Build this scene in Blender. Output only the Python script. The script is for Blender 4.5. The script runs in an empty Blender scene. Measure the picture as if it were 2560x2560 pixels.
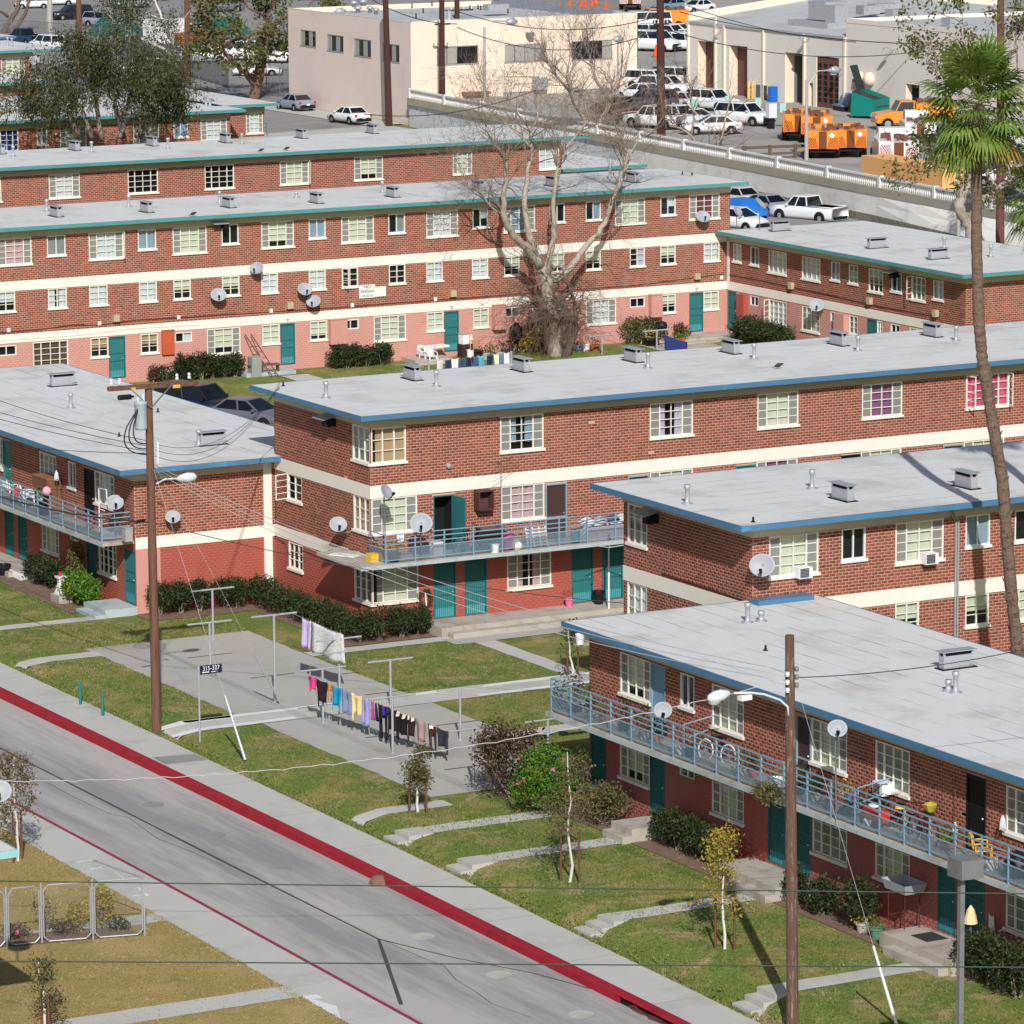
import bpy, math, random
import numpy as np
from mathutils import Matrix, Vector
RN = random.Random(7)
sc = bpy.context.scene
COL = sc.collection
# ---------------------------------------------------------------- camera (solved from the vanishing points of the photograph)
FPX, PIT, YAW, ROL, CAMZ = 11216.72, 0.172643707, 0.50438737, -0.00572177, 32.85
_fw = np.array([math.sin(YAW)*math.cos(PIT), math.cos(YAW)*math.cos(PIT), -math.sin(PIT)])
_r = np.array([math.cos(YAW), -math.sin(YAW), 0.]); _u = np.cross(_r, _fw)
_r, _u = _r*math.cos(ROL)+_u*math.sin(ROL), _u*math.cos(ROL)-_r*math.sin(ROL)
_C = np.array([0, 0, CAMZ])
cam = bpy.data.cameras.new('camera'); camo = bpy.data.objects.new('camera', cam); COL.objects.link(camo)
cam.sensor_width = 36; cam.lens = 36*FPX/2560; cam.clip_start = 1; cam.clip_end = 4000
camo.matrix_world = Matrix(((_r[0], _u[0], -_fw[0], 0), (_r[1], _u[1], -_fw[1], 0), (_r[2], _u[2], -_fw[2], CAMZ), (0, 0, 0, 1)))
sc.camera = camo
# ---------------------------------------------------------------- sky, sun, exposure
SUN = np.array([.42, .908, -.69]); SUN = SUN/np.linalg.norm(SUN)
EL = math.asin(-SUN[2]); AZ = math.atan2(-SUN[0], -SUN[1])
w = bpy.data.worlds.new('World'); sc.world = w; w.use_nodes = True
nt = w.node_tree; bg = nt.nodes['Background']
sky = nt.nodes.new('ShaderNodeTexSky'); sky.sky_type = 'NISHITA'; sky.sun_disc = False
sky.sun_elevation = EL; sky.sun_rotation = AZ; sky.dust_density = 2.0; sky.air_density = 1.0
nt.links.new(sky.outputs[0], bg.inputs[0]); bg.inputs[1].default_value = 0.08
sl = bpy.data.lights.new('sun', 'SUN'); sl.energy = 4.6; sl.angle = math.radians(.53); sl.color = (1, .975, .94)
so = bpy.data.objects.new('sun', sl); COL.objects.link(so); so.location = (0, 0, 200)
so.rotation_euler = Vector(SUN).to_track_quat('-Z', 'Y').to_euler()
sc.view_settings.view_transform = 'Standard'; sc.view_settings.look = 'None'
sc.view_settings.exposure = -0.07; sc.view_settings.gamma = 1; sc.view_settings.use_curve_mapping = False
sc.cycles.transparent_max_bounces = 16; sc.cycles.max_bounces = 6

# ---------------------------------------------------------------- photo pixel -> world point on a known plane
def ray(px, py): return _fw+(px-1280)/FPX*_r-(py-1280)/FPX*_u
def PZ(px, py, z): d = ray(px, py); return _C+d*((z-CAMZ)/d[2])
def PX(px, py, x): d = ray(px, py); return _C+d*(x/d[0])
def PY(px, py, y): d = ray(px, py); return _C+d*(y/d[1])
def _lin(px): return _r-(px-1280)/FPX*_fw
def sx(px, Y, z): a = _lin(px); return -(a[1]*Y+a[2]*(z-CAMZ))/a[0]      # x on the plane y=Y at height z seen at column px
def sy(px, X, z): a = _lin(px); return -(a[0]*X+a[2]*(z-CAMZ))/a[1]

# ---------------------------------------------------------------- materials
def S(r, g, b, k=.85):
    return tuple((c/255/12.92 if c <= 10 else ((c/255+.055)/1.055)**2.4)*k for c in (r, g, b))+(1,)
MATS = {}
def mat(name, c, rough=.8, var=.12, vs=3., c2=None, cv=.45, c2s=None, bump=0., bs=40., metal=0., spec=.3, tint=False, stretch=None, alpha=1.):
    if name in MATS: return MATS[name]
    m = bpy.data.materials.new(name); m.use_nodes = True; MATS[name] = m
    t = m.node_tree; N = t.nodes; Lk = t.links; b = N['Principled BSDF']
    b.inputs['Roughness'].default_value = rough; b.inputs['Metallic'].default_value = metal; b.inputs['Specular IOR Level'].default_value = spec
    if len(c) == 3: c = S(*c)
    tc = N.new('ShaderNodeTexCoord'); vec = tc.outputs['Object']
    if stretch:
        mp = N.new('ShaderNodeMapping'); mp.inputs['Scale'].default_value = stretch; Lk.new(vec, mp.inputs[0]); vec = mp.outputs[0]
    n = N.new('ShaderNodeTexNoise'); n.inputs['Scale'].default_value = vs; n.inputs['Detail'].default_value = 6; n.inputs['Roughness'].default_value = .65; Lk.new(vec, n.inputs['Vector'])
    mx = N.new('ShaderNodeMix'); mx.data_type = 'RGBA'
    mx.inputs[6].default_value = tuple(x*(1-var*1.6) for x in c[:3])+(1,); mx.inputs[7].default_value = tuple(min(1, x*(1+var*1.6)) for x in c[:3])+(1,)
    Lk.new(n.outputs[0], mx.inputs[0]); out = mx.outputs[2]
    if c2:
        if len(c2) == 3: c2 = S(*c2)
        n2 = N.new('ShaderNodeTexNoise'); n2.inputs['Scale'].default_value = c2s or vs*.35; n2.inputs['Detail'].default_value = 7; n2.inputs['Roughness'].default_value = .7; Lk.new(vec, n2.inputs['Vector'])
        rp = N.new('ShaderNodeMapRange'); rp.inputs['From Min'].default_value = cv; rp.inputs['From Max'].default_value = cv+.14; Lk.new(n2.outputs[0], rp.inputs[0])
        m2 = N.new('ShaderNodeMix'); m2.data_type = 'RGBA'; m2.inputs[7].default_value = c2; Lk.new(rp.outputs[0], m2.inputs[0]); Lk.new(out, m2.inputs[6]); out = m2.outputs[2]
    if tint:
        at = N.new('ShaderNodeAttribute'); at.attribute_name = 'tint'
        m3 = N.new('ShaderNodeMix'); m3.data_type = 'RGBA'; m3.blend_type = 'MULTIPLY'; m3.inputs[0].default_value = 1
        Lk.new(out, m3.inputs[6]); Lk.new(at.outputs['Color'], m3.inputs[7]); out = m3.outputs[2]
    Lk.new(out, b.inputs['Base Color'])
    if bump:
        n3 = N.new('ShaderNodeTexNoise'); n3.inputs['Scale'].default_value = bs; n3.inputs['Detail'].default_value = 4; Lk.new(vec, n3.inputs['Vector'])
        bp = N.new('ShaderNodeBump'); bp.inputs['Strength'].default_value = bump; bp.inputs['Distance'].default_value = .05; Lk.new(n3.outputs[0], bp.inputs['Height']); Lk.new(bp.outputs[0], b.inputs['Normal'])
    if alpha < 1: b.inputs['Alpha'].default_value = alpha
    return m
def glass(name, tintc, refl=.05, rough=.03):
    m = bpy.data.materials.new(name); m.use_nodes = True; t = m.node_tree; N = t.nodes; Lk = t.links; N.remove(N['Principled BSDF'])
    tr = N.new('ShaderNodeBsdfTransparent'); tr.inputs[0].default_value = tintc
    g = N.new('ShaderNodeBsdfGlossy'); g.inputs['Roughness'].default_value = rough; g.inputs['Color'].default_value = (.9, .93, .95, 1)
    fr = N.new('ShaderNodeLayerWeight'); fr.inputs[0].default_value = .5
    pw = N.new('ShaderNodeMath'); pw.operation = 'POWER'; pw.inputs[1].default_value = 4; Lk.new(fr.outputs['Facing'], pw.inputs[0])
    ad = N.new('ShaderNodeMath'); ad.operation = 'MULTIPLY_ADD'; ad.inputs[1].default_value = .8; ad.inputs[2].default_value = refl; Lk.new(pw.outputs[0], ad.inputs[0])
    mx = N.new('ShaderNodeMixShader'); Lk.new(ad.outputs[0], mx.inputs[0]); Lk.new(tr.outputs[0], mx.inputs[1]); Lk.new(g.outputs[0], mx.inputs[2])
    Lk.new(mx.outputs[0], N['Material Output'].inputs[0]); MATS[name] = m; return m
def mesh_mat(name, c, a):
    m = bpy.data.materials.new(name); m.use_nodes = True; t = m.node_tree; N = t.nodes; Lk = t.links
    b = N['Principled BSDF']; b.inputs['Base Color'].default_value = c if len(c) == 4 else S(*c); b.inputs['Roughness'].default_value = .6; b.inputs['Alpha'].default_value = a
    MATS[name] = m; return m
M_glass = glass('window_glass', (.86, .9, .9, 1)); M_carglass = glass('car_glass', (.12, .15, .17, 1), .10)
M_screen = mesh_mat('insect_screen_mesh', (158, 160, 154), .6); M_rpanel = mesh_mat('railing_mesh', (122, 150, 165), .34)
M_chain = mesh_mat('chain_link_mesh', (150, 155, 155), .07); M_privacy = mesh_mat('privacy_mesh', (96, 104, 110), .62)
M_mortar = mat('mortar', (204, 172, 156), .95, .1, 2, bump=.2)
M_brick = mat('brick_clay', (148, 84, 64), .9, .14, 1.2, c2=(128, 72, 58), cv=.52, c2s=.35, tint=True, bump=.25, bs=60)
M_coral = mat('coral_painted_brick', (208, 152, 140), .75, .07, 1.5, c2=(194, 130, 116), cv=.58, c2s=.8, bump=.12)
M_redp = mat('red_painted_brick', (174, 92, 78), .75, .06, 1.2, c2=(162, 80, 70), cv=.55, c2s=.5, bump=.12)
M_rose = mat('rose_painted_brick', (164, 98, 92), .75, .07, 1.2, c2=(176, 88, 74), cv=.5, c2s=.16, bump=.12)
M_cream = mat('cream_paint', (242, 238, 226), .6, .05, 2.5, c2=(226, 218, 200), cv=.62, c2s=1.1)
M_frieze = mat('frieze_paint', (200, 190, 164), .7, .06, 2)
M_teal = mat('teal_fascia_paint', (84, 150, 152), .55, .08, 2, c2=(100, 164, 168), cv=.55)
M_blue = mat('blue_fascia_paint', (78, 124, 160), .55, .08, 2, c2=(88, 142, 184), cv=.55)
def roof_mat(name, along_x):
    # mineral cap sheet: pale grey rolls with thin tarred laps about a metre apart
    m = mat(name, (222, 223, 222), .95, .05, 1.1, c2=(204, 202, 197), cv=.5, c2s=.35, bump=.15, bs=80)
    t = m.node_tree; N = t.nodes; Lk = t.links; b = N['Principled BSDF']; src = b.inputs['Base Color'].links[0].from_socket
    tc = N.new('ShaderNodeTexCoord'); sp = N.new('ShaderNodeSeparateXYZ'); Lk.new(tc.outputs['Object'], sp.inputs[0])
    nz = N.new('ShaderNodeTexNoise'); nz.inputs['Scale'].default_value = .35; Lk.new(tc.outputs['Object'], nz.inputs['Vector'])
    a = N.new('ShaderNodeMath'); a.operation = 'MULTIPLY_ADD'; Lk.new(nz.outputs[0], a.inputs[0]); a.inputs[1].default_value = .22; Lk.new(sp.outputs[1 if along_x else 0], a.inputs[2])
    fr = N.new('ShaderNodeMath'); fr.operation = 'PINGPONG'; Lk.new(a.outputs[0], fr.inputs[0]); fr.inputs[1].default_value = .47
    lt = N.new('ShaderNodeMath'); lt.operation = 'LESS_THAN'; Lk.new(fr.outputs[0], lt.inputs[0]); lt.inputs[1].default_value = .017
    n2 = N.new('ShaderNodeTexNoise'); n2.inputs['Scale'].default_value = .5; n2.inputs['Detail'].default_value = 5; Lk.new(tc.outputs['Object'], n2.inputs['Vector'])
    rp = N.new('ShaderNodeMapRange'); rp.inputs['From Min'].default_value = .42; rp.inputs['From Max'].default_value = .66; rp.inputs['To Max'].default_value = .95; Lk.new(n2.outputs[0], rp.inputs[0])
    ml = N.new('ShaderNodeMath'); ml.operation = 'MULTIPLY'; Lk.new(lt.outputs[0], ml.inputs[0]); Lk.new(rp.outputs[0], ml.inputs[1])
    mx = N.new('ShaderNodeMix'); mx.data_type = 'RGBA'; Lk.new(ml.outputs[0], mx.inputs[0]); Lk.new(src, mx.inputs[6]); mx.inputs[7].default_value = (.1, .1, .1, 1)
    Lk.new(mx.outputs[2], b.inputs['Base Color']); return m
M_roofx = roof_mat('roof_cap_sheet', True); M_roofy = roof_mat('roof_cap_sheet_cross', False)
M_galv = mat('galvanised_metal', (188, 192, 198), .42, .12, 6, metal=.35, c2=(150, 154, 160), cv=.55, c2s=3)
M_steel = mat('bare_steel', (150, 153, 156), .4, .1, 6, metal=.6)
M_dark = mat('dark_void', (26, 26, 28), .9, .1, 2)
M_black = mat('black_plastic', (26, 26, 28), .5, .2, 5)
M_rubber = mat('rubber', (30, 30, 32), .85, .1, 5)
M_white = mat('white_paint', (236, 236, 234), .5, .04, 3)
M_plw = mat('white_plastic', (240, 240, 240), .4, .04, 3)
M_concrete = mat('concrete', (192, 190, 182), .9, .09, .9, c2=(168, 166, 158), cv=.5, c2s=.5, bump=.15)
M_porch = mat('porch_concrete', (184, 178, 166), .9, .12, 1.5, c2=(158, 148, 134), cv=.5, c2s=1., bump=.2)
M_conc2 = mat('bluish_concrete', (180, 192, 194), .85, .1, 1.5, c2=(158, 168, 168), cv=.5, c2s=1.)
M_doorteal = mat('door_teal', (58, 130, 132), .5, .08, 3)
M_doorteal2 = mat('door_teal_bars', (46, 112, 116), .5, .08, 3)
M_doorkick = mat('door_kick_paint', (86, 164, 172), .5, .06, 3)
M_doorblk = mat('door_black', (30, 32, 38), .5, .1, 3)
M_doorblue = mat('door_pale_blue', (124, 160, 186), .5, .06, 3)
M_doorbrn = mat('door_brown', (74, 52, 52), .7, .08, 3)
M_rail = mat('railing_paint', (134, 164, 184), .45, .08, 4, c2=(150, 128, 128), cv=.62, c2s=.8)
M_curt = {'b': mat('blind_cream', (222, 224, 200), .9, .04, 2), 'l': mat('lace_white', (226, 228, 230), .95, .1, 14), 'p': mat('curtain_pink', (214, 178, 182), .95, .08, 6),
          'v': mat('curtain_purple', (150, 92, 132), .95, .14, 6), 'u': mat('curtain_blue', (150, 172, 190), .95, .1, 6), 'r': mat('curtain_maroon', (120, 52, 62), .95, .1, 6),
          'k': mat('cardboard', (196, 164, 128), .95, .06, 2), 'm': mat('curtain_magenta', (212, 84, 122), .95, .14, 6), 'g': mat('curtain_grey', (150, 154, 152), .95, .08, 5),
          'w': mat('curtain_lilac', (206, 196, 214), .95, .08, 6), 'n': mat('curtain_navy', (40, 60, 130), .95, .1, 6), 'o': mat('blanket_brown', (106, 82, 68), .95, .2, 8)}

# ---------------------------------------------------------------- mesh building
class MB:
    def __init__(s): s.v = []; s.f = []; s.m = []
    def add(s, V, Fs, m=0):
        o = len(s.v); s.v.extend(map(tuple, V)); s.f.extend(tuple(i+o for i in f) for f in Fs); s.m.extend([m]*len(Fs)); return s
    def bx(s, x0, x1, y0, y1, z0, z1, m=0):
        V = [(x0, y0, z0), (x1, y0, z0), (x1, y1, z0), (x0, y1, z0), (x0, y0, z1), (x1, y0, z1), (x1, y1, z1), (x0, y1, z1)]
        return s.add(V, [(0, 3, 2, 1), (4, 5, 6, 7), (0, 1, 5, 4), (1, 2, 6, 5), (2, 3, 7, 6), (3, 0, 4, 7)], m)
    def ob(s, c, sz, rz=0, m=0, rx=0, ry=0):
        Mx = Matrix.Translation(c) @ Matrix.Rotation(rz, 4, 'Z') @ Matrix.Rotation(ry, 4, 'Y') @ Matrix.Rotation(rx, 4, 'X')
        V = [Mx @ Vector((sz[0]*a/2, sz[1]*b/2, sz[2]*d/2)) for d in (-1, 1) for a, b in ((-1, -1), (1, -1), (1, 1), (-1, 1))]
        return s.add(V, [(0, 3, 2, 1), (4, 5, 6, 7), (0, 1, 5, 4), (1, 2, 6, 5), (2, 3, 7, 6), (3, 0, 4, 7)], m)
    def tube(s, pts, rad, n=6, m=0, cap=True):
        pts = [Vector(p) for p in pts]; k = len(pts)
        if not hasattr(rad, '__len__'): rad = [rad]*k
        V = []; a = None
        for i, p in enumerate(pts):
            d = (pts[min(i+1, k-1)]-pts[max(i-1, 0)])
            if d.length < 1e-9: d = Vector((0, 0, 1))
            d.normalize()
            if a is None: a = d.orthogonal().normalized()
            else:
                a = a-d*a.dot(d)
                a = d.orthogonal().normalized() if a.length < 1e-6 else a.normalized()
            b = d.cross(a)
            for j in range(n):
                t = 2*math.pi*j/n; V.append(p+(a*math.cos(t)+b*math.sin(t))*rad[i])
        Fs = [(i*n+j, i*n+(j+1) % n, (i+1)*n+(j+1) % n, (i+1)*n+j) for i in range(k-1) for j in range(n)]
        if cap: Fs += [tuple(range(n-1, -1, -1)), tuple((k-1)*n+j for j in range(n))]
        return s.add(V, Fs, m)
    def lathe(s, prof, n=12, c=(0, 0, 0), m=0, cap=True):
        V = [(c[0]+r*math.cos(2*math.pi*j/n), c[1]+r*math.sin(2*math.pi*j/n), c[2]+z) for r, z in prof for j in range(n)]; k = len(prof)
        Fs = [(i*n+j, i*n+(j+1) % n, (i+1)*n+(j+1) % n, (i+1)*n+j) for i in range(k-1) for j in range(n)]
        if cap: Fs += [tuple(range(n-1, -1, -1)), tuple((k-1)*n+j for j in range(n))]
        return s.add(V, Fs, m)
    def prism(s, poly, z0, z1, m=0):
        n = len(poly); V = [(x, y, z0) for x, y in poly]+[(x, y, z1) for x, y in poly]
        return s.add(V, [tuple(range(n-1, -1, -1)), tuple(range(n, 2*n))]+[(i, (i+1) % n, n+(i+1) % n, n+i) for i in range(n)], m)
    def data(s, name, mats, smooth=False):
        me = bpy.data.meshes.new(name); me.from_pydata(s.v, [], s.f)
        for q in (mats if isinstance(mats, (list, tuple)) else [mats]): me.materials.append(q)
        if any(s.m): me.polygons.foreach_set('material_index', s.m)
        if smooth: me.polygons.foreach_set('use_smooth', [True]*len(s.f))
        me.update(); return me
    def build(s, name, mats, parent=None, loc=None, rot=None, smooth=False):
        return obj(name, s.data(name, mats, smooth), parent, loc, rot)
def obj(name, me, parent=None, loc=None, rot=None, scale=None):
    o = bpy.data.objects.new(name, me); COL.objects.link(o)
    if parent: o.parent = parent
    if loc is not None: o.location = loc
    if rot is not None: o.rotation_euler = rot if hasattr(rot, '__len__') else (0, 0, rot)
    if scale is not None: o.scale = scale
    return o
def tag(o, label, cat, group=None, kind=None):
    if label: o['label'] = label
    if cat: o['category'] = cat
    if group: o['group'] = group
    if kind: o['kind'] = kind
    return o
def thing(name, label, cat, loc=(0, 0, 0), rz=0, group=None):
    o = bpy.data.objects.new(name, None); COL.objects.link(o); o.location = loc; o.rotation_euler = (0, 0, rz); o.empty_display_size = .2
    return tag(o, label, cat, group)
def structure(o): o['kind'] = 'structure'; return o
def copy_tree(o, parent=None):
    c = o.copy(); COL.objects.link(c)
    if parent: c.parent = parent
    for ch in list(KIDS.get(o.name, ()) or o.children): copy_tree(ch, c)
    return c
KIDS = {}
def dup(o, loc, rz=None, label=None, group=None):
    c = copy_tree(o); c.location = loc
    if rz is not None: c.rotation_euler = (0, 0, rz)
    if label: c['label'] = label
    if group: c['group'] = group
    return c
def from_np(name, V, Fq, mats, smooth=False, tint=None, parent=None, loc=None, rot=None, midx=None):
    V = np.asarray(V, np.float32).reshape(-1, 3); Fq = np.asarray(Fq, np.int32); k = Fq.shape[1]; n = len(Fq)
    me = bpy.data.meshes.new(name); me.vertices.add(len(V)); me.vertices.foreach_set('co', V.ravel())
    me.loops.add(n*k); me.loops.foreach_set('vertex_index', Fq.ravel()); me.polygons.add(n)
    me.polygons.foreach_set('loop_start', np.arange(0, n*k, k, dtype=np.int32)); me.polygons.foreach_set('loop_total', np.full(n, k, np.int32))
    if smooth: me.polygons.foreach_set('use_smooth', np.ones(n, bool))
    for q in (mats if isinstance(mats, (list, tuple)) else [mats]): me.materials.append(q)
    if midx is not None: me.polygons.foreach_set('material_index', np.asarray(midx, np.int32))
    me.update(calc_edges=True)
    if tint is not None:
        a = me.color_attributes.new('tint', 'FLOAT_COLOR', 'POINT'); a.data.foreach_set('color', np.asarray(tint, np.float32).ravel())
    me.validate()
    return me if parent == 'data' else obj(name, me, parent, loc, rot)
# ---------------------------------------------------------------- brick buildings
COURSE, PITCH, JT = .1057, .25, .018
def tint_rand(n, rng):
    g = rng.normal(1, .13, n).clip(.65, 1.4); warm = rng.random(n)
    t = np.stack([g, g*(1-.10*warm+.03), g*(1-.16*warm+.05), np.ones(n)], 1)
    hot = rng.random(n) < .1; t[hot, 0] *= 1.18; t[hot, 1] *= 1.05
    return t
_bv = []
def brick_variants():
    if not _bv:
        rng = np.random.default_rng(3); tt = tint_rand(8, rng)
        h = COURSE-JT; L = PITCH-JT
        V = np.array([(0, 0, 0), (L, 0, 0), (L, 0, h), (0, 0, h), (0, -.005, 0), (L, -.005, 0), (L, -.005, h), (0, -.005, h)]); e = .003
        V[4:] += np.array([(e, 0, e), (-e, 0, e), (-e, 0, -e), (e, 0, -e)])
        Fq = [(4, 5, 6, 7), (0, 1, 5, 4), (1, 2, 6, 5), (2, 3, 7, 6), (3, 0, 4, 7)]
        for t in tt: _bv.append(from_np('brick', V, Fq, M_brick, tint=np.tile(t, (8, 1)), parent='data'))
    return _bv
class Building:
    def __init__(s, name, label, cat, x0, x1, y0, y1, zo, group=None):
        s.E = thing(name, label, cat, (x0, y0, zo), 0, group); s.L = np.array((x0, y0, zo)); s.x0, s.x1, s.y0, s.y1, s.zo = x0, x1, y0, y1, zo; s.fields = []
    def part(s, mb, name, mats, smooth=False): return mb.build(name, mats, s.E, tuple(-s.L), smooth=smooth)
    def done(s, nmax=300, seed=1):
        # the 300 bricks nearest the camera are parts of their own, the rest one piece of real geometry
        rng = np.random.default_rng(seed); allb = []
        for k, (fac, B) in enumerate(s.fields):
            full = np.abs(B[:, 1]-(PITCH-JT)) < 1e-4
            W = fac.world(B[:, 0]+.1, B[:, 2]); d = np.linalg.norm(W-_C, axis=1); d[~full] += 1e6; d += fac.pen
            allb.append(np.stack([np.full(len(B), k), np.arange(len(B)), d], 1))
        if not allb: return
        A = np.concatenate(allb); A = A[np.argsort(A[:, 2])]; pick = A[:nmax]
        for k, (fac, B) in enumerate(s.fields):
            sel = np.zeros(len(B), bool); sel[pick[pick[:, 0] == k][:, 1].astype(int)] = True
            bv = brick_variants()
            for q in np.nonzero(sel)[0]:
                wpt = fac.world(B[q:q+1, 0], B[q:q+1, 2])[0]-s.L
                obj('brick', bv[int(rng.integers(8))], s.E, tuple(wpt), fac.rot)
            R = B[~sel]
            if not len(R): continue
            n = len(R); h = COURSE-JT
            a, l, z = R[:, 0], R[:, 1], R[:, 2]; hh = R[:, 3]; y0 = np.zeros(n); y1 = np.full(n, -.005)+rng.normal(0, .0015, n); e = .003
            P = lambda x, y, zz: np.stack([x, y, zz], 1)
            V = np.stack([P(a, y0, z), P(a+l, y0, z), P(a+l, y0, z+hh), P(a, y0, z+hh), P(a+e, y1, z+e), P(a+l-e, y1, z+e), P(a+l-e, y1, z+hh-e), P(a+e, y1, z+hh-e)], 1).reshape(-1, 3)
            q = np.array([(4, 5, 6, 7), (0, 1, 5, 4), (1, 2, 6, 5), (2, 3, 7, 6), (3, 0, 4, 7)])
            Fq = (q[None]+8*np.arange(n)[:, None, None]).reshape(-1, 4)
            tt = np.repeat(tint_rand(n, rng), 8, 0)
            o = from_np('brick', V, Fq, fac.bm, tint=tt, parent=s.E, loc=tuple(np.array(fac.O)-s.L), rot=fac.rot); o['kind'] = 'stuff'
class Facade:
    """wall in local (s right, y into the building, z up); axis 'x': faces -y on plane y=p; axis 'y': faces -x on plane x=p"""
    def __init__(f, b, axis, p, a0, a1, pen=0):
        f.b, f.axis, f.p, f.pen = b, axis, p, pen; f.rot = 0 if axis == 'x' else -math.pi/2
        f.O = (0, p, b.zo) if axis == 'x' else (p, 0, b.zo); f.s0, f.s1 = (a0, a1) if axis == 'x' else (-a1, -a0); f.op = []; f.bm = M_brick
    def world(f, s, z):
        s = np.asarray(s, float); z = np.asarray(z, float)
        return np.stack([s, np.full_like(s, f.p), z+f.b.zo], 1) if f.axis == 'x' else np.stack([np.full_like(s, f.p), -s, z+f.b.zo], 1)
    def s(f, px, z): return sx(px, f.p, z+f.b.zo) if f.axis == 'x' else -sy(px, f.p, z+f.b.zo)
    def rel(f, s, y, z):   # local point -> building-local point
        w_ = (s, f.p+y, z+f.b.zo) if f.axis == 'x' else (f.p+y, -s, z+f.b.zo)
        return tuple(np.array(w_)-f.b.L)
    def walls(f, zones):
        """zones: (z0,z1,kind) kind brick/paint material"""
        S_ = sorted({f.s0, f.s1, *[q for o in f.op for q in o[:2] if f.s0 < q < f.s1]}); mb = MB(); mats = [M_mortar]; rng = np.random.default_rng(int(abs(f.p)*10))
        for z0, z1, kd in zones:
            Z = sorted({z0, z1, *[q for o in f.op for q in o[2:4] if z0 < q < z1]})
            mi = 0
            if kd != 'brick':
                if kd not in mats: mats.append(kd)
                mi = mats.index(kd)
            for i in range(len(Z)-1):
                run = None
                for j in range(len(S_)-1):
                    cs, cz = (S_[j]+S_[j+1])/2, (Z[i]+Z[i+1])/2
                    hole = any(o[0] < cs < o[1] and o[2] < cz < o[3] for o in f.op)
                    if not hole: mb.add([(S_[j], 0, Z[i]), (S_[j+1], 0, Z[i]), (S_[j+1], 0, Z[i+1]), (S_[j], 0, Z[i+1])], [(0, 1, 2, 3)], mi)
            if kd == 'brick' or kd in (M_coral, M_redp, M_rose):
                rows = []; k = 0; z = z0
                while z < z1-.03:
                    h = min(COURSE-JT, z1-z); zt = z+h; off = (k % 2)*PITCH/2
                    segs = [(f.s0, f.s1)]
                    for o in f.op:
                        if o[2] < zt-.02 and o[3] > z+.02:
                            ns = []
                            for a, c in segs:
                                if o[1] <= a or o[0] >= c: ns.append((a, c))
                                else:
                                    if o[0]-a > .03: ns.append((a, o[0]))
                                    if c-o[1] > .03: ns.append((o[1], c))
                            segs = ns
                    for a, c in segs:
                        q = math.floor((a-off)/PITCH)*PITCH+off
                        xs = np.arange(q, c, PITCH); l0 = np.maximum(xs, a+.004); l1 = np.minimum(xs+PITCH-JT, c-.004); ok = l1-l0 > .025
                        rows.append(np.stack([l0[ok], (l1-l0)[ok], np.full(ok.sum(), z+JT/2), np.full(ok.sum(), h)], 1))
                    z += COURSE; k += 1
                B = np.concatenate(rows)
                if kd == 'brick': f.b.fields.append((f, B))
                else:
                    n = len(B); a, l, zz, hh = B.T; e = .003; y1 = np.full(n, -.0025); y0 = np.zeros(n); P = lambda x, y, q: np.stack([x, y, q], 1)
                    V = np.stack([P(a, y0, zz), P(a+l, y0, zz), P(a+l, y0, zz+hh), P(a, y0, zz+hh), P(a+e, y1, zz+e), P(a+l-e, y1, zz+e), P(a+l-e, y1, zz+hh-e), P(a+e, y1, zz+hh-e)], 1).reshape(-1, 3)
                    qd = np.array([(4, 5, 6, 7), (0, 1, 5, 4), (1, 2, 6, 5), (2, 3, 7, 6), (3, 0, 4, 7)])
                    o = from_np('painted_brick', V, (qd[None]+8*np.arange(n)[:, None, None]).reshape(-1, 4), kd, parent=f.b.E, loc=tuple(np.array(f.O)-f.b.L), rot=f.rot); o['kind'] = 'stuff'
        mb.build('wall', mats, f.b.E, tuple(np.array(f.O)-f.b.L), f.rot)
    def box(f, name, s0, s1, y0, y1, z0, z1, m, parent=None):
        mb = MB().bx(s0, s1, y0, y1, z0, z1); return mb.build(name, m, f.b.E, tuple(np.array(f.O)-f.b.L), f.rot)
    def hole(f, s0, s1, z0, z1): f.op.append((s0, s1, z0, z1))

_wm = {}; _unit = {}
def unit(m, name):
    k = m.name+name
    if k not in _unit: _unit[k] = MB().bx(0, 1, 0, 1, 0, 1).data(name, m)
    return _unit[k]
def _pane():
    if 'pane' not in _unit: _unit['pane'] = MB().add([(0, 0, 0), (1, 0, 0), (1, 0, 1), (0, 0, 1)], [(0, 1, 2, 3)]).data('pane', M_glass)
    return _unit['pane']
def curtain_mesh(w, h, m, fold, name, open_=0):
    k = (round(w, 2), round(h, 2), m.name, fold, open_)
    if k not in _wm:
        n = 2 if not fold else max(8, int(w*14)); V = []; Fs = []
        for i in range(n+1):
            x = w*i/n; d = fold*math.sin(i*2.1)+fold*.6*math.sin(i*.9+1)
            V += [(x, d, 0), (x, d, h)]
        for i in range(n):
            c = (i+.5)/n
            if open_ and abs(c-.5) < open_/2: continue
            Fs.append((2*i, 2*i+2, 2*i+3, 2*i+1))
        me = bpy.data.meshes.new(name); me.from_pydata(V, [], Fs); me.materials.append(m); me.polygons.foreach_set('use_smooth', [True]*len(Fs)); _wm[k] = me
    return _wm[k]
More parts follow.
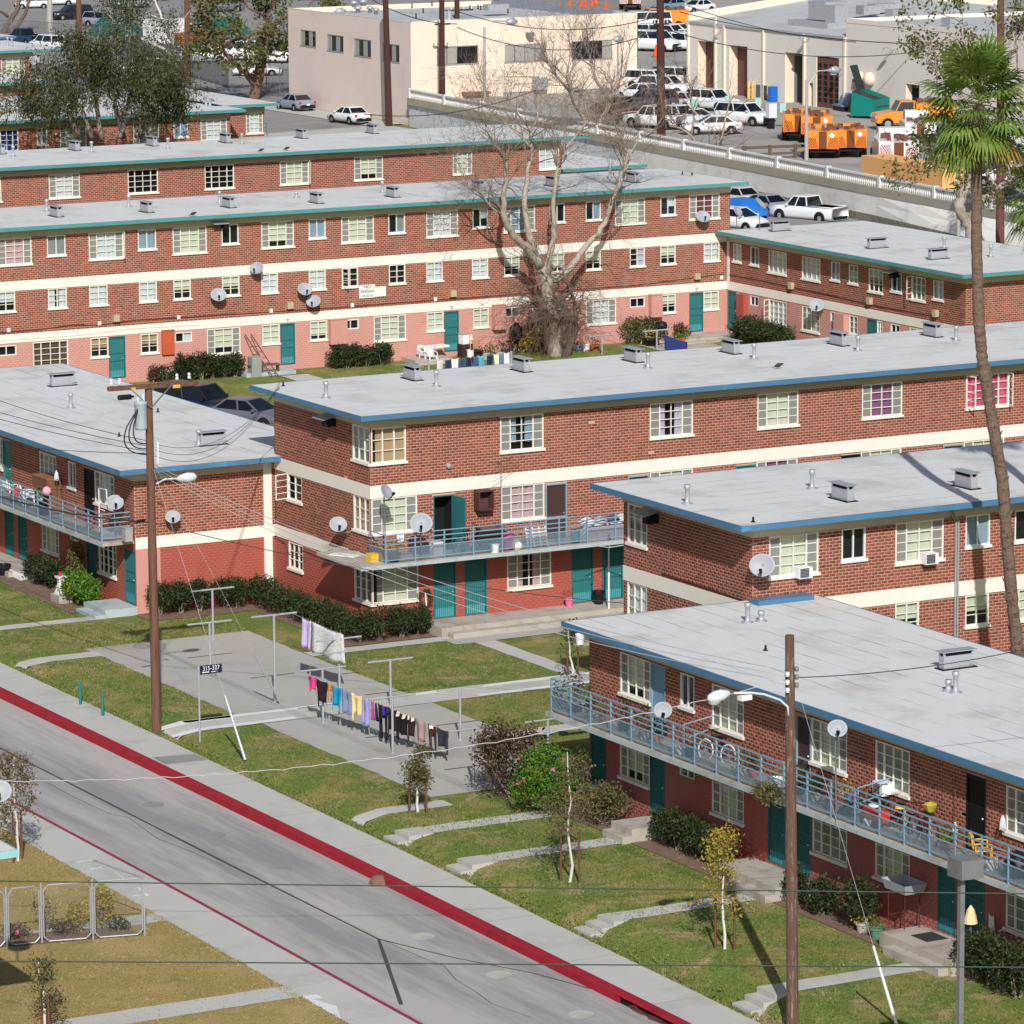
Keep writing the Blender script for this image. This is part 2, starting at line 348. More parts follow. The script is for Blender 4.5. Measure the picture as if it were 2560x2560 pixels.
def window(f, px0, px1, zs, zh, kind='big', look='b', casement=None, flip=False, dark_sill=False):
    """zs: bottom of the sill, zh: head; px0/px1: photo columns of the two jambs"""
    zm = (zs+zh)/2; s0, s1 = sorted((f.s(px0, zm), f.s(px1, zm))); z0 = zs+.09; z1 = zh; w_, h = s1-s0, z1-z0
    f.hole(s0, s1, z0, z1)
    cols, rows = {'big': (4, 4), 'small': (2, 3), 'slide': (2, 1), 'med': (3, 3), 'high': (2, 1)}[kind]
    fm = M_white if kind in ('slide', 'high') else M_cream
    key = ('f', kind, round(w_, 2), round(h, 2), zs > 9)
    if key not in _wm:
        mb = MB(); t = .05
        mb.bx(0, t, .0, .09, 0, h).bx(w_-t, w_, .0, .09, 0, h).bx(t, w_-t, .0, .09, h-t, h).bx(t, w_-t, .0, .09, 0, t)
        for c in range(1, cols):
            x = w_*c/cols if cols != 4 else (w_*.235, w_*.5, w_*.765)[c-1]
            q = .022 if not (cols == 4 and c == 2) else .014
            mb.bx(x-q, x+q, .015, .075, t, h-t)
        for r_ in range(1, rows):
            z = t+(h-2*t)*r_/rows; mb.bx(t, w_-t, .03, .06, z-.013, z+.013)
        _wm[key] = mb.data('window', fm)
    W = obj('window', _wm[key], f.b.E, f.rel(s0, 0, z0), f.rot)
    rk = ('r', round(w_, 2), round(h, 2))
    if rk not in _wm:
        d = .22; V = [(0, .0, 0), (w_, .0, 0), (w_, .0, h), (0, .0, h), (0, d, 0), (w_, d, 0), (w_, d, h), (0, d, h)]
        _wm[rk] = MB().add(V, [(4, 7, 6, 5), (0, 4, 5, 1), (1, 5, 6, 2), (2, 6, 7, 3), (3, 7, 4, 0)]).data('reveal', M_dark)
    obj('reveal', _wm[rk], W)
    sk = ('s', round(w_, 2), kind == 'slide')
    if sk not in _wm: _wm[sk] = MB().bx(-.05, w_+.05, -.075, .0, -.09, .004).data('sill', fm)
    if kind != 'high': obj('sill', _wm[sk], W)
    xs = [w_*c/cols for c in range(cols+1)] if cols != 4 else [0, w_*.235, w_*.5, w_*.765, w_]
    t = .03
    for c in range(cols):
        for r_ in range(rows):
            za = t+(h-2*t)*r_/rows; zb = t+(h-2*t)*(r_+1)/rows
            if casement and ((c == 0 and 'l' in casement) or (c == cols-1 and 'r' in casement)): continue
            obj('pane', _pane(), W, (xs[c]+.012, .045, za+.005), None, (xs[c+1]-xs[c]-.024, 1, zb-za-.01))
    lk = look[0]
    if kind == 'big' and 'x' not in look:
        for c in (0, 3): obj('insect_screen', unit(M_screen, 'insect_screen'), W, (xs[c]+.02, .035, t), None, (xs[c+1]-xs[c]-.04, .003, h-2*t))
    if kind in ('small', 'slide') and 's' in look[1:]:
        c = 0 if 'L' in look else 1
        obj('insect_screen', unit(M_screen, 'insect_screen'), W, (xs[c]+.02, .035, t), None, (xs[c+1]-xs[c]-.04, .003, h-2*t))
    if lk != 'd':
        fr = .55 if 'h' in look[1:] else (.8 if 't' in look[1:] else 1)
        fold = 0 if lk in 'bk' else .025
        a, c = (.02, w_-.02)
        if '1' in look: c = w_/2
        if '2' in look: a = w_/2
        hh = (h-.04)*fr; o = obj('curtain' if fold else 'blind', curtain_mesh(c-a, hh, M_curt[lk], fold, 'curtain' if fold else 'blind', .22 if 'o' in look[1:] else 0), W, (a, .12, h-.02-hh))
        if fr < 1 and 'c' in look:
            obj('curtain', curtain_mesh(w_-.04, h-.04-hh, M_curt['l'], .02, 'curtain', .3), W, (.02, .14, .02))
    for q in (casement or ''):
        cw = xs[1] if q == 'l' else w_-xs[-2]; mb = MB(); t = .035
        mb.bx(0, t, 0, .03, 0, h).bx(cw-t, cw, 0, .03, 0, h).bx(t, cw-t, 0, .03, h-t, h).bx(t, cw-t, 0, .03, 0, t)
        for r_ in range(1, 4): mb.bx(t, cw-t, .008, .022, h*r_/4-.012, h*r_/4+.012)
        ang = -math.radians(75) if q == 'l' else math.radians(-105)
        k = mb.build('casement', M_cream, W, (.02 if q == 'l' else w_-.02, 0, 0), ang)
    return W
def door(f, px0, px1, z0, z1, kind='teal'):
    zm = (z0+z1)/2; s0, s1 = sorted((f.s(px0, zm), f.s(px1, zm))); w_, h = s1-s0, z1-z0; f.hole(s0, s1, z0, z1)
    sl, tr = {'teal': (M_doorteal, M_doorteal2), 'black': (M_doorblk, M_black), 'blue': (M_doorblue, M_doorblue), 'brown': (M_doorbrn, M_rail), 'tealp': (M_doorteal, M_doorteal), 'open': (M_dark, M_doorteal2)}[kind]
    mb = MB(); t = .05
    mb.bx(0, t, -.012, .1, 0, h, 1).bx(w_-t, w_, -.012, .1, 0, h, 1).bx(t, w_-t, -.012, .1, h-t, h, 1)
    if kind == 'open':
        mb.bx(t, w_-t, .7, .74, 0, h, 0); mb.bx(t, t+.02, .1, .7, 0, h, 0).bx(w_-t-.02, w_-t, .1, .7, 0, h, 0).bx(t, w_-t, .1, .7, h-t, h, 0).bx(t, w_-t, .1, .7, 0, .02, 0)
    else: mb.bx(t, w_-t, .05, .1, 0, h-t, 0)
    D = mb.build('door', [sl, tr], f.b.E, f.rel(s0, 0, z0), f.rot)
    if kind in ('teal', 'black'):
        g = MB(); n = 9
        for i in range(n+1):
            x = t+.03+(w_-2*t-.06)*i/n; g.bx(x-.009, x+.009, .015, .03, .06, h-t-.03)
        for z in (.05, h*.42, h*.6, h-t-.05): g.bx(t, w_-t, .01, .035, z-.02, z+.02)
        g.build('security_bars', M_doorteal2 if kind == 'teal' else M_black, D)
        if kind == 'teal': MB().bx(t+.04, w_-t-.04, .03, .05, .07, .4).build('kick_panel', M_doorkick, D)
    if kind == 'brown': MB().bx(t, w_-t, .03, .055, h*.38, h*.41).build('mid_rail', M_galv, D)
    if kind == 'open': MB().ob((w_-.06, -.42, h/2), (.05, .86, h-.06), .12).build('door_leaf', M_doorteal2, D)
    else: MB().lathe([(.02, 0), (.035, .02), (.02, .045)], 8).build('handle', M_galv, D, (w_-.14, .02, h*.46), (math.pi/2, 0, 0))
    return D
def roof(b, zf, col, o=(.75, .75, .75, .75), along_x=True, zbrick=None, zfr=None):
    """o = overhang left, right, front, back; zf fascia bottom above the ground floor"""
    x0, x1, y0, y1 = b.x0-o[0], b.x1+o[1], b.y0-o[2], b.y1+o[3]; z = b.zo+zf
    mb = MB(); t = .05; h = .19
    mb.bx(x0, x1, y0, y0+t, z, z+h).bx(x0, x1, y1-t, y1, z, z+h).bx(x0, x0+t, y0+t, y1-t, z, z+h).bx(x1-t, x1, y0+t, y1-t, z, z+h)
    b.part(mb, 'fascia', col)
    b.part(MB().bx(x0+t, x1-t, y0+t, y1-t, z+.02, z+h-.004), 'roof', M_roofx if along_x else M_roofy)
    if zbrick is not None:
        za = b.zo+zbrick; zc = z+.018; mb = MB(); e = .025
        mb.bx(b.x0-e, b.x1+e, b.y0-e, b.y0, za, zc).bx(b.x0-e, b.x1+e, b.y1, b.y1+e, za, zc).bx(b.x0-e, b.x0, b.y0, b.y1, za, zc).bx(b.x1, b.x1+e, b.y0, b.y1, za, zc)
        b.part(mb, 'frieze', M_frieze)
    b.ztop = z+h
def vents(b, lst, long_y=True):
    for px, py, k in lst:
        p = PZ(px, py, b.ztop)-b.L
        if k == 'c':
            a, c = (.26, .95) if long_y else (1.05, .26)
            if 's' in str(k): pass
            V = MB().bx(-a/2-.1, a/2+.1, -c/2-.1, c/2+.1, -.01, .025, 1).bx(-a/2, a/2, -c/2, c/2, .0, .4)
            for sx_, sy_ in ((-1, -1), (1, -1), (1, 1), (-1, 1)): V.bx(sx_*(a/2-.03)-.03, sx_*(a/2-.03)+.03, sy_*(c/2-.03)-.03, sy_*(c/2-.03)+.03, .4, .52)
            V.bx(-a/2+.04, a/2-.04, -c/2+.04, c/2-.04, .4, .52, 1)
            o = V.build('roof_vent', [M_galv, M_dark], b.E, tuple(p))
            MB().bx(-a/2-.09, a/2+.09, -c/2-.09, c/2+.09, .522, .545).build('lid', M_galv, o)
        elif k in 'pq':
            h = .62 if k == 'p' else .33
            MB().lathe([(.2, 0), (.19, .02), (.1, .05), (.075, .12), (.075, h-.14), (.105, h-.12), (.105, h)], 12).build('vent_pipe', M_galv, b.E, tuple(p), smooth=True)
        elif k == 'b':
            MB().lathe([(.09, 0), (.04, .03), (.035, .16)], 8).build('vent_stub', M_black, b.E, tuple(p))
def balcony(f, s0, s1, zt, depth, posts, ends=(True, True), thick=.13, wrap=None, sl0=None, sl1=None, h=1.06):
    """slab with a four rail railing on posts and a wire mesh lower panel"""
    b = f.b; L = tuple(np.array(f.O)-b.L); sl0 = s0 if sl0 is None else sl0; sl1 = s1 if sl1 is None else sl1
    MB().bx(sl0, sl1, -depth, -.001, zt-thick, zt).bx(sl0-.003, sl1+.003, -depth-.015, -depth+.05, zt-thick-.02, zt-.02, 1).build('balcony_slab', [M_porch, M_conc2], b.E, L, f.rot)
    yv = -depth+.1
    for sp in posts: MB().bx(-.025, .025, -.025, .025, 0, h).bx(-.06, .06, -.06, .06, 0, .012).build('railing_post', M_rail, b.E, f.rel(sp, yv, zt), f.rot)
    zz = (h, h*.83, h*.665, h*.5, .12)
    for i, z in enumerate(zz): MB().bx(s0, s1, -.02, .02, -.018, .018).build('railing_rail', M_rail, b.E, f.rel(0, yv, zt+z), f.rot)
    MB().bx(s0, s1, -.003, .003, .14, h*.5-.02).build('railing_panel', M_rpanel, b.E, f.rel(0, yv, zt), f.rot)
    for k, e in enumerate(ends):
        if e:
            q = s0 if k == 0 else s1
            for z in zz: MB().bx(-.02, .02, yv+.02, -.02, -.018, .018).build('railing_rail', M_rail, b.E, f.rel(q, 0, zt+z), f.rot)
            MB().bx(-.003, .003, yv+.02, -.02, .14, h*.5-.02).build('railing_panel', M_rpanel, b.E, f.rel(q, 0, zt), f.rot)
def dish(name, label, loc, az, r=.42, mast=0., tilt=35, group='satellite dishes', arm=.35, wallm=None):
    """offset dish: oval reflector tilted up and turned to azimuth az (rad), on a mast or a bent wall arm"""
    t = thing(name, label, 'satellite dish', loc, 0, group)
    V = []; Fs = []; n = 20; rings = 5
    for k in range(rings+1):
        q = r*k/rings
        for j in range(n):
            a = 2*math.pi*j/n; V.append((q*math.cos(a)*1.12, -.28*q*q/r, q*math.sin(a)))
    for k in range(rings):
        for j in range(n): Fs.append((k*n+j, k*n+(j+1) % n, (k+1)*n+(j+1) % n, (k+1)*n+j))
    o = MB().add(V, Fs); m = bpy.data.objects
    z = mast+r*.2
    R_ = (-math.radians(tilt), 0, az)
    D = o.build('reflector', mat('dish_grey', (166, 171, 178), .5, .04, 3), t, (0, 0, z), R_, True)
    sol = D.modifiers.new('thick', 'SOLIDIFY'); sol.thickness = .02; sol.offset = 1
    fx = lambda p: tuple(Matrix.Rotation(az, 3, 'Z') @ Matrix.Rotation(-math.radians(tilt), 3, 'X') @ Vector(p)+Vector((0, 0, z)))
    MB().tube([fx((0, .05, -r)), fx((0, -r*.9, -r*.75))], .018, 6).build('feed_arm', M_black, t)
    MB().tube([fx((0, -r*.8, -r*.75)), fx((0, -r*1.1, -r*.55))], [.05, .06], 8).build('feed_horn', M_black, t)
    bk = fx((0, .12, 0))
    MB().tube([bk, (0, .1, z-.1), (0, 0, -.02)] if mast else [bk, (bk[0], bk[1]+.05, z-.35), (wallm if wallm else (0, .3, -.5))], .026, 6).build('mast', M_steel, t)
    return t
# ---------------------------------------------------------------- the housing blocks
GA = 'brick apartment blocks'
T0, B1, T1, B2, T2, FZ = 2.2, 2.65, 4.81, 5.3, 7.47, 7.87
def bands(f, lo=True, hi=True, e=.03):
    if lo: f.box('band', f.s0-.0, f.s1, -e, .0-.001, T0, B1, M_cream)
    if hi: f.box('band', f.s0-.0, f.s1, -e, .0-.001, T1, B2, M_cream)
# ---- C: three storeys, centre
C = Building('apartment_block', 'three storey red brick block in the centre with blue fascia, corner windows and one balcony', 'apartment building', 74.55, 112, 145.86, 153.97, 0, GA)
f = Facade(C, 'x', 145.86, 74.55, 112); fe = Facade(C, 'y', 74.55, 145.86, 153.97)
for a, c, k, l in ((928, 1014.7, 'med', 'k'), (1250.6, 1358.8, 'big', 'uot'), (1624.5, 1732, 'big', 'wo'), (1893.6, 1996, 'big', 'b'), (2155, 2255.5, 'big', 'v')): window(f, a, c, 6.04, 7.45, k, l)
window(f, 2415, 2522, 6.04, 7.45, 'big', 'mx', casement='lr')
window(fe, 881, 924, 6.04, 7.45, 'med', 'g')
window(f, 929, 1042.7, 3.4, 4.8, 'big', 'b'); window(fe, 884, 925, 3.4, 4.8, 'med', 'k')
door(f, 1083, 1137, 2.58, 4.7, 'open'); window(f, 1252.8, 1361, 3.4, 4.8, 'big', 'p'); door(f, 1364, 1417.5, 2.58, 4.72, 'brown')
door(f, 1570, 1623, 2.58, 4.72, 'brown'); window(f, 1625, 1732, 3.4, 4.8, 'big', 'b'); door(f, 1839, 1889, 2.58, 4.72, 'tealp'); window(f, 1891.4, 1993.8, 3.4, 4.8, 'big', 'v')
door(f, 2102, 2151, 2.58, 4.72, 'black'); window(f, 2152, 2253, 3.4, 4.8, 'big', 'b'); door(f, 2358, 2407.8, 2.58, 4.72, 'brown'); window(f, 2409, 2510, 3.4, 4.8, 'big', 'b')
window(f, 931, 1046, .76, 2.15, 'big', 'b'); window(fe, 886, 929, .76, 2.15, 'med', 'g')
for a, c in ((1083.7, 1140), (1161.6, 1217), (1428.7, 1483), (1505, 1558)): door(f, a, c, .0, 2.14)
window(f, 1268, 1378, .76, 2.15, 'big', 'po')
window(fe, 718.7, 755, 3.72, 4.8, 'small', 'd', casement='l'); window(fe, 721.8, 757.6, 1.05, 2.15, 'med', 'd')
zn = [(-.6, T0, M_redp), (T0, B1, M_redp), (B1, T1, 'brick'), (T1, B2, M_mortar), (B2, T2, 'brick'), (T2, FZ, M_frieze)]
f.walls(zn); fe.walls(zn); bands(fe); bands(f, lo=False)
f.box('pilaster', 74.5, 74.62, -.045, -.002, T1, B2+.0, M_cream)
roof(C, FZ, M_blue, (.75, 0, .75, .6), True, T2)
vents(C, [(815, 995, 'p'), (1030, 948, 'c'), (1091, 966, 'p'), (1303, 927, 'c'), (1582, 903, 'c'), (1620, 920, 'p'), (1826, 882, 'c'), (1885, 897, 'p'), (2096, 862, 'c'), (2145, 877, 'p'), (2330, 840, 'c'), (2390, 852, 'p'), (708, 965, 'b')])
cs = [sx(q, 144.5, 2.6) for q in (963.5, 1039, 1112.6, 1186, 1259.5, 1328.5, 1398.9, 1467.9, 1536.8)]; dx = (cs[-1]-cs[0])/8
balcony(f, cs[0], 111.5, 2.6, 1.5, [cs[0]+dx*i for i in range(31)], (True, False), sl0=73.35, sl1=111.7)
MB().bx(73.35, 74.52, 145.87, 148.0, 2.47, 2.6).build('balcony_slab', M_porch, C.E, tuple(-C.L))
C.done(300, 1)
# ---- L: two storey wing, left
LB = Building('apartment_wing', 'two storey brick wing behind the transformer pole, blue fascia and a cluttered balcony', 'apartment building', 68.72, 76.9, 154.2, 181, -.06, GA)
f = Facade(LB, 'y', 68.72, 154.2, 181); fe = Facade(LB, 'x', 154.2, 68.72, 76.9)
window(f, -22, 7, 3.4, 4.75, 'big', 'b'); door(f, 8, 28, 2.6, 4.72, 'tealp'); window(f, 99.4, 141, 3.4, 4.75, 'big', 'g'); window(f, 171, 189.4, 3.66, 4.75, 'slide', 'd'); door(f, 211, 236, 2.6, 4.72, 'black'); window(f, 237, 285.7, 3.4, 4.75, 'big', 'l')
door(f, 12, 34, 0, 2.12); door(f, 45.5, 68, 0, 2.12); window(f, 104.6, 147, .72, 2.12, 'big', 'b'); window(f, 175, 195.6, 1.55, 2.1, 'high', 'd'); door(f, 217.4, 245, 0, 2.12); window(f, 247, 291, .72, 2.12, 'big', 'dx'); door(f, 311.6, 338.5, 0, 2.12)
zl = [(-.6, T0, M_redp), (T0, B1, M_redp), (B1, 4.84, 'brick'), (4.84, 5.25, M_frieze)]
f.walls(zl); fe.walls([(-.6, T0, M_redp), (T0, B1, M_mortar), (B1, 4.84, 'brick'), (4.84, 5.25, M_frieze)]); bands(fe, hi=False)
fe.box('coral_patch', 68.73, 69.75, -.009, -.0045, -.5, T0, M_coral)
fe.box('corner_trim', 74.15, 74.5, -.05, -.002, -.5+.1, 5.2, M_cream)
roof(LB, 5.25, M_blue, (.95, .7, .85, .6), False, 4.84)
vents(LB, [(156, 964, 'c'), (177, 1020, 'p'), (497, 1114, 'p'), (530, 1112, 'c'), (298, 1091, 'b'), (395, 1030, 'b')], False)
balcony(f, -181, -154.6, 2.55, 1.3, [-(154.62+1.235*i) for i in range(22)], (False, True), sl0=-181, sl1=-154.3)
LB.done(300, 2)
# ---- E: three storeys, right
EB = Building('apartment_block', 'three storey brick block behind the palm trunk, large dish on its corner', 'apartment building', 74.35, 104, 118.9, 127.0, .08, GA)
f = Facade(EB, 'x', 118.9, 74.35, 104); fe = Facade(EB, 'y', 74.35, 118.9, 127.0)
window(f, 1922.6, 2046, 6.04, 7.45, 'big', 'b'); window(f, 2104, 2164, 6.33, 7.45, 'slide', 'd'); window(f, 2238.6, 2358.8, 6.04, 7.45, 'big', 'b'); window(f, 2414, 2475, 6.33, 7.45, 'slide', 'u'); window(f, 2537, 2600, 6.33, 7.45, 'slide', 'd')
window(f, 1925, 2040, 3.4, 4.8, 'big', 'b'); window(f, 2237.7, 2297, 3.68, 4.8, 'small', 'bh'); window(f, 2413, 2471.4, 3.68, 4.8, 'small', 'bhL'); window(f, 2545, 2610, 3.68, 4.8, 'small', 'b')
window(fe, 1569, 1618, 6.04, 7.45, 'med', 'g'); window(fe, 1568, 1617.7, 3.4, 4.8, 'med', 'l')
f.walls(zn); fe.walls(zn); bands(f); bands(fe)
roof(EB, FZ, M_blue, (.95, 0, .85, .6), True, T2)
vents(EB, [(1718, 1259, 'p'), (2030, 1221, 'p'), (2107, 1249, 'c'), (2415, 1218, 'c'), (1883, 1305, 'b')])
mb = MB()
for i, q in enumerate((2388, 2394)):
    x = sx(q, 118.85, 5); mb.tube([(x, 118.84, .2), (x, 118.84, 7.4), (x-.25, 118.84, 7.75)], .035, 6)
EB.part(mb, 'conduit', M_galv)
EB.done(300, 3)
# ---- D: two storey wing, lower right
DB = Building('apartment_wing', 'two storey brick wing at lower right, railed balcony full of bicycles and plants', 'apartment building', 68.35, 76.1, 84, 118.88, .08, GA)
f = Facade(DB, 'y', 68.35, 84, 118.88)
window(f, 1550.5, 1626, 3.4, 4.78, 'big', 'bt'); door(f, 1627, 1663, 2.62, 4.74, 'blue'); window(f, 1700.6, 1735.8, 3.66, 4.78, 'slide', 'd'); window(f, 1780, 1859.4, 3.4, 4.78, 'big', 'b'); door(f, 1989, 2027, 2.62, 4.74, 'brown')
window(f, 2028.5, 2117.5, 3.4, 4.78, 'big', 'b'); window(f, 2188.3, 2274, 3.4, 4.78, 'big', 'g'); door(f, 2415.7, 2464, 2.62, 4.74, 'black'); window(f, 2515, 2610, 3.4, 4.78, 'big', 'g')
door(f, 1477.6, 1515, 0, 2.12); window(f, 1550, 1624, .76, 2.12, 'big', 'bt'); door(f, 1625, 1662, 0, 2.12); window(f, 1699.5, 1735.8, 1.5, 2.1, 'high', 'd'); window(f, 1780, 1859, .76, 2.12, 'big', 'b')
door(f, 1920, 1962.6, 0, 2.12); door(f, 1989, 2027, 0, 2.12); window(f, 2031.6, 2117.5, .76, 2.12, 'big', 'g'); window(f, 2188, 2274, .76, 2.12, 'big', 'b'); door(f, 2344, 2390, 0, 2.12); door(f, 2412, 2461, 0, 2.12); window(f, 2514.6, 2605, .76, 2.12, 'big', 'g')
f.walls([(-.6, T0, M_rose), (T0, B1, M_rose), (B1, 4.84, 'brick'), (4.84, 5.25, M_frieze)])
DB.part(MB().bx(68.36, 76.0, 118.872, 118.878, -.6, 5.25), 'wall', M_mortar)
roof(DB, 5.2, M_blue, (.75, .7, 0, .45), False, 4.84)
vents(DB, [(2390, 1669, 'c'), (1869, 1556, 'p'), (1903, 1553, 'q'), (2389, 1731, 'p'), (2371, 1727, 'q'), (1914, 1626, 'b')], False)
sp = np.linspace(119.12, 94.55, 21); d_ = sp[0]-sp[1]
balcony(f, -119.14, -86, 2.6, 1.33, [-(119.12-d_*i) for i in range(28)], (True, False), sl0=-119.3, sl1=-85)
DB.part(MB().bx(74.2, 76.3, 118.3, 118.86, 5.38, 5.62), 'flashing', M_blue); DB.done(300, 4)
# ---- A: long three storeys at the back
AB = Building('apartment_block', 'long three storey brick block with pink ground floor behind the big bare tree', 'apartment building', 79, 127.6, 206.5, 214.3, .62, GA)
f = Facade(AB, 'x', 206.5, 79, 127.6)
for i, (a, c) in enumerate(((-5, 78.7), (222, 308.5), (431.8, 516.4), (653.5, 734.5), (853.6, 934.6), (1066, 1144.7), (1259.5, 1337.4), (1537.7, 1612.5), (1723, 1798.8))):
    window(f, a, c, 6.04, 7.45, 'big', ('p', 'l', 'b', 'bt', 'b', 'l', 'u', 'b', 'r')[i], casement='r' if i == 1 else None)
for i, (a, c) in enumerate(((117.6, 163.5), (345, 390), (554, 596.5), (772, 813.7), (971, 1012.5), (1181.6, 1220.4), (1374.4, 1411.8), (1464.3, 1502), (1651.3, 1689))):
    window(f, a, c, 6.37, 7.45, 'slide', ('g', 'u', 'd', 'u', 'g2', 'l2h', 'd', 'u2', 'l2h')[i])
for i, (a, c) in enumerate(((-8, 38), (120.5, 166.7), (223.6, 269), (348, 392), (434, 477), (555.5, 598.7), (653.5, 694.5), (772, 814), (855, 895.4), (972.4, 1013.4), (1066, 1107), (1180.3, 1220.4), (1260.4, 1298.7), (1377.5, 1411), (1464.3, 1502), (1574.7, 1612), (1651, 1689), (1759.4, 1798.8))):
    window(f, a, c, 3.72, 4.8, 'small', ('lh', 'lo', 'l', 'l', 'bh', 'bh', 'l', 'l', 'd', 'd', 'l', 'l', 'bh', 'bt', 'bh', 'w2', 'bh', 'l')[i], casement='l' if i == 8 else None)
for a, c in ((-9, 41), (437.6, 479.9), (856.7, 896.7), (1261.7, 1298.7), (1574.7, 1612)): window(f, a, c, 1.5, 2.1, 'high', 'd' if a != 437.6 else 'l2')
for i, (a, c) in enumerate(((82.8, 170.8), (517.7, 601), (934.6, 1014.7), (1331, 1410), (1465, 1540))): window(f, a, c, .76, 2.15, 'big', ('ox', 'bt', 'b', 'b', 'l')[i])
for i, (a, c) in enumerate(((226.7, 271), (352, 395.4), (655.7, 699), (775.4, 816.8), (1067, 1108.5), (1183, 1221.7), (1651, 1689), (1759, 1796.7))): window(f, a, c, 1.08, 2.15, 'small', ('kh', 'kh', 'b', 'bt', 'bo', 'bo', 'bh', 'b')[i])
for a, c in ((272, 313.7), (701, 737.6), (1110.4, 1147), (1723.2, 1757.8)): door(f, a, c, 0, 2.14)
za = [(-.9, T0, M_coral), (T0, B1, M_mortar), (B1, T1, 'brick'), (T1, B2, M_mortar), (B2, T2, 'brick'), (T2, FZ, M_frieze)]
f.walls(za); bands(f)
fe2 = Facade(AB, 'y', 79, 206.5, 214.3); fe2.walls(za)
AB.part(MB().bx(127.58, 127.6, 206.5, 214.3, -.3, 8.4), 'wall', M_brick)
roof(AB, FZ, M_teal, (.4, .75, .75, .6), True, T2)
vents(AB, [(117, 528, 'p'), (140, 541, 'c'), (322, 517, 'p'), (366, 530, 'c'), (549, 507, 'p'), (571, 518, 'c'), (741, 494, 'q'), (790, 507, 'c'), (956, 482, 'p'), (981, 492, 'c'), (1195, 476, 'c'), (1380, 465, 'c'), (1525, 445, 'p'), (1581, 455, 'c'), (1706, 436, 'b'), (1730, 438, 'b')])
CABS = ((402.8, 434, 826.8, 885, 'orange'), (820, 862, 799, 857, 'pink'), (1229, 1258, 763, 821, 'pink'), (1621, 1649, 737, 790, 'pink'))
for a, c, ya, yb, k in CABS:
    p0, p1 = PY(a, ya, 206.5), PY(c, yb, 206.5); z0, z1 = sorted((p0[2], p1[2]))
    MB().bx(p0[0], p1[0], 206.15 if k == 'pink' else 206.36, 206.49, z0, z1).bx(p0[0]-.02, p1[0]+.02, 206.12 if k == 'pink' else 206.33, 206.495, z1, z1+.03).build('utility_cupboard', mat('cupboard_orange', (196, 92, 62)) if k == 'orange' else M_coral, AB.E, tuple(-AB.L))
AB.done(300, 5)
# ---- R: two storey wing joined to the right end of A
RB = Building('apartment_wing', 'two storey teal edged brick wing joined to the pink block at right', 'apartment building', 127.4, 135.5, 183.78, 206.45, .62, GA)
f = Facade(RB, 'y', 127.4, 183.78, 206.45); fe = Facade(RB, 'x', 183.78, 127.4, 135.5)
for a, c, k, l in ((1833, 1853.6, 'small', 'l'), (1875.8, 1897.5, 'slide', 'g2'), (1921, 1966.5, 'big', 'lx'), (2005, 2050.8, 'big', 'lx'), (2077.5, 2099.7, 'slide', 'g'), (2122, 2145, 'small', 'g'), (2171.8, 2207.5, 'med', 'gh'), (2228.4, 2254, 'slide', 'g2'), (2279, 2313.4, 'med', 'g'), (2333, 2358.8, 'small', 'l')):
    big = k in ('big', 'med'); window(f, a, c, 3.5 if big else 3.72, 4.78, k, l, casement='l' if a == 2279 else None)
for a, c, k, l, z in ((1841.6, 1851, 'small', 'b', 1.08), (1875.4, 1896, 'high', 'd', 1.5), (1922, 1966.5, 'big', 'lx', .76), (2005, 2049.4, 'big', 'bo', .76), (2076, 2095, 'high', 'd', 1.5), (2122, 2144, 'small', 'g', 1.08), (2192.5, 2206, 'small', 'b', 1.08), (2226.6, 2249.7, 'high', 'd', 1.5), (2274, 2314, 'big', 'b', .76)):
    window(f, a, c, z, 2.12, k, l, casement='l' if a == 1922 else None)
door(f, 1819.9, 1841, 0, 2.14); door(f, 2167.4, 2191.9, 0, 2.14)
zr = [(-.9, T0, M_coral), (T0, B1, M_mortar), (B1, 4.84, 'brick'), (4.84, 5.25, M_frieze)]
f.walls(zr); fe.walls(zr); bands(f, hi=False); bands(fe, hi=False)
for a, c in ((1852, 1870), (2095.5, 2120.7)):
    s0, s1 = f.s(a, 1.6), f.s(c, 1.6); f.box('utility_cupboard', s0, s1, -.3, -.005, .95, 2.14, mat('cupboard_red', (176, 84, 68)) if a == 1852 else M_coral)
f.box('corner_trim', -206.42, -206.2, -.05, -.002, B1, 4.84, M_cream)
roof(RB, 5.25, M_teal, (.8, .75, .85, 0), False, 4.84)
vents(RB, [(2192, 620, 'c'), (2345, 647, 'c'), (2360, 622, 'p'), (2477, 643, 'p'), (1950, 577, 'c')], False)
RB.done(300, 6)
# ---- rows further back
FB = Building('apartment_block', 'brick block in the second row, only its top storey above the long roof', 'apartment building', 86, 130.95, 231, 239, 1.1, GA)
f = Facade(FB, 'x', 231, 86, 130.95)
for i, (a, c) in enumerate(((-70, 3), (122.4, 199.4), (319.6, 395), (512, 585), (700, 772), (885.6, 957), (1132, 1180))): window(f, a, c, 6.04, 7.45, 'big', ('b', 'l', 'dx', 'dx', 'b', 'bt', 'b')[i], casement='r' if i == 4 else None)
window(f, 1347.7, 1396.6, 6.04, 7.45, 'med', 'l')
zf_ = [(-1.5, 4.81, M_coral), (4.81, 5.3, M_cream), (5.3, T2, 'brick'), (T2, FZ, M_frieze)]
f.walls(zf_); FB.part(MB().bx(130.93, 130.95, 231, 239, 0, 8.9), 'wall', M_brick)
roof(FB, FZ, M_teal, (.3, 1.6, .75, .6), True, T2)
vents(FB, [(33, 391, 'p'), (0, 384, 'c'), (186, 375, 'c'), (229, 380, 'p'), (380, 364, 'c'), (420, 371, 'p'), (563, 356, 'c'), (605, 360, 'p'), (753, 345, 'c'), (930, 333, 'c')])
FB.done(300, 7)
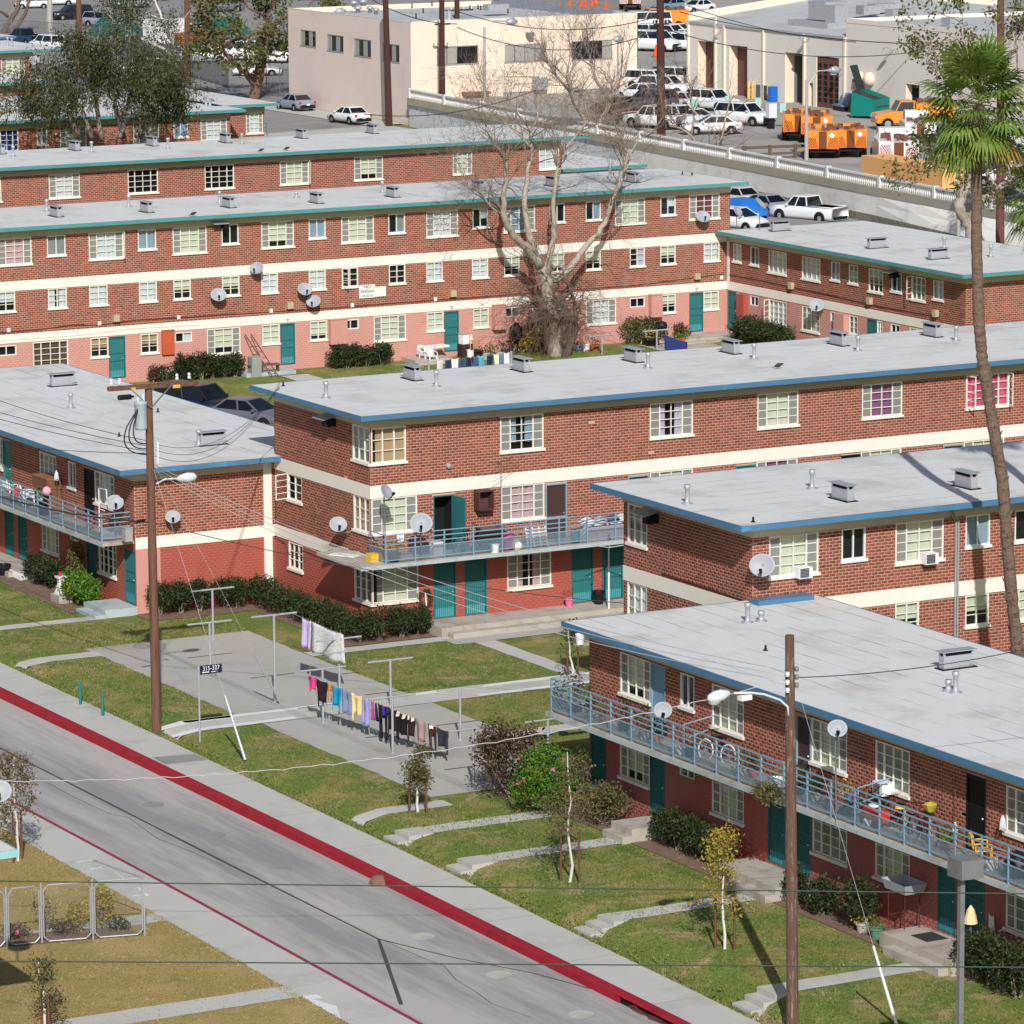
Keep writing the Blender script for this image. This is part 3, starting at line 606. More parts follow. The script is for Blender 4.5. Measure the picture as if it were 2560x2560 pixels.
FW = Building('apartment_wing', 'low teal edged roof of a two storey wing between the bare branches', 'apartment building', 131.0, 139.4, 237.2, 252, 1.1, GA)
f = Facade(FW, 'x', 237.2, 131.0, 139.4); f.walls([(-1.5, 4.84, 'brick'), (4.84, 5.25, M_frieze)])
roof(FW, 5.25, M_teal, (-.02, .75, .75, .6), False, 4.84); FW.done(40, 8)
GB = Building('apartment_block', 'brick block with teal fascia behind the dark leafy tree at upper left', 'apartment building', 92, 122.1, 257.9, 274, 1.2, GA)
f = Facade(GB, 'x', 257.9, 92, 122.1)
for a, c, k, l in ((-12, 46, 'big', 'nx'), (92, 118, 'slide', 'g'), (150, 216, 'big', 'b'), (333, 397, 'big', 'g'), (434, 469.6, 'slide', 'u'), (502, 567.5, 'big', 'l')): window(f, a, c, 6.04 if k == 'big' else 6.33, 7.45, k, l)
f.walls(zf_); roof(GB, FZ, M_teal, (.3, .75, .75, .6), True, T2)
vents(GB, [(515, 263, 'p'), (525, 265, 'p'), (300, 240, 'c')]); GB.done(300, 9)
G2 = Building('apartment_block', 'narrow brick block with corner window at the end of the upper left row', 'apartment building', 122.2, 126.0, 261, 274.2, 1.2, GA)
f = Facade(G2, 'x', 261, 122.2, 126.0); window(f, 615, 657, 6.04, 7.45, 'big', 'l'); f.walls([(-1.5, 5.9, M_coral), (5.9, T2, 'brick'), (T2, FZ, M_frieze)])
roof(G2, FZ, M_teal, (0, .75, .75, .6), True, T2); G2.done(60, 10)
H1 = Building('apartment_block', 'teal edged brick block partly hidden by the leafy tree, third row at left', 'apartment building', 100, 121.2, 286.3, 303, 1.2, GA)
f = Facade(H1, 'x', 286.3, 100, 121.2); window(f, 128, 150, 6.04, 7.45, 'small', 'l'); f.walls(zf_); roof(H1, FZ, M_teal, (.3, .6, .75, .6), True, T2); H1.done(200, 11)
H2 = Building('apartment_block', 'brick block with teal fascia and one cream window, top left row', 'apartment building', 110, 132.9, 315.6, 325, 1.2, GA)
f = Facade(H2, 'x', 315.6, 110, 132.9); window(f, 3, 62, 6.04, 7.45, 'big', 'b'); f.walls(zf_); roof(H2, FZ, M_teal, (.3, 2.2, .75, .6), True, T2); vents(H2, [(19, 113, 'p'), (30, 115, 'p')]); H2.done(120, 12)
H3 = Building('apartment_block', 'sliver of pale roof with blue edge at the left border, farthest row', 'apartment building', 120, 137, 330.5, 340, 1.2, GA)
f = Facade(H3, 'x', 330.5, 120, 137); f.walls(zf_); roof(H3, FZ, M_blue, (.3, .6, .75, .6), True, T2); H3.done(20, 13)
# ---------------------------------------------------------------- ground
def interp(v, xs, ys): return float(np.interp(v, xs, ys))
def zwalk(y): return interp(y, (60, 85, 100, 117, 136, 150, 260), (-1.2, -1.05, -.83, -.64, -.55, -.52, -.45))
def zlawn(y): return interp(y, (60, 156, 200, 215, 300), (-.38, -.38, .27, .45, .5))
def gz(x, y):
    wz = zwalk(y)
    if x <= 51.4: return wz+.05
    if x <= 61: return wz-.4
    if x <= 62.3: return wz+(zlawn(y)-wz)*(x-61)/1.3
    return zlawn(y)
YB = [-60, 40, 60, 85, 92, 100, 108, 117, 126, 136, 143, 150, 156, 178, 200, 215, 240, 260, 300, 420, 1500]
XB = [-400, 0, 30, 51.4, 51.41, 60.98, 61, 61.65, 62.3, 75, 100, 140, 300, 900]
V = [(x, y, gz(x, y)-.0) for y in YB for x in XB]; nx = len(XB)
Fg = [(j*nx+i, j*nx+i+1, (j+1)*nx+i+1, (j+1)*nx+i) for j in range(len(YB)-1) for i in range(nx-1)]
def grass_mat(name, green, mid, dry, cv1, cv2):
    m = mat(name, green, .95, .28, 9, c2=mid, cv=cv1, c2s=.55, bump=.6, bs=14)
    t = m.node_tree; N = t.nodes; Lk = t.links; b = N['Principled BSDF']; src = b.inputs['Base Color'].links[0].from_socket
    tc = N.new('ShaderNodeTexCoord')
    n = N.new('ShaderNodeTexNoise'); n.inputs['Scale'].default_value = .8; n.inputs['Detail'].default_value = 8; n.inputs['Roughness'].default_value = .72; n.inputs['Distortion'].default_value = .6; Lk.new(tc.outputs['Object'], n.inputs['Vector'])
    rp = N.new('ShaderNodeMapRange'); rp.inputs['From Min'].default_value = cv2; rp.inputs['From Max'].default_value = cv2+.12; Lk.new(n.outputs[0], rp.inputs[0])
    n4 = N.new('ShaderNodeTexNoise'); n4.inputs['Scale'].default_value = 22; n4.inputs['Detail'].default_value = 3; Lk.new(tc.outputs['Object'], n4.inputs['Vector'])
    mr = N.new('ShaderNodeMapRange'); mr.inputs['From Min'].default_value = .25; mr.inputs['From Max'].default_value = .75; mr.inputs['To Min'].default_value = .55; mr.inputs['To Max'].default_value = 1.5; Lk.new(n4.outputs[0], mr.inputs[0])
    m2 = N.new('ShaderNodeMix'); m2.data_type = 'RGBA'; m2.inputs[7].default_value = S(*dry); Lk.new(rp.outputs[0], m2.inputs[0]); Lk.new(src, m2.inputs[6])
    m3 = N.new('ShaderNodeMix'); m3.data_type = 'RGBA'; m3.blend_type = 'MULTIPLY'; m3.inputs[0].default_value = 1; Lk.new(m2.outputs[2], m3.inputs[6]); Lk.new(mr.outputs[0], m3.inputs[7])
    Lk.new(m3.outputs[2], b.inputs['Base Color']); return m
M_lawn = grass_mat('lawn_grass', (102, 120, 52), (140, 132, 74), (164, 146, 104), .47, .53)
M_dry = grass_mat('dry_lawn_grass', (158, 140, 84), (174, 150, 100), (118, 122, 70), .46, .58)
structure(MB().add(V, Fg).build('ground', M_lawn))
def sheet(name, x0, x1, y0, y1, dz, m, zf=gz, ny=None, nx_=2, rag=0., side=.0):
    ys = sorted({y0, y1, *[q for q in YB if y0 < q < y1]}) if ny is None else list(np.linspace(y0, y1, ny))
    xs = sorted({x0, x1, *[q for q in XB if x0 < q < x1]})
    V = []; k = len(xs)
    for y in ys:
        for i, x in enumerate(xs):
            q = x+(RN.uniform(-rag, rag) if rag and i in (0, k-1) else 0)
            V.append((q, y, zf(x, y)+dz))
    Fs = [(j*k+i, j*k+i+1, (j+1)*k+i+1, (j+1)*k+i) for j in range(len(ys)-1) for i in range(k-1)]
    return structure(MB().add(V, Fs).build(name, m))
def quad(name, pts, dz, m, n=10, zf=gz):
    """bilinear patch over four ground corners, draped"""
    a, b, c, d = [np.array(p, float) for p in pts]; V = []; 
    for j in range(n+1):
        for i in range(n+1):
            u, v = i/n, j/n; p = (a*(1-u)+b*u)*(1-v)+(d*(1-u)+c*u)*v; V.append((p[0], p[1], zf(p[0], p[1])+dz))
    return structure(MB().add(V, [(j*(n+1)+i, j*(n+1)+i+1, (j+1)*(n+1)+i+1, (j+1)*(n+1)+i) for j in range(n) for i in range(n)]).build(name, m))
M_road = mat('road_concrete', (184, 181, 176), .9, .09, .5, c2=(150, 148, 148), cv=.47, c2s=.22, bump=.1, stretch=(1.6, .16, 1))
M_walk = mat('sidewalk_concrete', (196, 195, 188), .9, .06, .8, c2=(180, 180, 174), cv=.52, c2s=.35, bump=.1)
M_walk2 = mat('new_concrete', (206, 208, 206), .85, .04, 1)
M_patch = mat('white_repair_concrete', (228, 230, 230), .8, .03, 2)
M_pad = mat('court_concrete', (184, 182, 174), .92, .08, .6, c2=(170, 166, 158), cv=.5, c2s=.3, bump=.12)
M_kerb = mat('red_kerb_paint', (164, 32, 46), .6, .1, 2, c2=(128, 24, 36), cv=.55, c2s=.8)
M_lowk = mat('red_kerb_worn', (146, 60, 78), .7, .08, 2)
M_soil = mat('soil', (128, 106, 88), 1, .2, 4, c2=(150, 128, 110), cv=.55, c2s=2, bump=.5, bs=25)
M_tar = mat('tar_seal', (84, 79, 74), .8, .15, 3)
M_asph = mat('asphalt', (152, 150, 147), .95, .08, .6, c2=(138, 136, 134), cv=.5, c2s=.2, bump=.1)
zw = lambda x, y: zwalk(y)
# road cross-section strips, each following the fall of the sidewalk
def zroad(x, y): return zwalk(y)-.24+.05*(1-((x-56)/3.1)**2)
structure(sheet('road', 53.22, 59.08, -40, 260, 0, M_road, zroad, 150)) if False else None
V = []; ys = np.linspace(30, 260, 90); xs = np.linspace(53.2, 59.1, 7)
for y in ys:
    for x in xs: V.append((x, y, zroad(x, y)))
structure(MB().add(V, [(j*7+i, j*7+i+1, (j+1)*7+i+1, (j+1)*7+i) for j in range(89) for i in range(6)]).build('road', M_road))
def strip(name, prof, m, y0=30, y1=260, n=90):
    V = []; k = len(prof)
    for y in np.linspace(y0, y1, n):
        for x, dz in prof: V.append((x, y, zwalk(y)+dz))
    return structure(MB().add(V, [(j*k+i, j*k+i+1, (j+1)*k+i+1, (j+1)*k+i) for j in range(n-1) for i in range(k-1)]).build(name, m))
YC = 101.2   # the kerb opens into a storm drain nearer than this
strip('kerb', [(59.06, -.27), (59.09, -.03), (59.13, 0), (59.4, .004)], M_kerb, YC, 260)
strip('kerb', [(59.06, -.04), (59.09, -.01), (59.13, .0), (59.4, .004)], M_kerb, 30, YC)
strip('kerb', [(53.2, -.2), (53.18, .005), (53.12, .012), (53.03, .012)], M_lowk)
strip('sidewalk', [(59.4, .0), (61.02, .0)], M_walk); strip('sidewalk', [(51.38, .0), (53.03, .012)], M_walk)
# storm drain: dark throat under the red lintel, sagging mesh screen
dr = thing('storm_drain', 'dark kerb opening with torn mesh screen under the red kerb at the bottom edge', 'storm drain', (59.1, 97.5, zwalk(97.5)-.24))
MB().bx(.02, .9, -9, 3.66, -.25, .19).build('throat', M_dark, dr)
MB().bx(-.04, -.0, 3.66, 3.9, -.02, .22).build('end_block', M_kerb, dr)
V = []; 
for i in range(40):
    y = -8.5+i*.3; V += [(-.005-.03*RN.random(), y, .14+.03*math.sin(i*1.7)+RN.uniform(-.02, .02)), (-.01-.12*RN.random()*(i % 3 > 0), y, -.0+RN.uniform(0, .03))]
MB().add(V, [(2*i, 2*i+2, 2*i+3, 2*i+1) for i in range(39)]).build('mesh_screen', mesh_mat('torn_mesh', (120, 66, 66), .6), dr)
# sealed joints and cracks in the road, thin raised tar beads
def bead(name, pts, w_=.035, m=M_tar, zf=zroad, lift=.006):
    P = []; 
    for (a, b) in zip(pts[:-1], pts[1:]):
        n = max(2, int(math.hypot(b[0]-a[0], b[1]-a[1])/1.2))
        for i in range(n): P.append((a[0]+(b[0]-a[0])*i/n, a[1]+(b[1]-a[1])*i/n))
    P.append(pts[-1]); V = []
    for i, p in enumerate(P):
        q0, q1 = P[max(i-1, 0)], P[min(i+1, len(P)-1)]; dx, dy = q1[0]-q0[0], q1[1]-q0[1]; l = math.hypot(dx, dy) or 1; w2 = w_*RN.uniform(.75, 1.2)
        nx_, ny_ = -dy/l*w2, dx/l*w2; z = zf(p[0], p[1])
        V += [(p[0]-nx_, p[1]-ny_, z+.003), (p[0], p[1], z+lift), (p[0]+nx_, p[1]+ny_, z+.003)]
    k = len(P); return structure(MB().add(V, [(3*i+j, 3*i+j+1, 3*i+j+4, 3*i+j+3) for i in range(k-1) for j in range(2)]).build(name, m))
rd = lambda px, py: tuple(PZ(px, py, zroad(56, PZ(px, py, -.85)[1]))[:2])
bead('road_joint', [rd(0, 1870), rd(250, 1997), rd(600, 2175), rd(946, 2348)], .045)
bead('road_joint', [rd(946, 2348), rd(1003, 2510)], .05); bead('road_joint', [rd(946, 2348), rd(1140, 2395), rd(1330, 2430), rd(1500, 2474)], .035)
bead('road_crack', [rd(100, 1946), rd(180, 1990), rd(275, 2035), rd(320, 2043), rd(395, 2097), rd(470, 2125), rd(560, 2165)], .01)
bead('road_crack', [rd(1110, 2415), rd(1140, 2450), rd(1190, 2480), rd(1230, 2510), rd(1330, 2545)], .011)
bead('road_crack', [rd(960, 2352), rd(1050, 2392), rd(1110, 2415)], .012)
# expansion joints across the walks, cut as thin grooves of dirt
M_jt = mat('joint_dirt', (158, 153, 144), 1, .1, 4)
for y in np.arange(86, 158, 4.65): bead('walk_joint', [(59.42, y), (61.0, y)], .012, M_jt, zw, .004)
for y in np.arange(84, 158, 3.1): bead('walk_joint', [(51.4, y), (53.02, y)], .014, M_jt, zw, .004)
# side lawn of dry grass
sheet('dry_lawn', -40, 51.36, 40, 134, .012, M_dry)
# paths and courts
def path(name, x0, x1, y0, y1, m=M_walk, dz=.014, rag=.03):
    n = max(3, int((y1-y0)/.5)); return sheet(name, x0, x1, y0, y1, dz, m, gz, n, rag=rag)
def hpath(name, x0, x1, y0, y1, m=M_walk, dz=.014, rag=.03):
    xs = sorted({x0, x1, *np.arange(math.ceil(x0*2)/2, x1, .5), *[q for q in XB if x0 < q < x1]}); V = []
    for x in xs: V += [(x, y0+RN.uniform(-rag, rag), gz(x, y0)+dz), (x, y1+RN.uniform(-rag, rag), gz(x, y1)+dz)]
    k = len(xs); return structure(MB().add(V, [(2*i, 2*i+2, 2*i+3, 2*i+1) for i in range(k-1)]).build(name, m))
path('court', 64.35, 71.0, 136.3, 149.2, M_pad, .012, .05); path('court', 64.5, 71.05, 122.2, 134.5, M_pad, .012, .05)
hpath('path', 61, 96, 134.55, 136.25, M_walk, .017)
hpath('path', 61, 67, 154.0, 154.75); hpath('path', 61, 64.5, 147.7, 148.6); path('path', 77.3, 78.15, 136.2, 144.2)
hpath('path', 71, 77.6, 143.7, 144.5, M_walk, .018); path('path', 76.5, 100, 142.9, 144.0, M_pad, .022)
hpath('path', 71, 80, 128.35, 129.25); hpath('path', 61, 64.6, 120.9, 121.7)
for y in (118.05, 114.0, 106.3, 97.75): hpath('path', 62.2, 66.7, y, y+.85)
hpath('path', 30, 51.4, 104.95, 106.1, M_walk, .02); hpath('path', 30, 51.4, 113.6, 114.5, M_walk, .02)
# pale repair strips along the cross path and at the sidewalk
for x0, x1, y0, y1 in ((61.1, 64.1, 135.75, 136.2), (61.2, 65.9, 134.6, 134.95), (70, 78.5, 135.85, 136.2), (73, 79, 134.62, 134.9), (62.2, 70.5, 135.9, 136.22)): hpath('repair_strip', x0, x1, y0, y1, M_patch, .021, .04)
quad('repair_patch', ((51.5, 104.8), (53.0, 104.7), (53.0, 105.0), (51.5, 105.2)), .004, M_patch, 3, zw); quad('repair_patch', ((51.4, 102.6), (51.9, 103.9), (51.6, 104.9), (51.4, 104.6)), .0045, M_patch, 3, zw)
quad('repair_patch', ((59.5, 131.4), (60.95, 131.3), (60.95, 132.3), (59.5, 132.5)), .004, M_asph, 3, zw)
wk = lambda px, py: tuple(PZ(px, py, zwalk(PZ(px, py, -.75)[1]))[:2])
for pts in ([(245, 2149), (267, 2150), (258, 2163), (248, 2170), (225, 2173)], [(248, 2170), (275, 2173), (295, 2185), (310, 2197)], [(190, 2155), (245, 2149)], [(345, 2218), (360, 2232), (370, 2240)], [(330, 2240), (372, 2235)]):
    bead('sealed_crack', [wk(*p) for p in pts], .05, M_patch, zw, .008)
quad('planting_bed', ((66.9, 97), (68.34, 97), (68.34, 118.8), (66.9, 118.8)), .02, M_soil, 8)
quad('planting_bed', ((71.2, 144.6), (76.6, 144.6), (76.6, 145.85), (71.2, 145.85)), .02, M_soil, 8); quad('planting_bed', ((72.9, 145.8), (74.55, 145.8), (74.55, 154.1), (72.9, 154.1)), .018, M_soil, 8)
quad('planting_bed', ((68.6, 152.6), (72.9, 152.6), (72.9, 154.2), (68.6, 154.2)), .018, M_soil, 8); quad('planting_bed', ((66.6, 155.6), (68.7, 155.6), (68.7, 164), (66.6, 164)), .02, M_soil, 8)
# rear parking, street and yard
sheet('parking_lot', 137.5, 171, 183, 330, .03, M_asph); sheet('parking_lot', 66, 84, 183, 199.5, .02, M_asph)
sheet('street', 60, 400, 338, 1500, .06, M_asph); sheet('street', 131, 171.3, 276, 340, .05, M_asph)
path('path', 99.5, 101, 199, 204.6, M_walk, .03); hpath('path', 121.0, 124.8, 200.5, 205.0, M_porch, .03); path('path', 122.6, 123.8, 186, 203, M_walk, .035)
# manhole covers
for px, py in ((383, 2011), (535, 2086), (700, 2166), (1057, 2340), (1248, 2436), (1453, 2535)):
    p = rd(px, py); MB().lathe([(.36, 0), (.36, .008), (.3, .009), (.29, .006), (0.01, .006)], 20, cap=False).build('manhole_cover', M_asph if py < 2300 else M_concrete, None, (p[0], p[1], zroad(*p)+.002)); o = bpy.context.scene.collection.objects[-1]
    structure(o)
# grass tufts breaking the edges of lawns: real blades, one piece of ground cover
def tufts(name, n, areas, m, h=(.03, .08), seed=5):
    rng = np.random.default_rng(seed); P = []
    tot = sum((a[1]-a[0])*(a[3]-a[2])*a[4] for a in areas)
    for x0, x1, y0, y1, wgt in areas:
        k = int(n*(x1-x0)*(y1-y0)*wgt/tot); P.append(np.stack([rng.uniform(x0, x1, k), rng.uniform(y0, y1, k)], 1))
    P = np.concatenate(P); z = np.array([gz(x, y) for x, y in P]); k = len(P); V = np.zeros((k, 3, 3)); a = rng.uniform(0, 6.28, k); hh = rng.uniform(h[0], h[1], k); wd = rng.uniform(.015, .04, k)
    V[:, 0] = np.stack([P[:, 0]-np.cos(a)*wd, P[:, 1]-np.sin(a)*wd, z], 1); V[:, 1] = np.stack([P[:, 0]+np.cos(a)*wd, P[:, 1]+np.sin(a)*wd, z], 1)
    V[:, 2] = np.stack([P[:, 0]+rng.normal(0, .03, k), P[:, 1]+rng.normal(0, .03, k), z+hh], 1)
    o = from_np(name, V.reshape(-1, 3), np.arange(3*k).reshape(-1, 3), m); o['kind'] = 'stuff'; return o
EDG = [(61.0, 61.25, 86, 148, 14), (61.2, 64.4, 136.4, 147.6, 1), (61.1, 64.4, 122, 134.4, 1), (71.0, 77.2, 136.4, 143.6, 1), (71.1, 80, 129.4, 134.4, 1), (71, 76, 120, 128.2, 1), (61.3, 66.8, 98.8, 120.8, 1.2), (61.2, 66.8, 86, 97.6, 1.2), (61.3, 66.4, 148.8, 153.9, 1), (64.2, 71.1, 149.2, 152.5, 1), (61, 66.6, 155, 164, .7), (77, 126, 186, 205, .25)]
tufts('grass', 60000, EDG, mat('grass_blade', (110, 120, 60), .9, .2, 5, c2=(150, 140, 98), cv=.52, c2s=.6))
tufts('grass', 22000, [(30, 51.35, 90, 130, 1), (51.1, 51.45, 92, 130, 12)], mat('dry_grass_blade', (158, 144, 102), .9, .2, 5, c2=(124, 126, 74), cv=.55, c2s=.6), seed=6)
# porches and steps
def porch(name, label, x0, x1, y0, y1, zt, step=(), zg=-.5, m=M_porch, cat='porch'):
    t = thing(name, label, cat, (x0, y0, zg), 0, 'concrete porches'); L = (-x0, -y0, -zg)
    MB().bx(x0, x1, y0, y1, zg, zt).build('platform', m, t, L)
    for a, b, c, d, z in step: MB().bx(a, b, c, d, zg, z).build('step', m, t, L)
porch('porch', 'concrete porch with one step below the two doors beside the wall wreath', 76.65, 100, 144.3, 145.85, .0, [(76.9, 100, 143.85, 144.3, -.17)])
porch('porch', 'bluish painted concrete porch with steps at the end door under the left balcony', 67.35, 68.71, 154.1, 156.1, -.06, [(66.95, 67.35, 154.1, 155.9, -.24)], m=M_conc2)
porch('porch', 'small concrete porch behind the white picket border at left', 67.2, 68.71, 163.2, 168, -.06)
porch('porch', 'small concrete porch with step beside the rose bush', 66.95, 68.34, 113.9, 115.15, .05, [(66.62, 66.95, 113.9, 115.1, -.16)])
porch('porch', 'concrete porch with step in front of the two doors behind the wooden pole', 67.0, 68.34, 105.85, 109.2, .05, [(66.65, 67.0, 105.85, 108.1, -.16)])
porch('porch', 'wide concrete porch with black door mat beside the grey lamp post', 66.92, 68.34, 96.85, 100.35, .05, [(66.6, 66.92, 97.0, 99.7, -.16)])
porch('porch', 'concrete porch with two steps at the inner corner of the pink block', 122.0, 127.38, 204.6, 206.48, .55, [(122.0, 125.6, 204.2, 204.6, .42)], .2)
porch('porch', 'concrete steps below the green door with flower pots on both sides', 107.4, 109.6, 204.9, 206.48, .55, [(107.4, 109.3, 204.5, 204.9, .42)], .2)
porch('porch', 'grey concrete step below the green door beside the leaning ladder', 97.8, 100.6, 205.1, 206.48, .52, (), .2, M_conc2)
for i, (y, lb) in enumerate(((118.0, 'farthest'), (113.95, 'second from far end'), (106.25, 'second nearest'), (97.7, 'nearest, beside the weathered pole'))):
    zt = -.38+.015; z0 = zwalk(y); st = thing('lawn_steps', 'concrete steps in the lawn edge by the sidewalk, '+lb, 'steps', (61.1, y, z0-.1), 0, 'steps from sidewalk to porches'); n = 3 if z0 < -.75 else 2; rise = (zt-z0)/n
    for k in range(n):
        MB().bx(k*.38, 1.25 if k == n-1 else (k+1)*.38+.01*0, 0, .95, 0, .1+rise*(k+1)).build('step', M_concrete, st)
# ---------------------------------------------------------------- trees, shrubs, hedges
def leaf_mat(name, c, c2, sp=.3):
    m = mat(name, c, .6, .22, 2.5, c2=c2, cv=.5, c2s=1.3, tint=True, spec=sp)
    t = m.node_tree; N = t.nodes; Lk = t.links; b = N['Principled BSDF']; src = b.inputs['Base Color'].links[0].from_socket
    tr = N.new('ShaderNodeBsdfTranslucent'); Lk.new(src, tr.inputs[0]); mx = N.new('ShaderNodeMixShader'); mx.inputs[0].default_value = .25
    Lk.new(b.outputs[0], mx.inputs[1]); Lk.new(tr.outputs[0], mx.inputs[2]); Lk.new(mx.outputs[0], N['Material Output'].inputs[0]); return m
LF = {'hedge': leaf_mat('hedge_leaf', (58, 72, 40), (82, 94, 50)), 'dark': leaf_mat('dark_leaf', (74, 82, 46), (104, 104, 64)), 'bright': leaf_mat('bright_leaf', (84, 130, 40), (128, 150, 52)),
      'brown': leaf_mat('autumn_leaf', (120, 104, 66), (96, 104, 54)), 'palm': leaf_mat('palm_leaf', (106, 134, 52), (130, 142, 60), .5), 'yellow': leaf_mat('yellow_leaf', (176, 156, 70), (120, 130, 58)),
      'bronze': leaf_mat('bronze_leaf', (98, 78, 62), (80, 96, 54)), 'olive': leaf_mat('olive_leaf', (104, 104, 66), (126, 118, 76)), 'syc': leaf_mat('sycamore_leaf', (96, 108, 56), (138, 116, 74)), 'pink': leaf_mat('pink_petal', (222, 120, 160), (230, 150, 180)), 'gold': leaf_mat('dry_frond', (196, 160, 84), (150, 140, 70))}
BK = {'syc': mat('sycamore_bark', (178, 168, 154), .9, .18, 5, c2=(140, 128, 116), cv=.5, c2s=2.2, bump=.4, bs=18), 'grey': mat('grey_bark', (150, 140, 130), .95, .2, 6, bump=.5, bs=20), 'dark': mat('dark_bark', (104, 90, 80), .95, .25, 6, bump=.6, bs=18),
      'white': mat('white_bark', (222, 218, 208), .85, .1, 5, c2=(150, 138, 124), cv=.58, c2s=2, bump=.2), 'brown': mat('brown_bark', (124, 98, 80), .95, .2, 6, bump=.5, bs=18), 'twig': mat('twig_bark', (134, 120, 108), .95, .15, 6), 'twig2': mat('twig_bark_brown', (118, 98, 86), .95, .15, 6),
      'stake': mat('stake_wood', (112, 78, 56), .9, .15, 4), 'palm': mat('palm_bark', (122, 104, 90), .98, .22, 3, c2=(86, 70, 60), cv=.5, c2s=4, bump=.8, bs=9, stretch=(1, 1, 2.5))}
def leaves(name, P, size, m, rng, parent=None, loc=None, asp=.5, flat=0., nd=None):
    """one leaf = a folded pair of triangles at each point"""
    P = np.asarray(P, float); n = len(P)
    if not n: return
    d = rng.normal(size=(n, 3)); d[:, 2] -= flat
    if nd is not None: d = d*.5+nd
    d /= np.linalg.norm(d, axis=1)[:, None]; a = np.cross(d, rng.normal(size=(n, 3))); a /= np.linalg.norm(a, axis=1)[:, None]+1e-9
    s_ = size*rng.uniform(.6, 1.35, n)[:, None]; c = np.cross(d, a)
    V = np.stack([P, P+d*s_*.5+a*s_*asp*.5+c*s_*.08, P+d*s_, P+d*s_*.5-a*s_*asp*.5+c*s_*.08], 1).reshape(-1, 3)
    Fq = np.arange(4*n).reshape(-1, 4); g = rng.normal(1, .2, n).clip(.5, 1.6); t = np.stack([g*rng.uniform(.9, 1.15, n), g, g*rng.uniform(.8, 1.1, n), np.ones(n)], 1)
    return from_np(name, V, Fq, m, tint=np.repeat(t, 4, 0), parent=parent, loc=loc)
def blob_pts(rng, n, c, r, clumps=30, cr=.28):
    """leaf positions gathered in clumps over an uneven ellipsoid shell"""
    u = rng.normal(size=(clumps, 3)); u /= np.linalg.norm(u, axis=1)[:, None]; q = u*rng.uniform(.45, 1., clumps)[:, None]
    k = rng.integers(clumps, size=n); P = q[k]+rng.normal(size=(n, 3))*cr; P = P[np.linalg.norm(P, axis=1) < 1.2]
    return P*np.asarray(r)+np.asarray(c)
def branch(rng, p, d, L, r, depth, out, tips, k=3, spread=.6, wob=.18, up=.1, shr=.68, segs=4):
    p = np.array(p, float); d = np.array(d, float)/np.linalg.norm(d); pts = [p.copy()]; rad = [r]
    for i in range(segs):
        d = d+rng.normal(size=3)*wob+np.array([0, 0, up]); d /= np.linalg.norm(d); p = p+d*L/segs; pts.append(p.copy()); rad.append(r*(1-.55*(i+1)/segs))
    out.append((pts, rad)); 
    if depth <= 0: tips.append((pts[-1], d)); tips.append((pts[-2], d)); return
    for j in range(k):
        i = int(rng.integers(max(1, segs-2), segs+1)) if j else segs
        a = rng.normal(size=3); a -= d*a.dot(d); a /= np.linalg.norm(a)+1e-9
        nd = d+a*spread*rng.uniform(.5, 1.2); branch(rng, pts[i], nd, L*shr*rng.uniform(.75, 1.2), max(rad[i]*.8, .008), depth-1, out, tips, k, spread, wob, up, shr, max(2, segs-1))
def tubes(segs, n=5, thin=3):
    mb = MB()
    for pts, rad in segs: mb.tube(pts, rad, n if rad[0] > .05 else thin, cap=False)
    return mb
def px_limb(pts, y, dy=0.):
    n = len(pts); return [PY(px, py, y+dy*i/max(1, n-1)) for i, (px, py) in enumerate(pts)]
def tree(name, label, cat, base, limbs, bark, twigs=None, crown=None, group=None, seed=1, twig_mat=None):
    """limbs: list of (points, r0, r1); twigs: dict for branch(); crown: (leafmat,size,per_tip,sigma)"""
    rng = np.random.default_rng(seed); t = thing(name, label, cat, tuple(base), 0, group); L = tuple(-np.array(base)); mb = MB(); seg = []; tips = []
    for pts, r0, r1 in limbs:
        P = [np.array(p) for p in pts]; Q = []
        for i in range(len(P)-1):
            for j in range(3): 
                u = j/3; Q.append(P[i]*(1-u)+P[i+1]*u+rng.normal(size=3)*min(.06, r0*.25)*(j > 0))
        Q.append(P[-1]); R_ = list(np.linspace(r0, r1, len(Q))); mb.tube(Q, [r*rng.uniform(.93, 1.08) for r in R_], 9 if r0 > .12 else 6)
        if twigs:
            for q in range(twigs.get('per', 6)):
                i = int(rng.integers(len(Q)*twigs.get('from', .4), len(Q))); d = (Q[min(i+1, len(Q)-1)]-Q[max(i-1, 0)]); d = d/(np.linalg.norm(d)+1e-9)
                a = rng.normal(size=3); d = d+a*twigs.get('a', .6); d[2] += twigs.get('lift', .3)
                branch(rng, Q[i], d, twigs['L']*rng.uniform(.6, 1.2), min(R_[i]*.6, twigs['r']), twigs['depth'], seg, tips, twigs.get('k', 3), twigs.get('spread', .6), twigs.get('wob', .2), twigs.get('up', .08), twigs.get('shr', .7))
    mb.build('trunk', BK[bark], t, L, smooth=True)
    if seg: tubes(seg).build('branches', BK[twig_mat or bark], t, L)
    if crown and tips:
        m, size, per, sg = crown[:4]; P = np.array([p for p, d in tips]); P = np.repeat(P, per, 0); P = P+rng.normal(size=P.shape)*np.array([sg, sg, sg*(crown[4] if len(crown) > 4 else 1)])
        if len(crown) > 5: P = P[rng.random(len(P)) < crown[5]]
        leaves('crown', P, size, LF[m], rng, t, L, asp=crown[6] if len(crown) > 6 else .6, flat=crown[7] if len(crown) > 7 else 0)
    return t
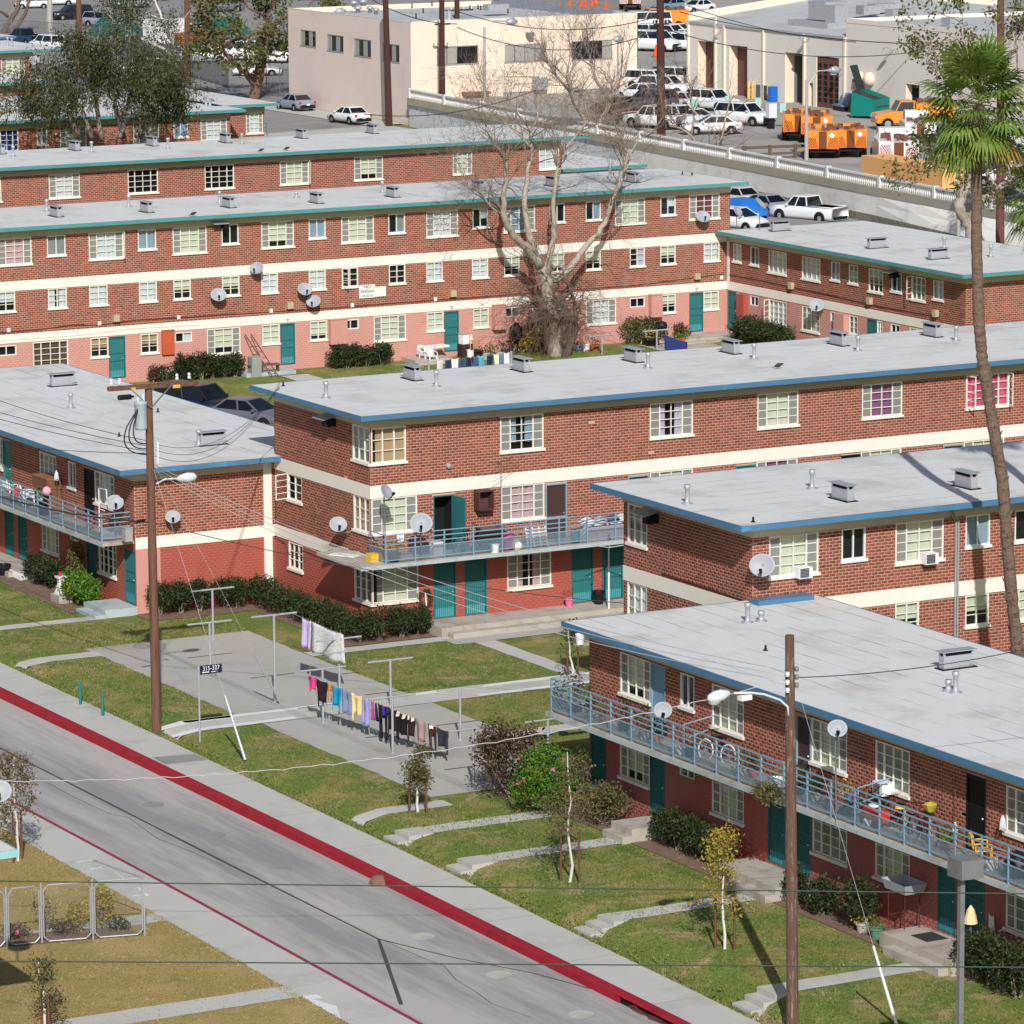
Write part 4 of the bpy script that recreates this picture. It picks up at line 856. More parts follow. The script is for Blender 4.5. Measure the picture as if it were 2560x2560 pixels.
# the big bare sycamore in front of the long block
Y = 204.2; b0 = PY(1398, 890, Y); b0[2] = .3
tree('sycamore_tree', 'tall bare sycamore with pale mottled trunk in front of the long block', 'tree', b0, [
    (px_limb([(1392, 905), (1385, 830), (1372, 770), (1366, 700), (1352, 668)], Y), .42, .3),
    (px_limb([(1352, 668), (1318, 618), (1282, 588), (1262, 545), (1258, 490), (1264, 430), (1262, 400)], Y, -1.5), .26, .08),
    (px_limb([(1352, 668), (1335, 610), (1318, 555), (1312, 490), (1318, 430), (1330, 370), (1325, 330)], Y, 1.5), .2, .07),
    (px_limb([(1366, 690), (1372, 640), (1388, 590), (1384, 540), (1385, 480), (1395, 420), (1405, 380)], Y, -.6), .19, .06),
    (px_limb([(1366, 700), (1400, 692), (1440, 650), (1480, 598), (1512, 560), (1530, 500), (1560, 430), (1572, 390)], Y, .8), .22, .07),
    (px_limb([(1262, 545), (1230, 520), (1200, 480), (1170, 460)], Y, -1.), .08, .03), (px_limb([(1330, 370), (1290, 330), (1250, 300)], Y, 1.), .07, .03), (px_limb([(1405, 380), (1440, 340), (1470, 300)], Y, 0), .07, .03),
    (px_limb([(1325, 330), (1345, 290), (1340, 262)], Y, 1), .06, .03), (px_limb([(1262, 400), (1235, 360), (1215, 320)], Y, -1), .07, .03), (px_limb([(1572, 390), (1595, 350), (1640, 330)], Y, 1), .06, .03), (px_limb([(1560, 430), (1570, 380), (1555, 330)], Y, 1), .06, .03)],
    'syc', dict(per=11, L=2.1, r=.045, depth=3, a=.7, k=3, spread=.75, wob=.22, up=.05, lift=.45, **{'from': .45}), seed=3, twig_mat='twig')
b1 = PY(1412, 890, 203.6); b1[2] = .3
tree('gnarled_tree', 'small dark gnarled tree with drooping twigs at the foot of the pale sycamore', 'tree', b1, [
    (px_limb([(1412, 895), (1428, 850), (1420, 800), (1405, 765), (1393, 750)], 203.6), .24, .14), (px_limb([(1420, 800), (1370, 790), (1345, 765), (1335, 755)], 203.6, -.4), .15, .09), (px_limb([(1428, 850), (1440, 815), (1436, 760), (1425, 720)], 203.6, .4), .14, .06)],
    'dark', dict(per=44, L=1.6, r=.03, depth=2, a=.9, k=3, spread=.8, wob=.3, up=-.22, lift=.5, **{'from': .25}), seed=9, twig_mat='twig2')
b2 = PZ(1487, 400, .6)
tree('sycamore_tree', 'bare sycamore in front of the cream building, behind the second row roof', 'tree', b2, [
    (px_limb([(1484, 400), (1486, 360), (1492, 335), (1488, 318)], b2[1]), .36, .3), (px_limb([(1488, 325), (1462, 300), (1448, 270), (1430, 235), (1420, 200), (1415, 160)], b2[1], -1), .24, .07), (px_limb([(1490, 325), (1510, 290), (1524, 250), (1535, 225), (1560, 190), (1570, 140)], b2[1], 1), .24, .08),
    (px_limb([(1524, 250), (1490, 200), (1475, 150), (1460, 100)], b2[1], 0), .14, .05), (px_limb([(1430, 235), (1390, 190), (1365, 140), (1350, 110)], b2[1], -1), .12, .04), (px_limb([(1420, 200), (1440, 150), (1420, 90)], b2[1], 0), .1, .04)],
    'syc', dict(per=13, L=2.3, r=.06, depth=3, a=.6, k=3, spread=.7, wob=.2, up=.05, lift=.4, **{'from': .3}), seed=5, twig_mat='twig')
b3 = PZ(1743, 446, .4)
tree('sycamore_tree', 'slender bare tree beside the balustrade near the small white cars', 'tree', b3, [
    (px_limb([(1743, 446), (1752, 415), (1766, 390)], b3[1]), .26, .2), (px_limb([(1766, 392), (1745, 365), (1728, 340), (1700, 320), (1672, 310)], b3[1], -.5), .15, .05), (px_limb([(1764, 395), (1790, 380), (1805, 340), (1815, 290), (1830, 240)], b3[1], .5), .13, .04), (px_limb([(1728, 340), (1735, 290), (1725, 240), (1730, 200)], b3[1], .5), .1, .04)],
    'syc', dict(per=11, L=1.9, r=.045, depth=2, a=.6, k=3, spread=.7, wob=.22, up=.03, lift=.3, **{'from': .3}), seed=8, twig_mat='twig2')
Y = 216.; b4 = PY(2432, 650, Y); b4[2] = .3
tree('sycamore_tree', 'crooked pale sycamore with sparse leaves behind the palm trunk', 'tree', b4, [
    (px_limb([(2432, 605), (2426, 560), (2404, 538), (2396, 508), (2412, 472), (2426, 434)], Y), .4, .26), (px_limb([(2426, 434), (2418, 388), (2382, 357), (2368, 340)], Y, -.5), .25, .12), (px_limb([(2418, 388), (2428, 350), (2420, 300), (2400, 240), (2405, 180), (2404, 60)], Y, .5), .18, .05),
    (px_limb([(2428, 556), (2440, 524), (2460, 498), (2492, 472), (2540, 450), (2590, 425)], Y, .5), .28, .14), (px_limb([(2492, 472), (2470, 440), (2466, 410), (2480, 330)], Y, .5), .17, .05), (px_limb([(2368, 340), (2345, 250), (2340, 160), (2325, 90)], Y, -.5), .09, .03), (px_limb([(2426, 434), (2380, 425), (2335, 415), (2300, 440)], Y, -1), .06, .02), (px_limb([(2590, 425), (2560, 300), (2540, 120), (2530, 60)], Y, 1), .12, .03)],
    'syc', dict(per=7, L=1.3, r=.035, depth=2, a=.7, k=3, spread=.7, wob=.22, up=.0, lift=.2, **{'from': .5}), ('syc', .24, 7, .25, 1, .75), seed=12, twig_mat='twig2')
# upper left trees
b5 = PY(290, 330, 248.); b5[2] = .5; rng = np.random.default_rng(21)
T = [(215, 300), (235, 285), (255, 310), (300, 320), (355, 315), (300, 290), (130, 310)]
lim = []
for i, (x0, tp) in enumerate(((255, [(240, 260), (225, 200), (190, 150)]), (310, [(290, 275), (285, 220), (270, 140)]), (300, [(320, 260), (345, 205), (375, 180)]), (350, [(352, 270), (375, 225), (410, 225)]), (230, [(205, 270), (150, 230), (110, 190)]), (375, [(380, 290), (390, 260), (405, 255)]), (200, [(170, 280), (120, 260), (70, 260)]))):
    lim.append((px_limb([(x0, 345)]+tp, 248+rng.uniform(-2.5, 2.5), rng.uniform(-2, 2)), .16, .05))
tree('leafy_tree', 'dense olive green multi stemmed tree with drooping foliage at upper left', 'tree', b5, lim, 'grey', dict(per=19, L=1.25, r=.04, depth=2, a=.85, k=3, spread=.8, wob=.25, up=-.06, lift=.2, **{'from': .4}), ('dark', .27, 10, .32, 1.15, 1, .26, 1.1), seed=22)
b6 = PZ(432, 250, .5); Y = b6[1]
tree('white_trunk_tree', 'slim white barked tree with sparse high foliage beside the wooden pole', 'tree', b6, [
    (px_limb([(431, 250), (434, 200), (437, 150), (432, 105), (422, 75)], Y), .3, .16), (px_limb([(436, 150), (415, 128), (380, 108), (345, 95), (325, 80), (320, 72)], Y, -1), .17, .08), (px_limb([(422, 75), (405, 50), (395, 20), (380, -20)], Y, 1), .15, .08), (px_limb([(432, 105), (412, 85), (400, 130)], Y, 0), .1, .05), (px_limb([(405, 50), (360, 30), (330, 20)], Y, -1), .1, .04)],
    'white', dict(per=9, L=1.8, r=.05, depth=2, a=.8, k=3, spread=.8, wob=.25, up=-.05, lift=.4, **{'from': .75}), ('dark', .3, 10, .4, 1.2, .9, .3, .7), seed=23)
b7 = PZ(632, 250, .5); Y = b7[1]
tree('sycamore_tree', 'stout brown trunked sycamore with green and brown leaves beside the grey sedan', 'tree', b7, [
    (px_limb([(634, 252), (640, 215), (650, 170), (658, 130), (668, 95), (672, 70)], Y), .55, .3), (px_limb([(638, 215), (615, 180), (585, 160), (560, 130), (545, 100)], Y, -1), .3, .1), (px_limb([(665, 95), (640, 78), (610, 95), (560, 110)], Y, -1), .2, .08), (px_limb([(672, 70), (665, 40), (680, 10), (690, -30)], Y, 1), .22, .12), (px_limb([(658, 130), (700, 140), (735, 110), (760, 90)], Y, 1), .12, .05), (px_limb([(672, 70), (720, 40), (770, 20), (790, -10)], Y, .5), .14, .06), (px_limb([(560, 130), (520, 70), (500, 20), (490, -20)], Y, -.5), .12, .06), (px_limb([(665, 40), (620, 20), (600, -20)], Y, 0), .12, .06)],
    'brown', dict(per=7, L=1.7, r=.05, depth=2, a=.8, k=3, spread=.7, wob=.22, up=-.02, lift=.2, **{'from': .45}), ('syc', .36, 9, .36, 1, .8), seed=24, twig_mat='twig')
b8 = PZ(12, 85, .5); Y = b8[1]
tree('bare_tree', 'dark leafless tree with forked limbs in the top left corner', 'tree', b8, [(px_limb([(10, 88), (15, 65), (30, 45), (45, 20), (52, -10)], Y), .35, .2), (px_limb([(18, 80), (45, 65), (60, 40), (70, 10), (75, -20)], Y, 1), .25, .14), (px_limb([(20, 42), (5, 30), (-15, 25)], Y, 0), .18, .1)], 'dark', dict(per=8, L=2.2, r=.06, depth=2, a=.6, k=3, lift=.4, **{'from': .5}), seed=25, twig_mat='grey')
# Washingtonia palm behind the lower right wing
def fan(mb, rng, org, d, size, droop):
    d = np.array(d)/np.linalg.norm(d); side = np.cross(d, (0, 0, 1)); side /= np.linalg.norm(side)+1e-9; up = np.cross(side, d); o = np.array(org); stem = o+d*size*.85-np.array((0, 0, droop*.15*size))
    q = o.copy(); mb.tube([o, (o+stem)/2+up*.05, stem], [.03, .022, .015], 4, 1)
    n = 30; A = np.linspace(-2.2, 2.2, n+1)
    for i in range(n):
        a = (A[i]+A[i+1])/2; da = (A[1]-A[0])*.5; ln = size*(1.05-.12*abs(a)+rng.normal()*.04)
        ax = d*math.cos(a)+side*math.sin(a); l = side*math.cos(a)-d*math.sin(a); fold = up*(.035 if i % 2 else -.035)*size
        m1 = stem+ax*ln*.55+up*(-.06*droop*ln); tip = stem+ax*ln*(1-.12*droop)+np.array((0, 0, -1))*droop*ln*(.32+.1*rng.random()); wd = da*ln*.62
        V = [stem, m1-l*wd+fold, tip, m1+l*wd+fold]; mb.add(V, [(0, 1, 3), (1, 2, 3)])
def palm(label, trunk, n, seed, size=1.15, gold=(4,)):
    rng = np.random.default_rng(seed); base = np.array(trunk[0]); t = thing('palm_tree', label, 'palm', tuple(base)); L = tuple(-base); Q = []
    for i in range(len(trunk)-1):
        for j in range(10): u = j/10; Q.append(np.array(trunk[i])*(1-u)+np.array(trunk[i+1])*u)
    Q.append(np.array(trunk[-1])); k = len(Q); P2 = []; R2 = []
    for i, p in enumerate(Q):
        r = .2-.035*i/k+.05*math.exp(-i/6); P2.append(p); R2.append(r*(1.06 if i % 2 else .95)*rng.uniform(.95, 1.07))
    MB().tube(P2, R2, 12).build('trunk', BK['palm'], t, L)
    bt = MB()   # broken leaf bases low on the trunk
    for i in range(90):
        j = int(rng.integers(2, int(k*.55))); a = rng.uniform(0, 6.28); p = P2[j]+np.array((math.cos(a), math.sin(a), 0))*R2[j]*.92; bt.tube([p, p+np.array((math.cos(a)*.07, math.sin(a)*.07, .12))], [.035, .012], 4)
    bt.build('leaf_bases', BK['palm'], t, L)
    top = Q[-1]
    for i in range(n):
        u = i/n; el = 1.25-2.15*u; a = i*2.399+rng.uniform(-.3, .3); d = (math.cos(a)*math.cos(el), math.sin(a)*math.cos(el), math.sin(el))
        fb = MB(); fan(fb, rng, top+np.array((0, 0, .5-.9*u)), d, size*rng.uniform(.9, 1.1), max(.05, .35+.9*u)); fr = fb.build('frond', [LF['gold'] if (u > .82 and i % 9 == 4) else LF['palm'], LF['palm']], t, L)
        at = fr.data.color_attributes.new('tint', 'FLOAT_COLOR', 'POINT'); g = rng.uniform(.75, 1.2); at.data.foreach_set('color', [g*rng.uniform(.95, 1.08), g, g*.9, 1]*len(fr.data.vertices))
    return t
YP = 114.9; pt = [PY(2556, 1900, YP)]+[PY(a, b, YP) for a, b in ((2545, 1640), (2528, 1480), (2506, 1200), (2474, 1010), (2456, 900), (2447, 800), (2441, 600), (2442, 420), (2446, 262))]; pt[0][2] = -.38
palm('tall fan palm with a thin leaning trunk behind the lower right roof', pt, 36, 31, 1.2)
e = PY(2640, 470, 116.); palm('fan palm mostly outside the right edge, only frond tips showing', [np.array((e[0]+.6, e[1], -.38)), np.array((e[0]+.2, e[1], 8)), e], 36, 33, 1.1)
# hedges and shrubs
def hedge(name, label, cat, pts, r, h, n, seed, leaf='hedge', size=.085, group='hedges along the walls', stems=True, z=None):
    """row of clipped shrubs grown together: pts = stations (x,y)"""
    rng = np.random.default_rng(seed); x, y = pts[0]; z0 = gz(x, y) if z is None else z; h *= 1.18; size *= 1.2; n = int(n*1.7); t = thing(name, label, cat, (x, y, z0), 0, group); P = []; mb = MB()
    per = n//len(pts)
    for (px_, py_) in pts:
        rr = r*rng.uniform(.88, 1.12); hh = h*rng.uniform(.92, 1.08); zc = (gz(px_, py_) if z is None else z)-z0+hh*.58
        P.append(blob_pts(rng, per, (px_-x, py_-y, zc), (rr, rr, hh*.42), 60, .2))
        if stems:
            for k in range(5):
                a = rng.uniform(0, 6.28); q = rng.uniform(.05, .6)*rr; mb.tube([(px_-x+math.cos(a)*q*.3, py_-y+math.sin(a)*q*.3, zc-hh*.6), (px_-x+math.cos(a)*q, py_-y+math.sin(a)*q, zc-hh*.05)], [.03, .014], 5)
    leaves('foliage', np.concatenate(P), size, LF[leaf], rng, t)
    if mb.v: mb.build('stems', BK['grey'], t)
    return t
ln = lambda x0, y0, x1, y1, n: [(x0+(x1-x0)*i/(n-1), y0+(y1-y0)*i/(n-1)) for i in range(n)]
hedge('hedge', 'long leggy clipped hedge along the shaded end wall of the centre block', 'hedge', ln(73.55, 153.4, 73.6, 146.2, 8), .55, 1.0, 7200, 41)
hedge('hedge', 'clipped bushes at the foot of the corner window behind the blanket', 'hedge', ln(73.7, 145.1, 75.4, 145.2, 3), .6, 1.05, 3300, 42)
hedge('shrub', 'dark round bush under the wreath beside the porch', 'shrub', [(76.15, 145.25)], .5, 1.15, 1500, 43, group=None)
for x, q in ((69.45, 'leftmost, behind the wooden pole'), (70.25, 'second from the wooden pole'), (71.1, 'third, behind the tall laundry post')):
    hedge('shrub', 'clipped dark bush by the red end wall, '+q, 'shrub', [(x, 153.6)], .5, 1.0, 1300, int(x*7), group='bushes by the red end wall')
hedge('hedge', 'rounded clipped bush by the red end wall, next to the cream corner trim', 'shrub', [(72.1, 153.5), (72.6, 153.5)], .5, 1.0, 1900, 47)
hedge('hedge', 'leggy dark hedge along the lower right wing beside the small porch', 'hedge', ln(67.75, 113.3, 67.7, 109.9, 5), .5, 1.0, 5200, 48)
for (x, y), q, s_ in (((67.35, 105.3), 'small round bush half behind the weathered pole', .36), ((67.4, 104.0), 'dark clipped bush right of the weathered pole', .52), ((67.45, 102.2), 'loose upright bush beside the metal cart', .62)):
    hedge('shrub', q, 'shrub', [(x, y)], s_, .95 if s_ < .6 else 1.25, int(2600*s_), int(y*3), group='bushes along the lower right wing', size=.09)
hedge('hedge', 'wide clipped hedge behind the grey lamp post at the right edge', 'hedge', ln(67.4, 96.4, 67.3, 94.3, 4), .62, 1.15, 5000, 52, 'hedge', .09)
hedge('hedge', 'straight clipped dark hedge under the pink wall beside the gas meters', 'hedge', ln(94.4, 205.7, 97.4, 205.7, 6), .5, 1.15, 5200, 53, size=.11, z=.28)
hedge('hedge', 'clipped dark hedge under the pink wall beside the white chairs', 'hedge', ln(103.2, 205.7, 105.0, 205.7, 4), .48, 1.0, 3600, 54, size=.11, z=.28)
hedge('shrub', 'short clipped bush between the hedge and the white chairs', 'shrub', [(105.9, 205.7)], .5, 1.0, 1100, 55, size=.11, group=None, z=.28)
hedge('hedge', 'thick rounded hedge in front of the right wing window', 'hedge', ln(126.6, 203.6, 126.3, 199.2, 7), .75, 1.3, 6200, 56, size=.12, z=.3)
hedge('shrub', 'bushy green planting beside the left end porch', 'shrub', [(67.9, 158.2), (67.6, 157.2), (67.7, 156.6)], .6, 1.0, 3600, 57, 'bright', .1, group=None)
hedge('shrub', 'dark shrub behind the white picket border', 'shrub', [(67.9, 162.1), (67.9, 161.2), (67.9, 160.4)], .5, .95, 3000, 58, size=.1, group=None)
hedge('shrub', 'upright bronze leaved shrub by the shaded left door', 'shrub', [(68.1, 158.4)], .35, 1.9, 900, 59, 'olive', .1, group=None)
def bush(name, label, pos, r, h, n, leaf, size, seed, flowers=0, bark='grey', z=None, stemn=9):
    rng = np.random.default_rng(seed); n = int(n*1.4); x, y = pos; z0 = gz(x, y) if z is None else z; t = thing(name, label, 'shrub', (x, y, z0)); P = blob_pts(rng, n, (0, 0, h*.55), (r, r, h*.48), 46, .22)
    leaves('foliage', P, size, LF[leaf], rng, t); mb = MB()
    for k in range(stemn):
        q = P[int(rng.integers(len(P)))]; mb.tube([(rng.normal()*.06, rng.normal()*.06, 0), (q[0]*.5, q[1]*.5, q[2]*.5), q], [.03, .02, .008], 4)
    mb.build('stems', BK[bark], t)
    for k in range(flowers):
        a = rng.uniform(0, 6.28); v = rng.uniform(.1, .95); p = (math.cos(a)*r*.95*math.sqrt(1-v*v*.5), math.sin(a)*r*.95, h*(.35+.68*v))
        fl = leaves('flower', np.tile(np.array(p), (10, 1)), .07, LF['pink'], rng, t, asp=.9)
    return t
bush('bronze_shrub', 'tall bronze leaved shrub at the corner of the lower right wing', (66.6, 120.9), 1.15, 2.5, 3200, 'bronze', .13, 61)
bush('rose_bush', 'bright green rose bush with pink flowers behind the staked sapling', (66.6, 118.6), 1.05, 2.0, 3400, 'bright', .11, 62, 11)
bush('rose_bush', 'low sprawling rose bush with dark leaves beside the small porch', (67.4, 116.4), .85, 1.25, 2000, 'olive', .1, 63, 0)
bush('shrub', 'sparse weedy plant at the shaded wing corner', (68.0, 120.4), .5, 1.5, 320, 'hedge', .12, 64)
for i, (px, py, r, h, lf, q) in enumerate(((1262, 868, .75, 1.5, 'yellow', 'variegated yellow green shrub in the pots garden'), (1215, 862, .5, 1.1, 'yellow', 'pale yellow potted shrub beside the green door'), (1200, 850, .35, 2.0, 'bronze', 'tall corn plant with strap leaves beside the green door'), (1535, 850, .7, 1.4, 'olive', 'olive shrub beside the bare tree'), (1600, 852, .9, 1.3, 'hedge', 'twiggy green shrub in the bed under the pink wall'), (1570, 850, .7, 1.4, 'olive', 'tall brownish shrub between two green shrubs under the pink wall'), (1665, 842, .5, .9, 'bronze', 'reddish potted shrub under the pink wall'), (390, 950, .5, .8, 'hedge', 'spiky iris clump behind the transformer'), (440, 945, .6, .7, 'olive', 'grey green clump by the gas meters'), (340, 945, .25, .9, 'bronze', 'red potted plant at the left green door'), (1310, 870, .5, 1.0, 'dark', 'dark leafy shrub beside the old bicycle'), (2030, 838, .35, 1.6, 'bronze', 'thin shrub beside the right wing window'))):
    p = PZ(px, py, .3); bush('shrub', q, (p[0], min(p[1], 206.0) if px < 1900 else p[1]), r, h, int(700*r*h)+150, lf, .14, 70+i, z=.3)
# young staked trees
def sapling(label, base, h, seed, leaf, stakes=2, full=1., group='young staked trees'):
    rng = np.random.default_rng(seed); x, y, z = base; t = thing('young_tree', label, 'tree', (x, y, z), rng.uniform(0, 6), group); P = [np.array((0, 0, 0.))]
    for i in range(8): P.append(P[-1]+np.array((rng.normal()*.04, rng.normal()*.04, h/8)))
    MB().tube(P, list(np.linspace(.045, .012, 9)), 6).build('trunk', BK['white'], t); seg = []; tips = []
    for i in range(int(30*full)):
        u = rng.uniform(.3, 1); p = P[min(8, int(u*8))]; a = rng.uniform(0, 6.28); branch(rng, p, (math.cos(a), math.sin(a), .9), h*.2*(1.25-u*.8), .012, 1, seg, tips, 3, .7, .2, .06)
    tubes(seg, 4).build('branches', BK['twig2'], t)
    Q = np.repeat(np.array([p for p, d in tips]), 9, 0); Q = Q+rng.normal(size=Q.shape)*.11; leaves('crown', Q, .1, LF[leaf], rng, t)
    for k in range(stakes):
        a = k*math.pi+.4; c = (math.cos(a)*.28, math.sin(a)*.28); MB().tube([(c[0], c[1], 0), (c[0]*.95, c[1]*.95, min(1.55, h*.6))], .035, 6).build('stake', BK['stake'], t)
        MB().tube([(c[0], c[1], min(1.3, h*.5)), tuple(P[3])], .012, 4).build('tie', M_rubber, t)
    return t
for px, py, top, lf, q in ((45, 2160, 1893, 'brown', 'staked young tree with brown leaves beside the road at left edge'), (1045, 2033, 1880, 'olive', 'staked young tree beside the court below the laundry'), (1425, 2208, 1880, 'olive', 'white stemmed staked sapling in front of the rose bush'), (1812, 2375, 2090, 'yellow', 'yellowing staked sapling left of the weathered pole'), (115, 2590, 2400, 'olive', 'nearly bare staked sapling in the dry lawn at the bottom left')):
    p = PZ(px, py, -.4 if px > 400 else -.65); p[2] = gz(p[0], p[1]); h = PY(px, top, p[1])[2]-p[2]; sapling(q, p, h, px, lf, 2, .5 if px == 115 else 1.)
p = PZ(1432, 1690, -.38); sapling('drooping staked sapling behind the corner of the lower right roof', p, 1.9, 99, 'hedge', 2, .25)
# ---------------------------------------------------------------- poles, wires, lamps, laundry
M_pole = mat('pole_wood', (122, 88, 72), .95, .2, 3, c2=(92, 64, 54), cv=.5, c2s=1.5, bump=.5, bs=20, stretch=(6, 6, .5))
M_polew = mat('weathered_pole_wood', (112, 86, 72), .95, .25, 3, c2=(176, 164, 152), cv=.55, c2s=2.2, bump=.6, bs=20, stretch=(6, 6, .8))
M_poled = mat('dark_pole_wood', (78, 50, 46), .95, .15, 3, stretch=(5, 5, .5))
M_wire = mat('black_wire', (60, 60, 62), .6, .1, 5); M_wirew = mat('pale_wire', (200, 200, 200), .5, .05, 5); M_wireg = mat('green_wire', (66, 80, 72), .6, .05, 5)
M_lampw = mat('lamp_white', (222, 228, 232), .4, .04, 3); M_lampg = mat('lamp_grey', (124, 126, 128), .6, .08, 4, c2=(110, 112, 114), cv=.5)
def wire(name, label, a, b, sag, r, m, group='overhead wires', n=24, twist=0):
    a, b = np.array(a, float), np.array(b, float); t = MB(); P = []
    for i in range(n+1):
        u = i/n; p = a*(1-u)+b*u-np.array((0, 0, sag*4*u*(1-u)))
        P.append(p-a+(np.array((0, 0, .02*math.sin(i*2.4)+.012*math.sin(i*5.1))) if twist else 0))
    o = t.tube(P, r, 5).build(name, m, None, tuple(a), smooth=True); tag(o, label, 'cable', group); return o
b = PZ(391.7, 1822, -.42); t1 = PY(371, 962, b[1]); P1 = lambda px, py: PY(px, py, b[1])
p1 = thing('utility_pole', 'tall brown wooden pole carrying a grey transformer and crossarm', 'utility pole', tuple(b)); Lb = -b
MB().tube([(0, 0, -.1), tuple((t1+b)/2+Lb), tuple(t1+Lb)], [.165, .15, .125], 12).build('pole', M_pole, p1)
ca, cb = P1(268, 973)+Lb, P1(490, 957)+Lb
for dy in (-.12, .12): MB().ob(tuple((ca+cb)/2+np.array((0, dy, 0))), (np.linalg.norm(cb-ca)*(1 if dy < 0 else .96), .09, .12), 0, ry=-math.atan2(cb[2]-ca[2], cb[0]-ca[0])).build('crossarm', M_pole, p1)
for s_ in (-1, 1): MB().tube([tuple(t1+Lb+np.array((0, -.2, -.75))), tuple(t1+Lb+np.array((s_*.8, -.2, .0)))], .025, 4).build('brace', M_steel, p1)
tx = P1(353, 1035)+Lb+np.array((-.08, -.15, 0)); MB().lathe([(.02, -.52), (.2, -.5), (.21, -.42), (.21, .35), (.23, .38), (.23, .42), (.12, .48), (.02, .5)], 16, tuple(tx)).build('transformer', mat('transformer_grey', (176, 188, 194), .4, .05, 3), p1, smooth=True)
for dx, dz in ((-.1, .55), (.1, .58)): MB().lathe([(.05, 0), (.03, .04), (.05, .08), (.03, .12), (.04, .16), (.02, .22)], 8, tuple(tx+np.array((dx, 0, dz-.1)))).build('insulator', M_lampw, p1)
for x in (-1.35, -1.05, 1.05, 1.5): MB().lathe([(.05, 0), (.06, .05), (.035, .09), (.06, .13), (.03, .2)], 8, tuple(t1+Lb+np.array((x, 0, .1)))).build('insulator', M_lampw, p1)
MB().lathe([(.08, -.25), (.09, -.2), (.09, .2), (.04, .25), (.03, .32)], 10).build('fuse_can', M_black, p1, tuple(P1(313, 993)+Lb), (0, math.pi/2, 0))
for px0, py0, q in ((380, 1108, -.42), (378, 1122, -.6), (376, 1136, -.78)):
    e0 = P1(px0-8, py0)+Lb; s0 = tx+np.array((-.1, -.1, .3)); MB().tube([tuple(s0), *[tuple((s0+np.array((q*.5, -.1, -.4)))*(1-v)**2+2*v*(1-v)*((s0+e0)/2+np.array((q*1.5, -.1, -.7)))+v*v*e0) for v in np.linspace(.1, 1, 9)]], .022, 6).build('lead', M_black, p1)
MB().ob(tuple(P1(385, 1130)+Lb+np.array((.06, -.16, 0))), (.06, .03, .75)).build('riser_cover', M_lampw, p1)
for px, w_, s_ in ((327, .3, 'a'), (435, .5, 'b')): MB().ob(tuple(P1(px, 971 if s_ == 'a' else 964)+Lb+np.array((0, -.2, 0))), (w_*.55, .012, .11), 0).build('number_plate', mat('plate_yellow', (220, 180, 70)), p1)
MB().tube([tuple(P1(390, 1210)+Lb), tuple(P1(412, 1198)+Lb), tuple(P1(445, 1196)+Lb)], .03, 6).build('lamp_arm', M_lampw, p1)
MB().lathe([(.03, 0), (.1, .08), (.17, .35), (.15, .6), (.05, .72)], 12).build('lamp_head', M_lampw, p1, tuple(P1(443, 1196)+Lb), (0, math.pi/2, 0), True)
MB().tube([tuple(P1(395, 1256)+Lb), tuple(P1(408, 1262)+Lb)], .05, 5).build('peg', M_pole, p1)
# weathered pole, lower right
b2_ = PZ(1982, 2543, -.45); b2_[2] = gz(b2_[0], b2_[1]); t2 = PY(1974, 1588, b2_[1]); P2_ = lambda px, py: PY(px, py, b2_[1])
p2 = thing('utility_pole', 'weathered wooden pole with flaking bark and a curved white lamp arm, lower right', 'utility pole', tuple(b2_)); L2 = -b2_
MB().tube([(0, 0, -.1), tuple((b2_*.7+t2*.3)+L2), tuple(t2+L2)], [.165, .16, .12], 12).build('pole', M_polew, p2)
MB().tube([tuple(P2_(q, r)+L2+np.array((0, -.1, 0))) for q, r in ((1966, 1788), (1964, 1765), (1945, 1748), (1905, 1734), (1870, 1730), (1830, 1731))], .03, 8).build('lamp_arm', M_lampw, p2, smooth=True)
MB().lathe([(.02, -.34), (.1, -.29), (.155, -.12), (.155, .08), (.08, .28), (.03, .34)], 14).build('lamp_head', M_lampw, p2, tuple(P2_(1792, 1738)+L2+np.array((0, -.1, 0))), (0, math.radians(82), 0), True)
MB().lathe([(.02, -.1), (.13, -.06), (.16, .0)], 12).build('lamp_lens', mat('lamp_lens', (200, 200, 190), .3), p2, tuple(P2_(1780, 1752)+L2+np.array((0, -.1, 0))))
MB().ob(tuple(P2_(1857, 1742)+L2+np.array((0, -.1, 0))), (.34, .18, .13), .1).build('floodlight', M_plw, p2)
for i in range(6): MB().lathe([(.05, -.06), (.06, 0), (.05, .06)], 8).build('insulator', M_lampw if i % 2 else M_steel, p2, tuple(P2_(1974, 1672+i*10)+L2+np.array((.14*(-1)**i, -.12, 0))))
# wires
W1 = [P1(382, q) for q in (1160, 1168, 1176)]; W2 = [P2_(1972, q) for q in (1678, 1690, 1702)]
for i in range(3): wire('overhead_wire', ('highest', 'middle', 'lowest')[i]+' of three pale sagging wires between the two wooden poles', W1[i], W2[i], .75+.12*i, .011, M_wirew, 'pale wires between the two wooden poles')
for i, (py, ye, sg) in enumerate(((1104, 998, .15), (1117, 1032, .1), (1130, 1049, .1), (1133, 1122, .1))):
    wire('overhead_wire', ('highest', 'second highest', 'third highest', 'lowest, thickest')[i]+' dark wire running left from the transformer pole over the roof', P1(380, py), P1(380, py)+(PZ(-60, ye-18, 8.5)-P1(380, py))*1.0, sg, .012, M_wire, 'dark wires over the left roof')
wire('overhead_cable', 'thick black cable with a splice left of the transformer pole', P1(384, 1306), PZ(-80, 1216, 5.6), .25, .026, M_wire, None)
o = MB().lathe([(.02, -.22), (.055, -.16), (.06, .1), (.03, .2)], 8).build('cable_splice', M_black, None, tuple(P1(350, 1303)), (0, math.radians(84), .1)); tag(o, 'black splice case on the cable at the pole', 'splice')
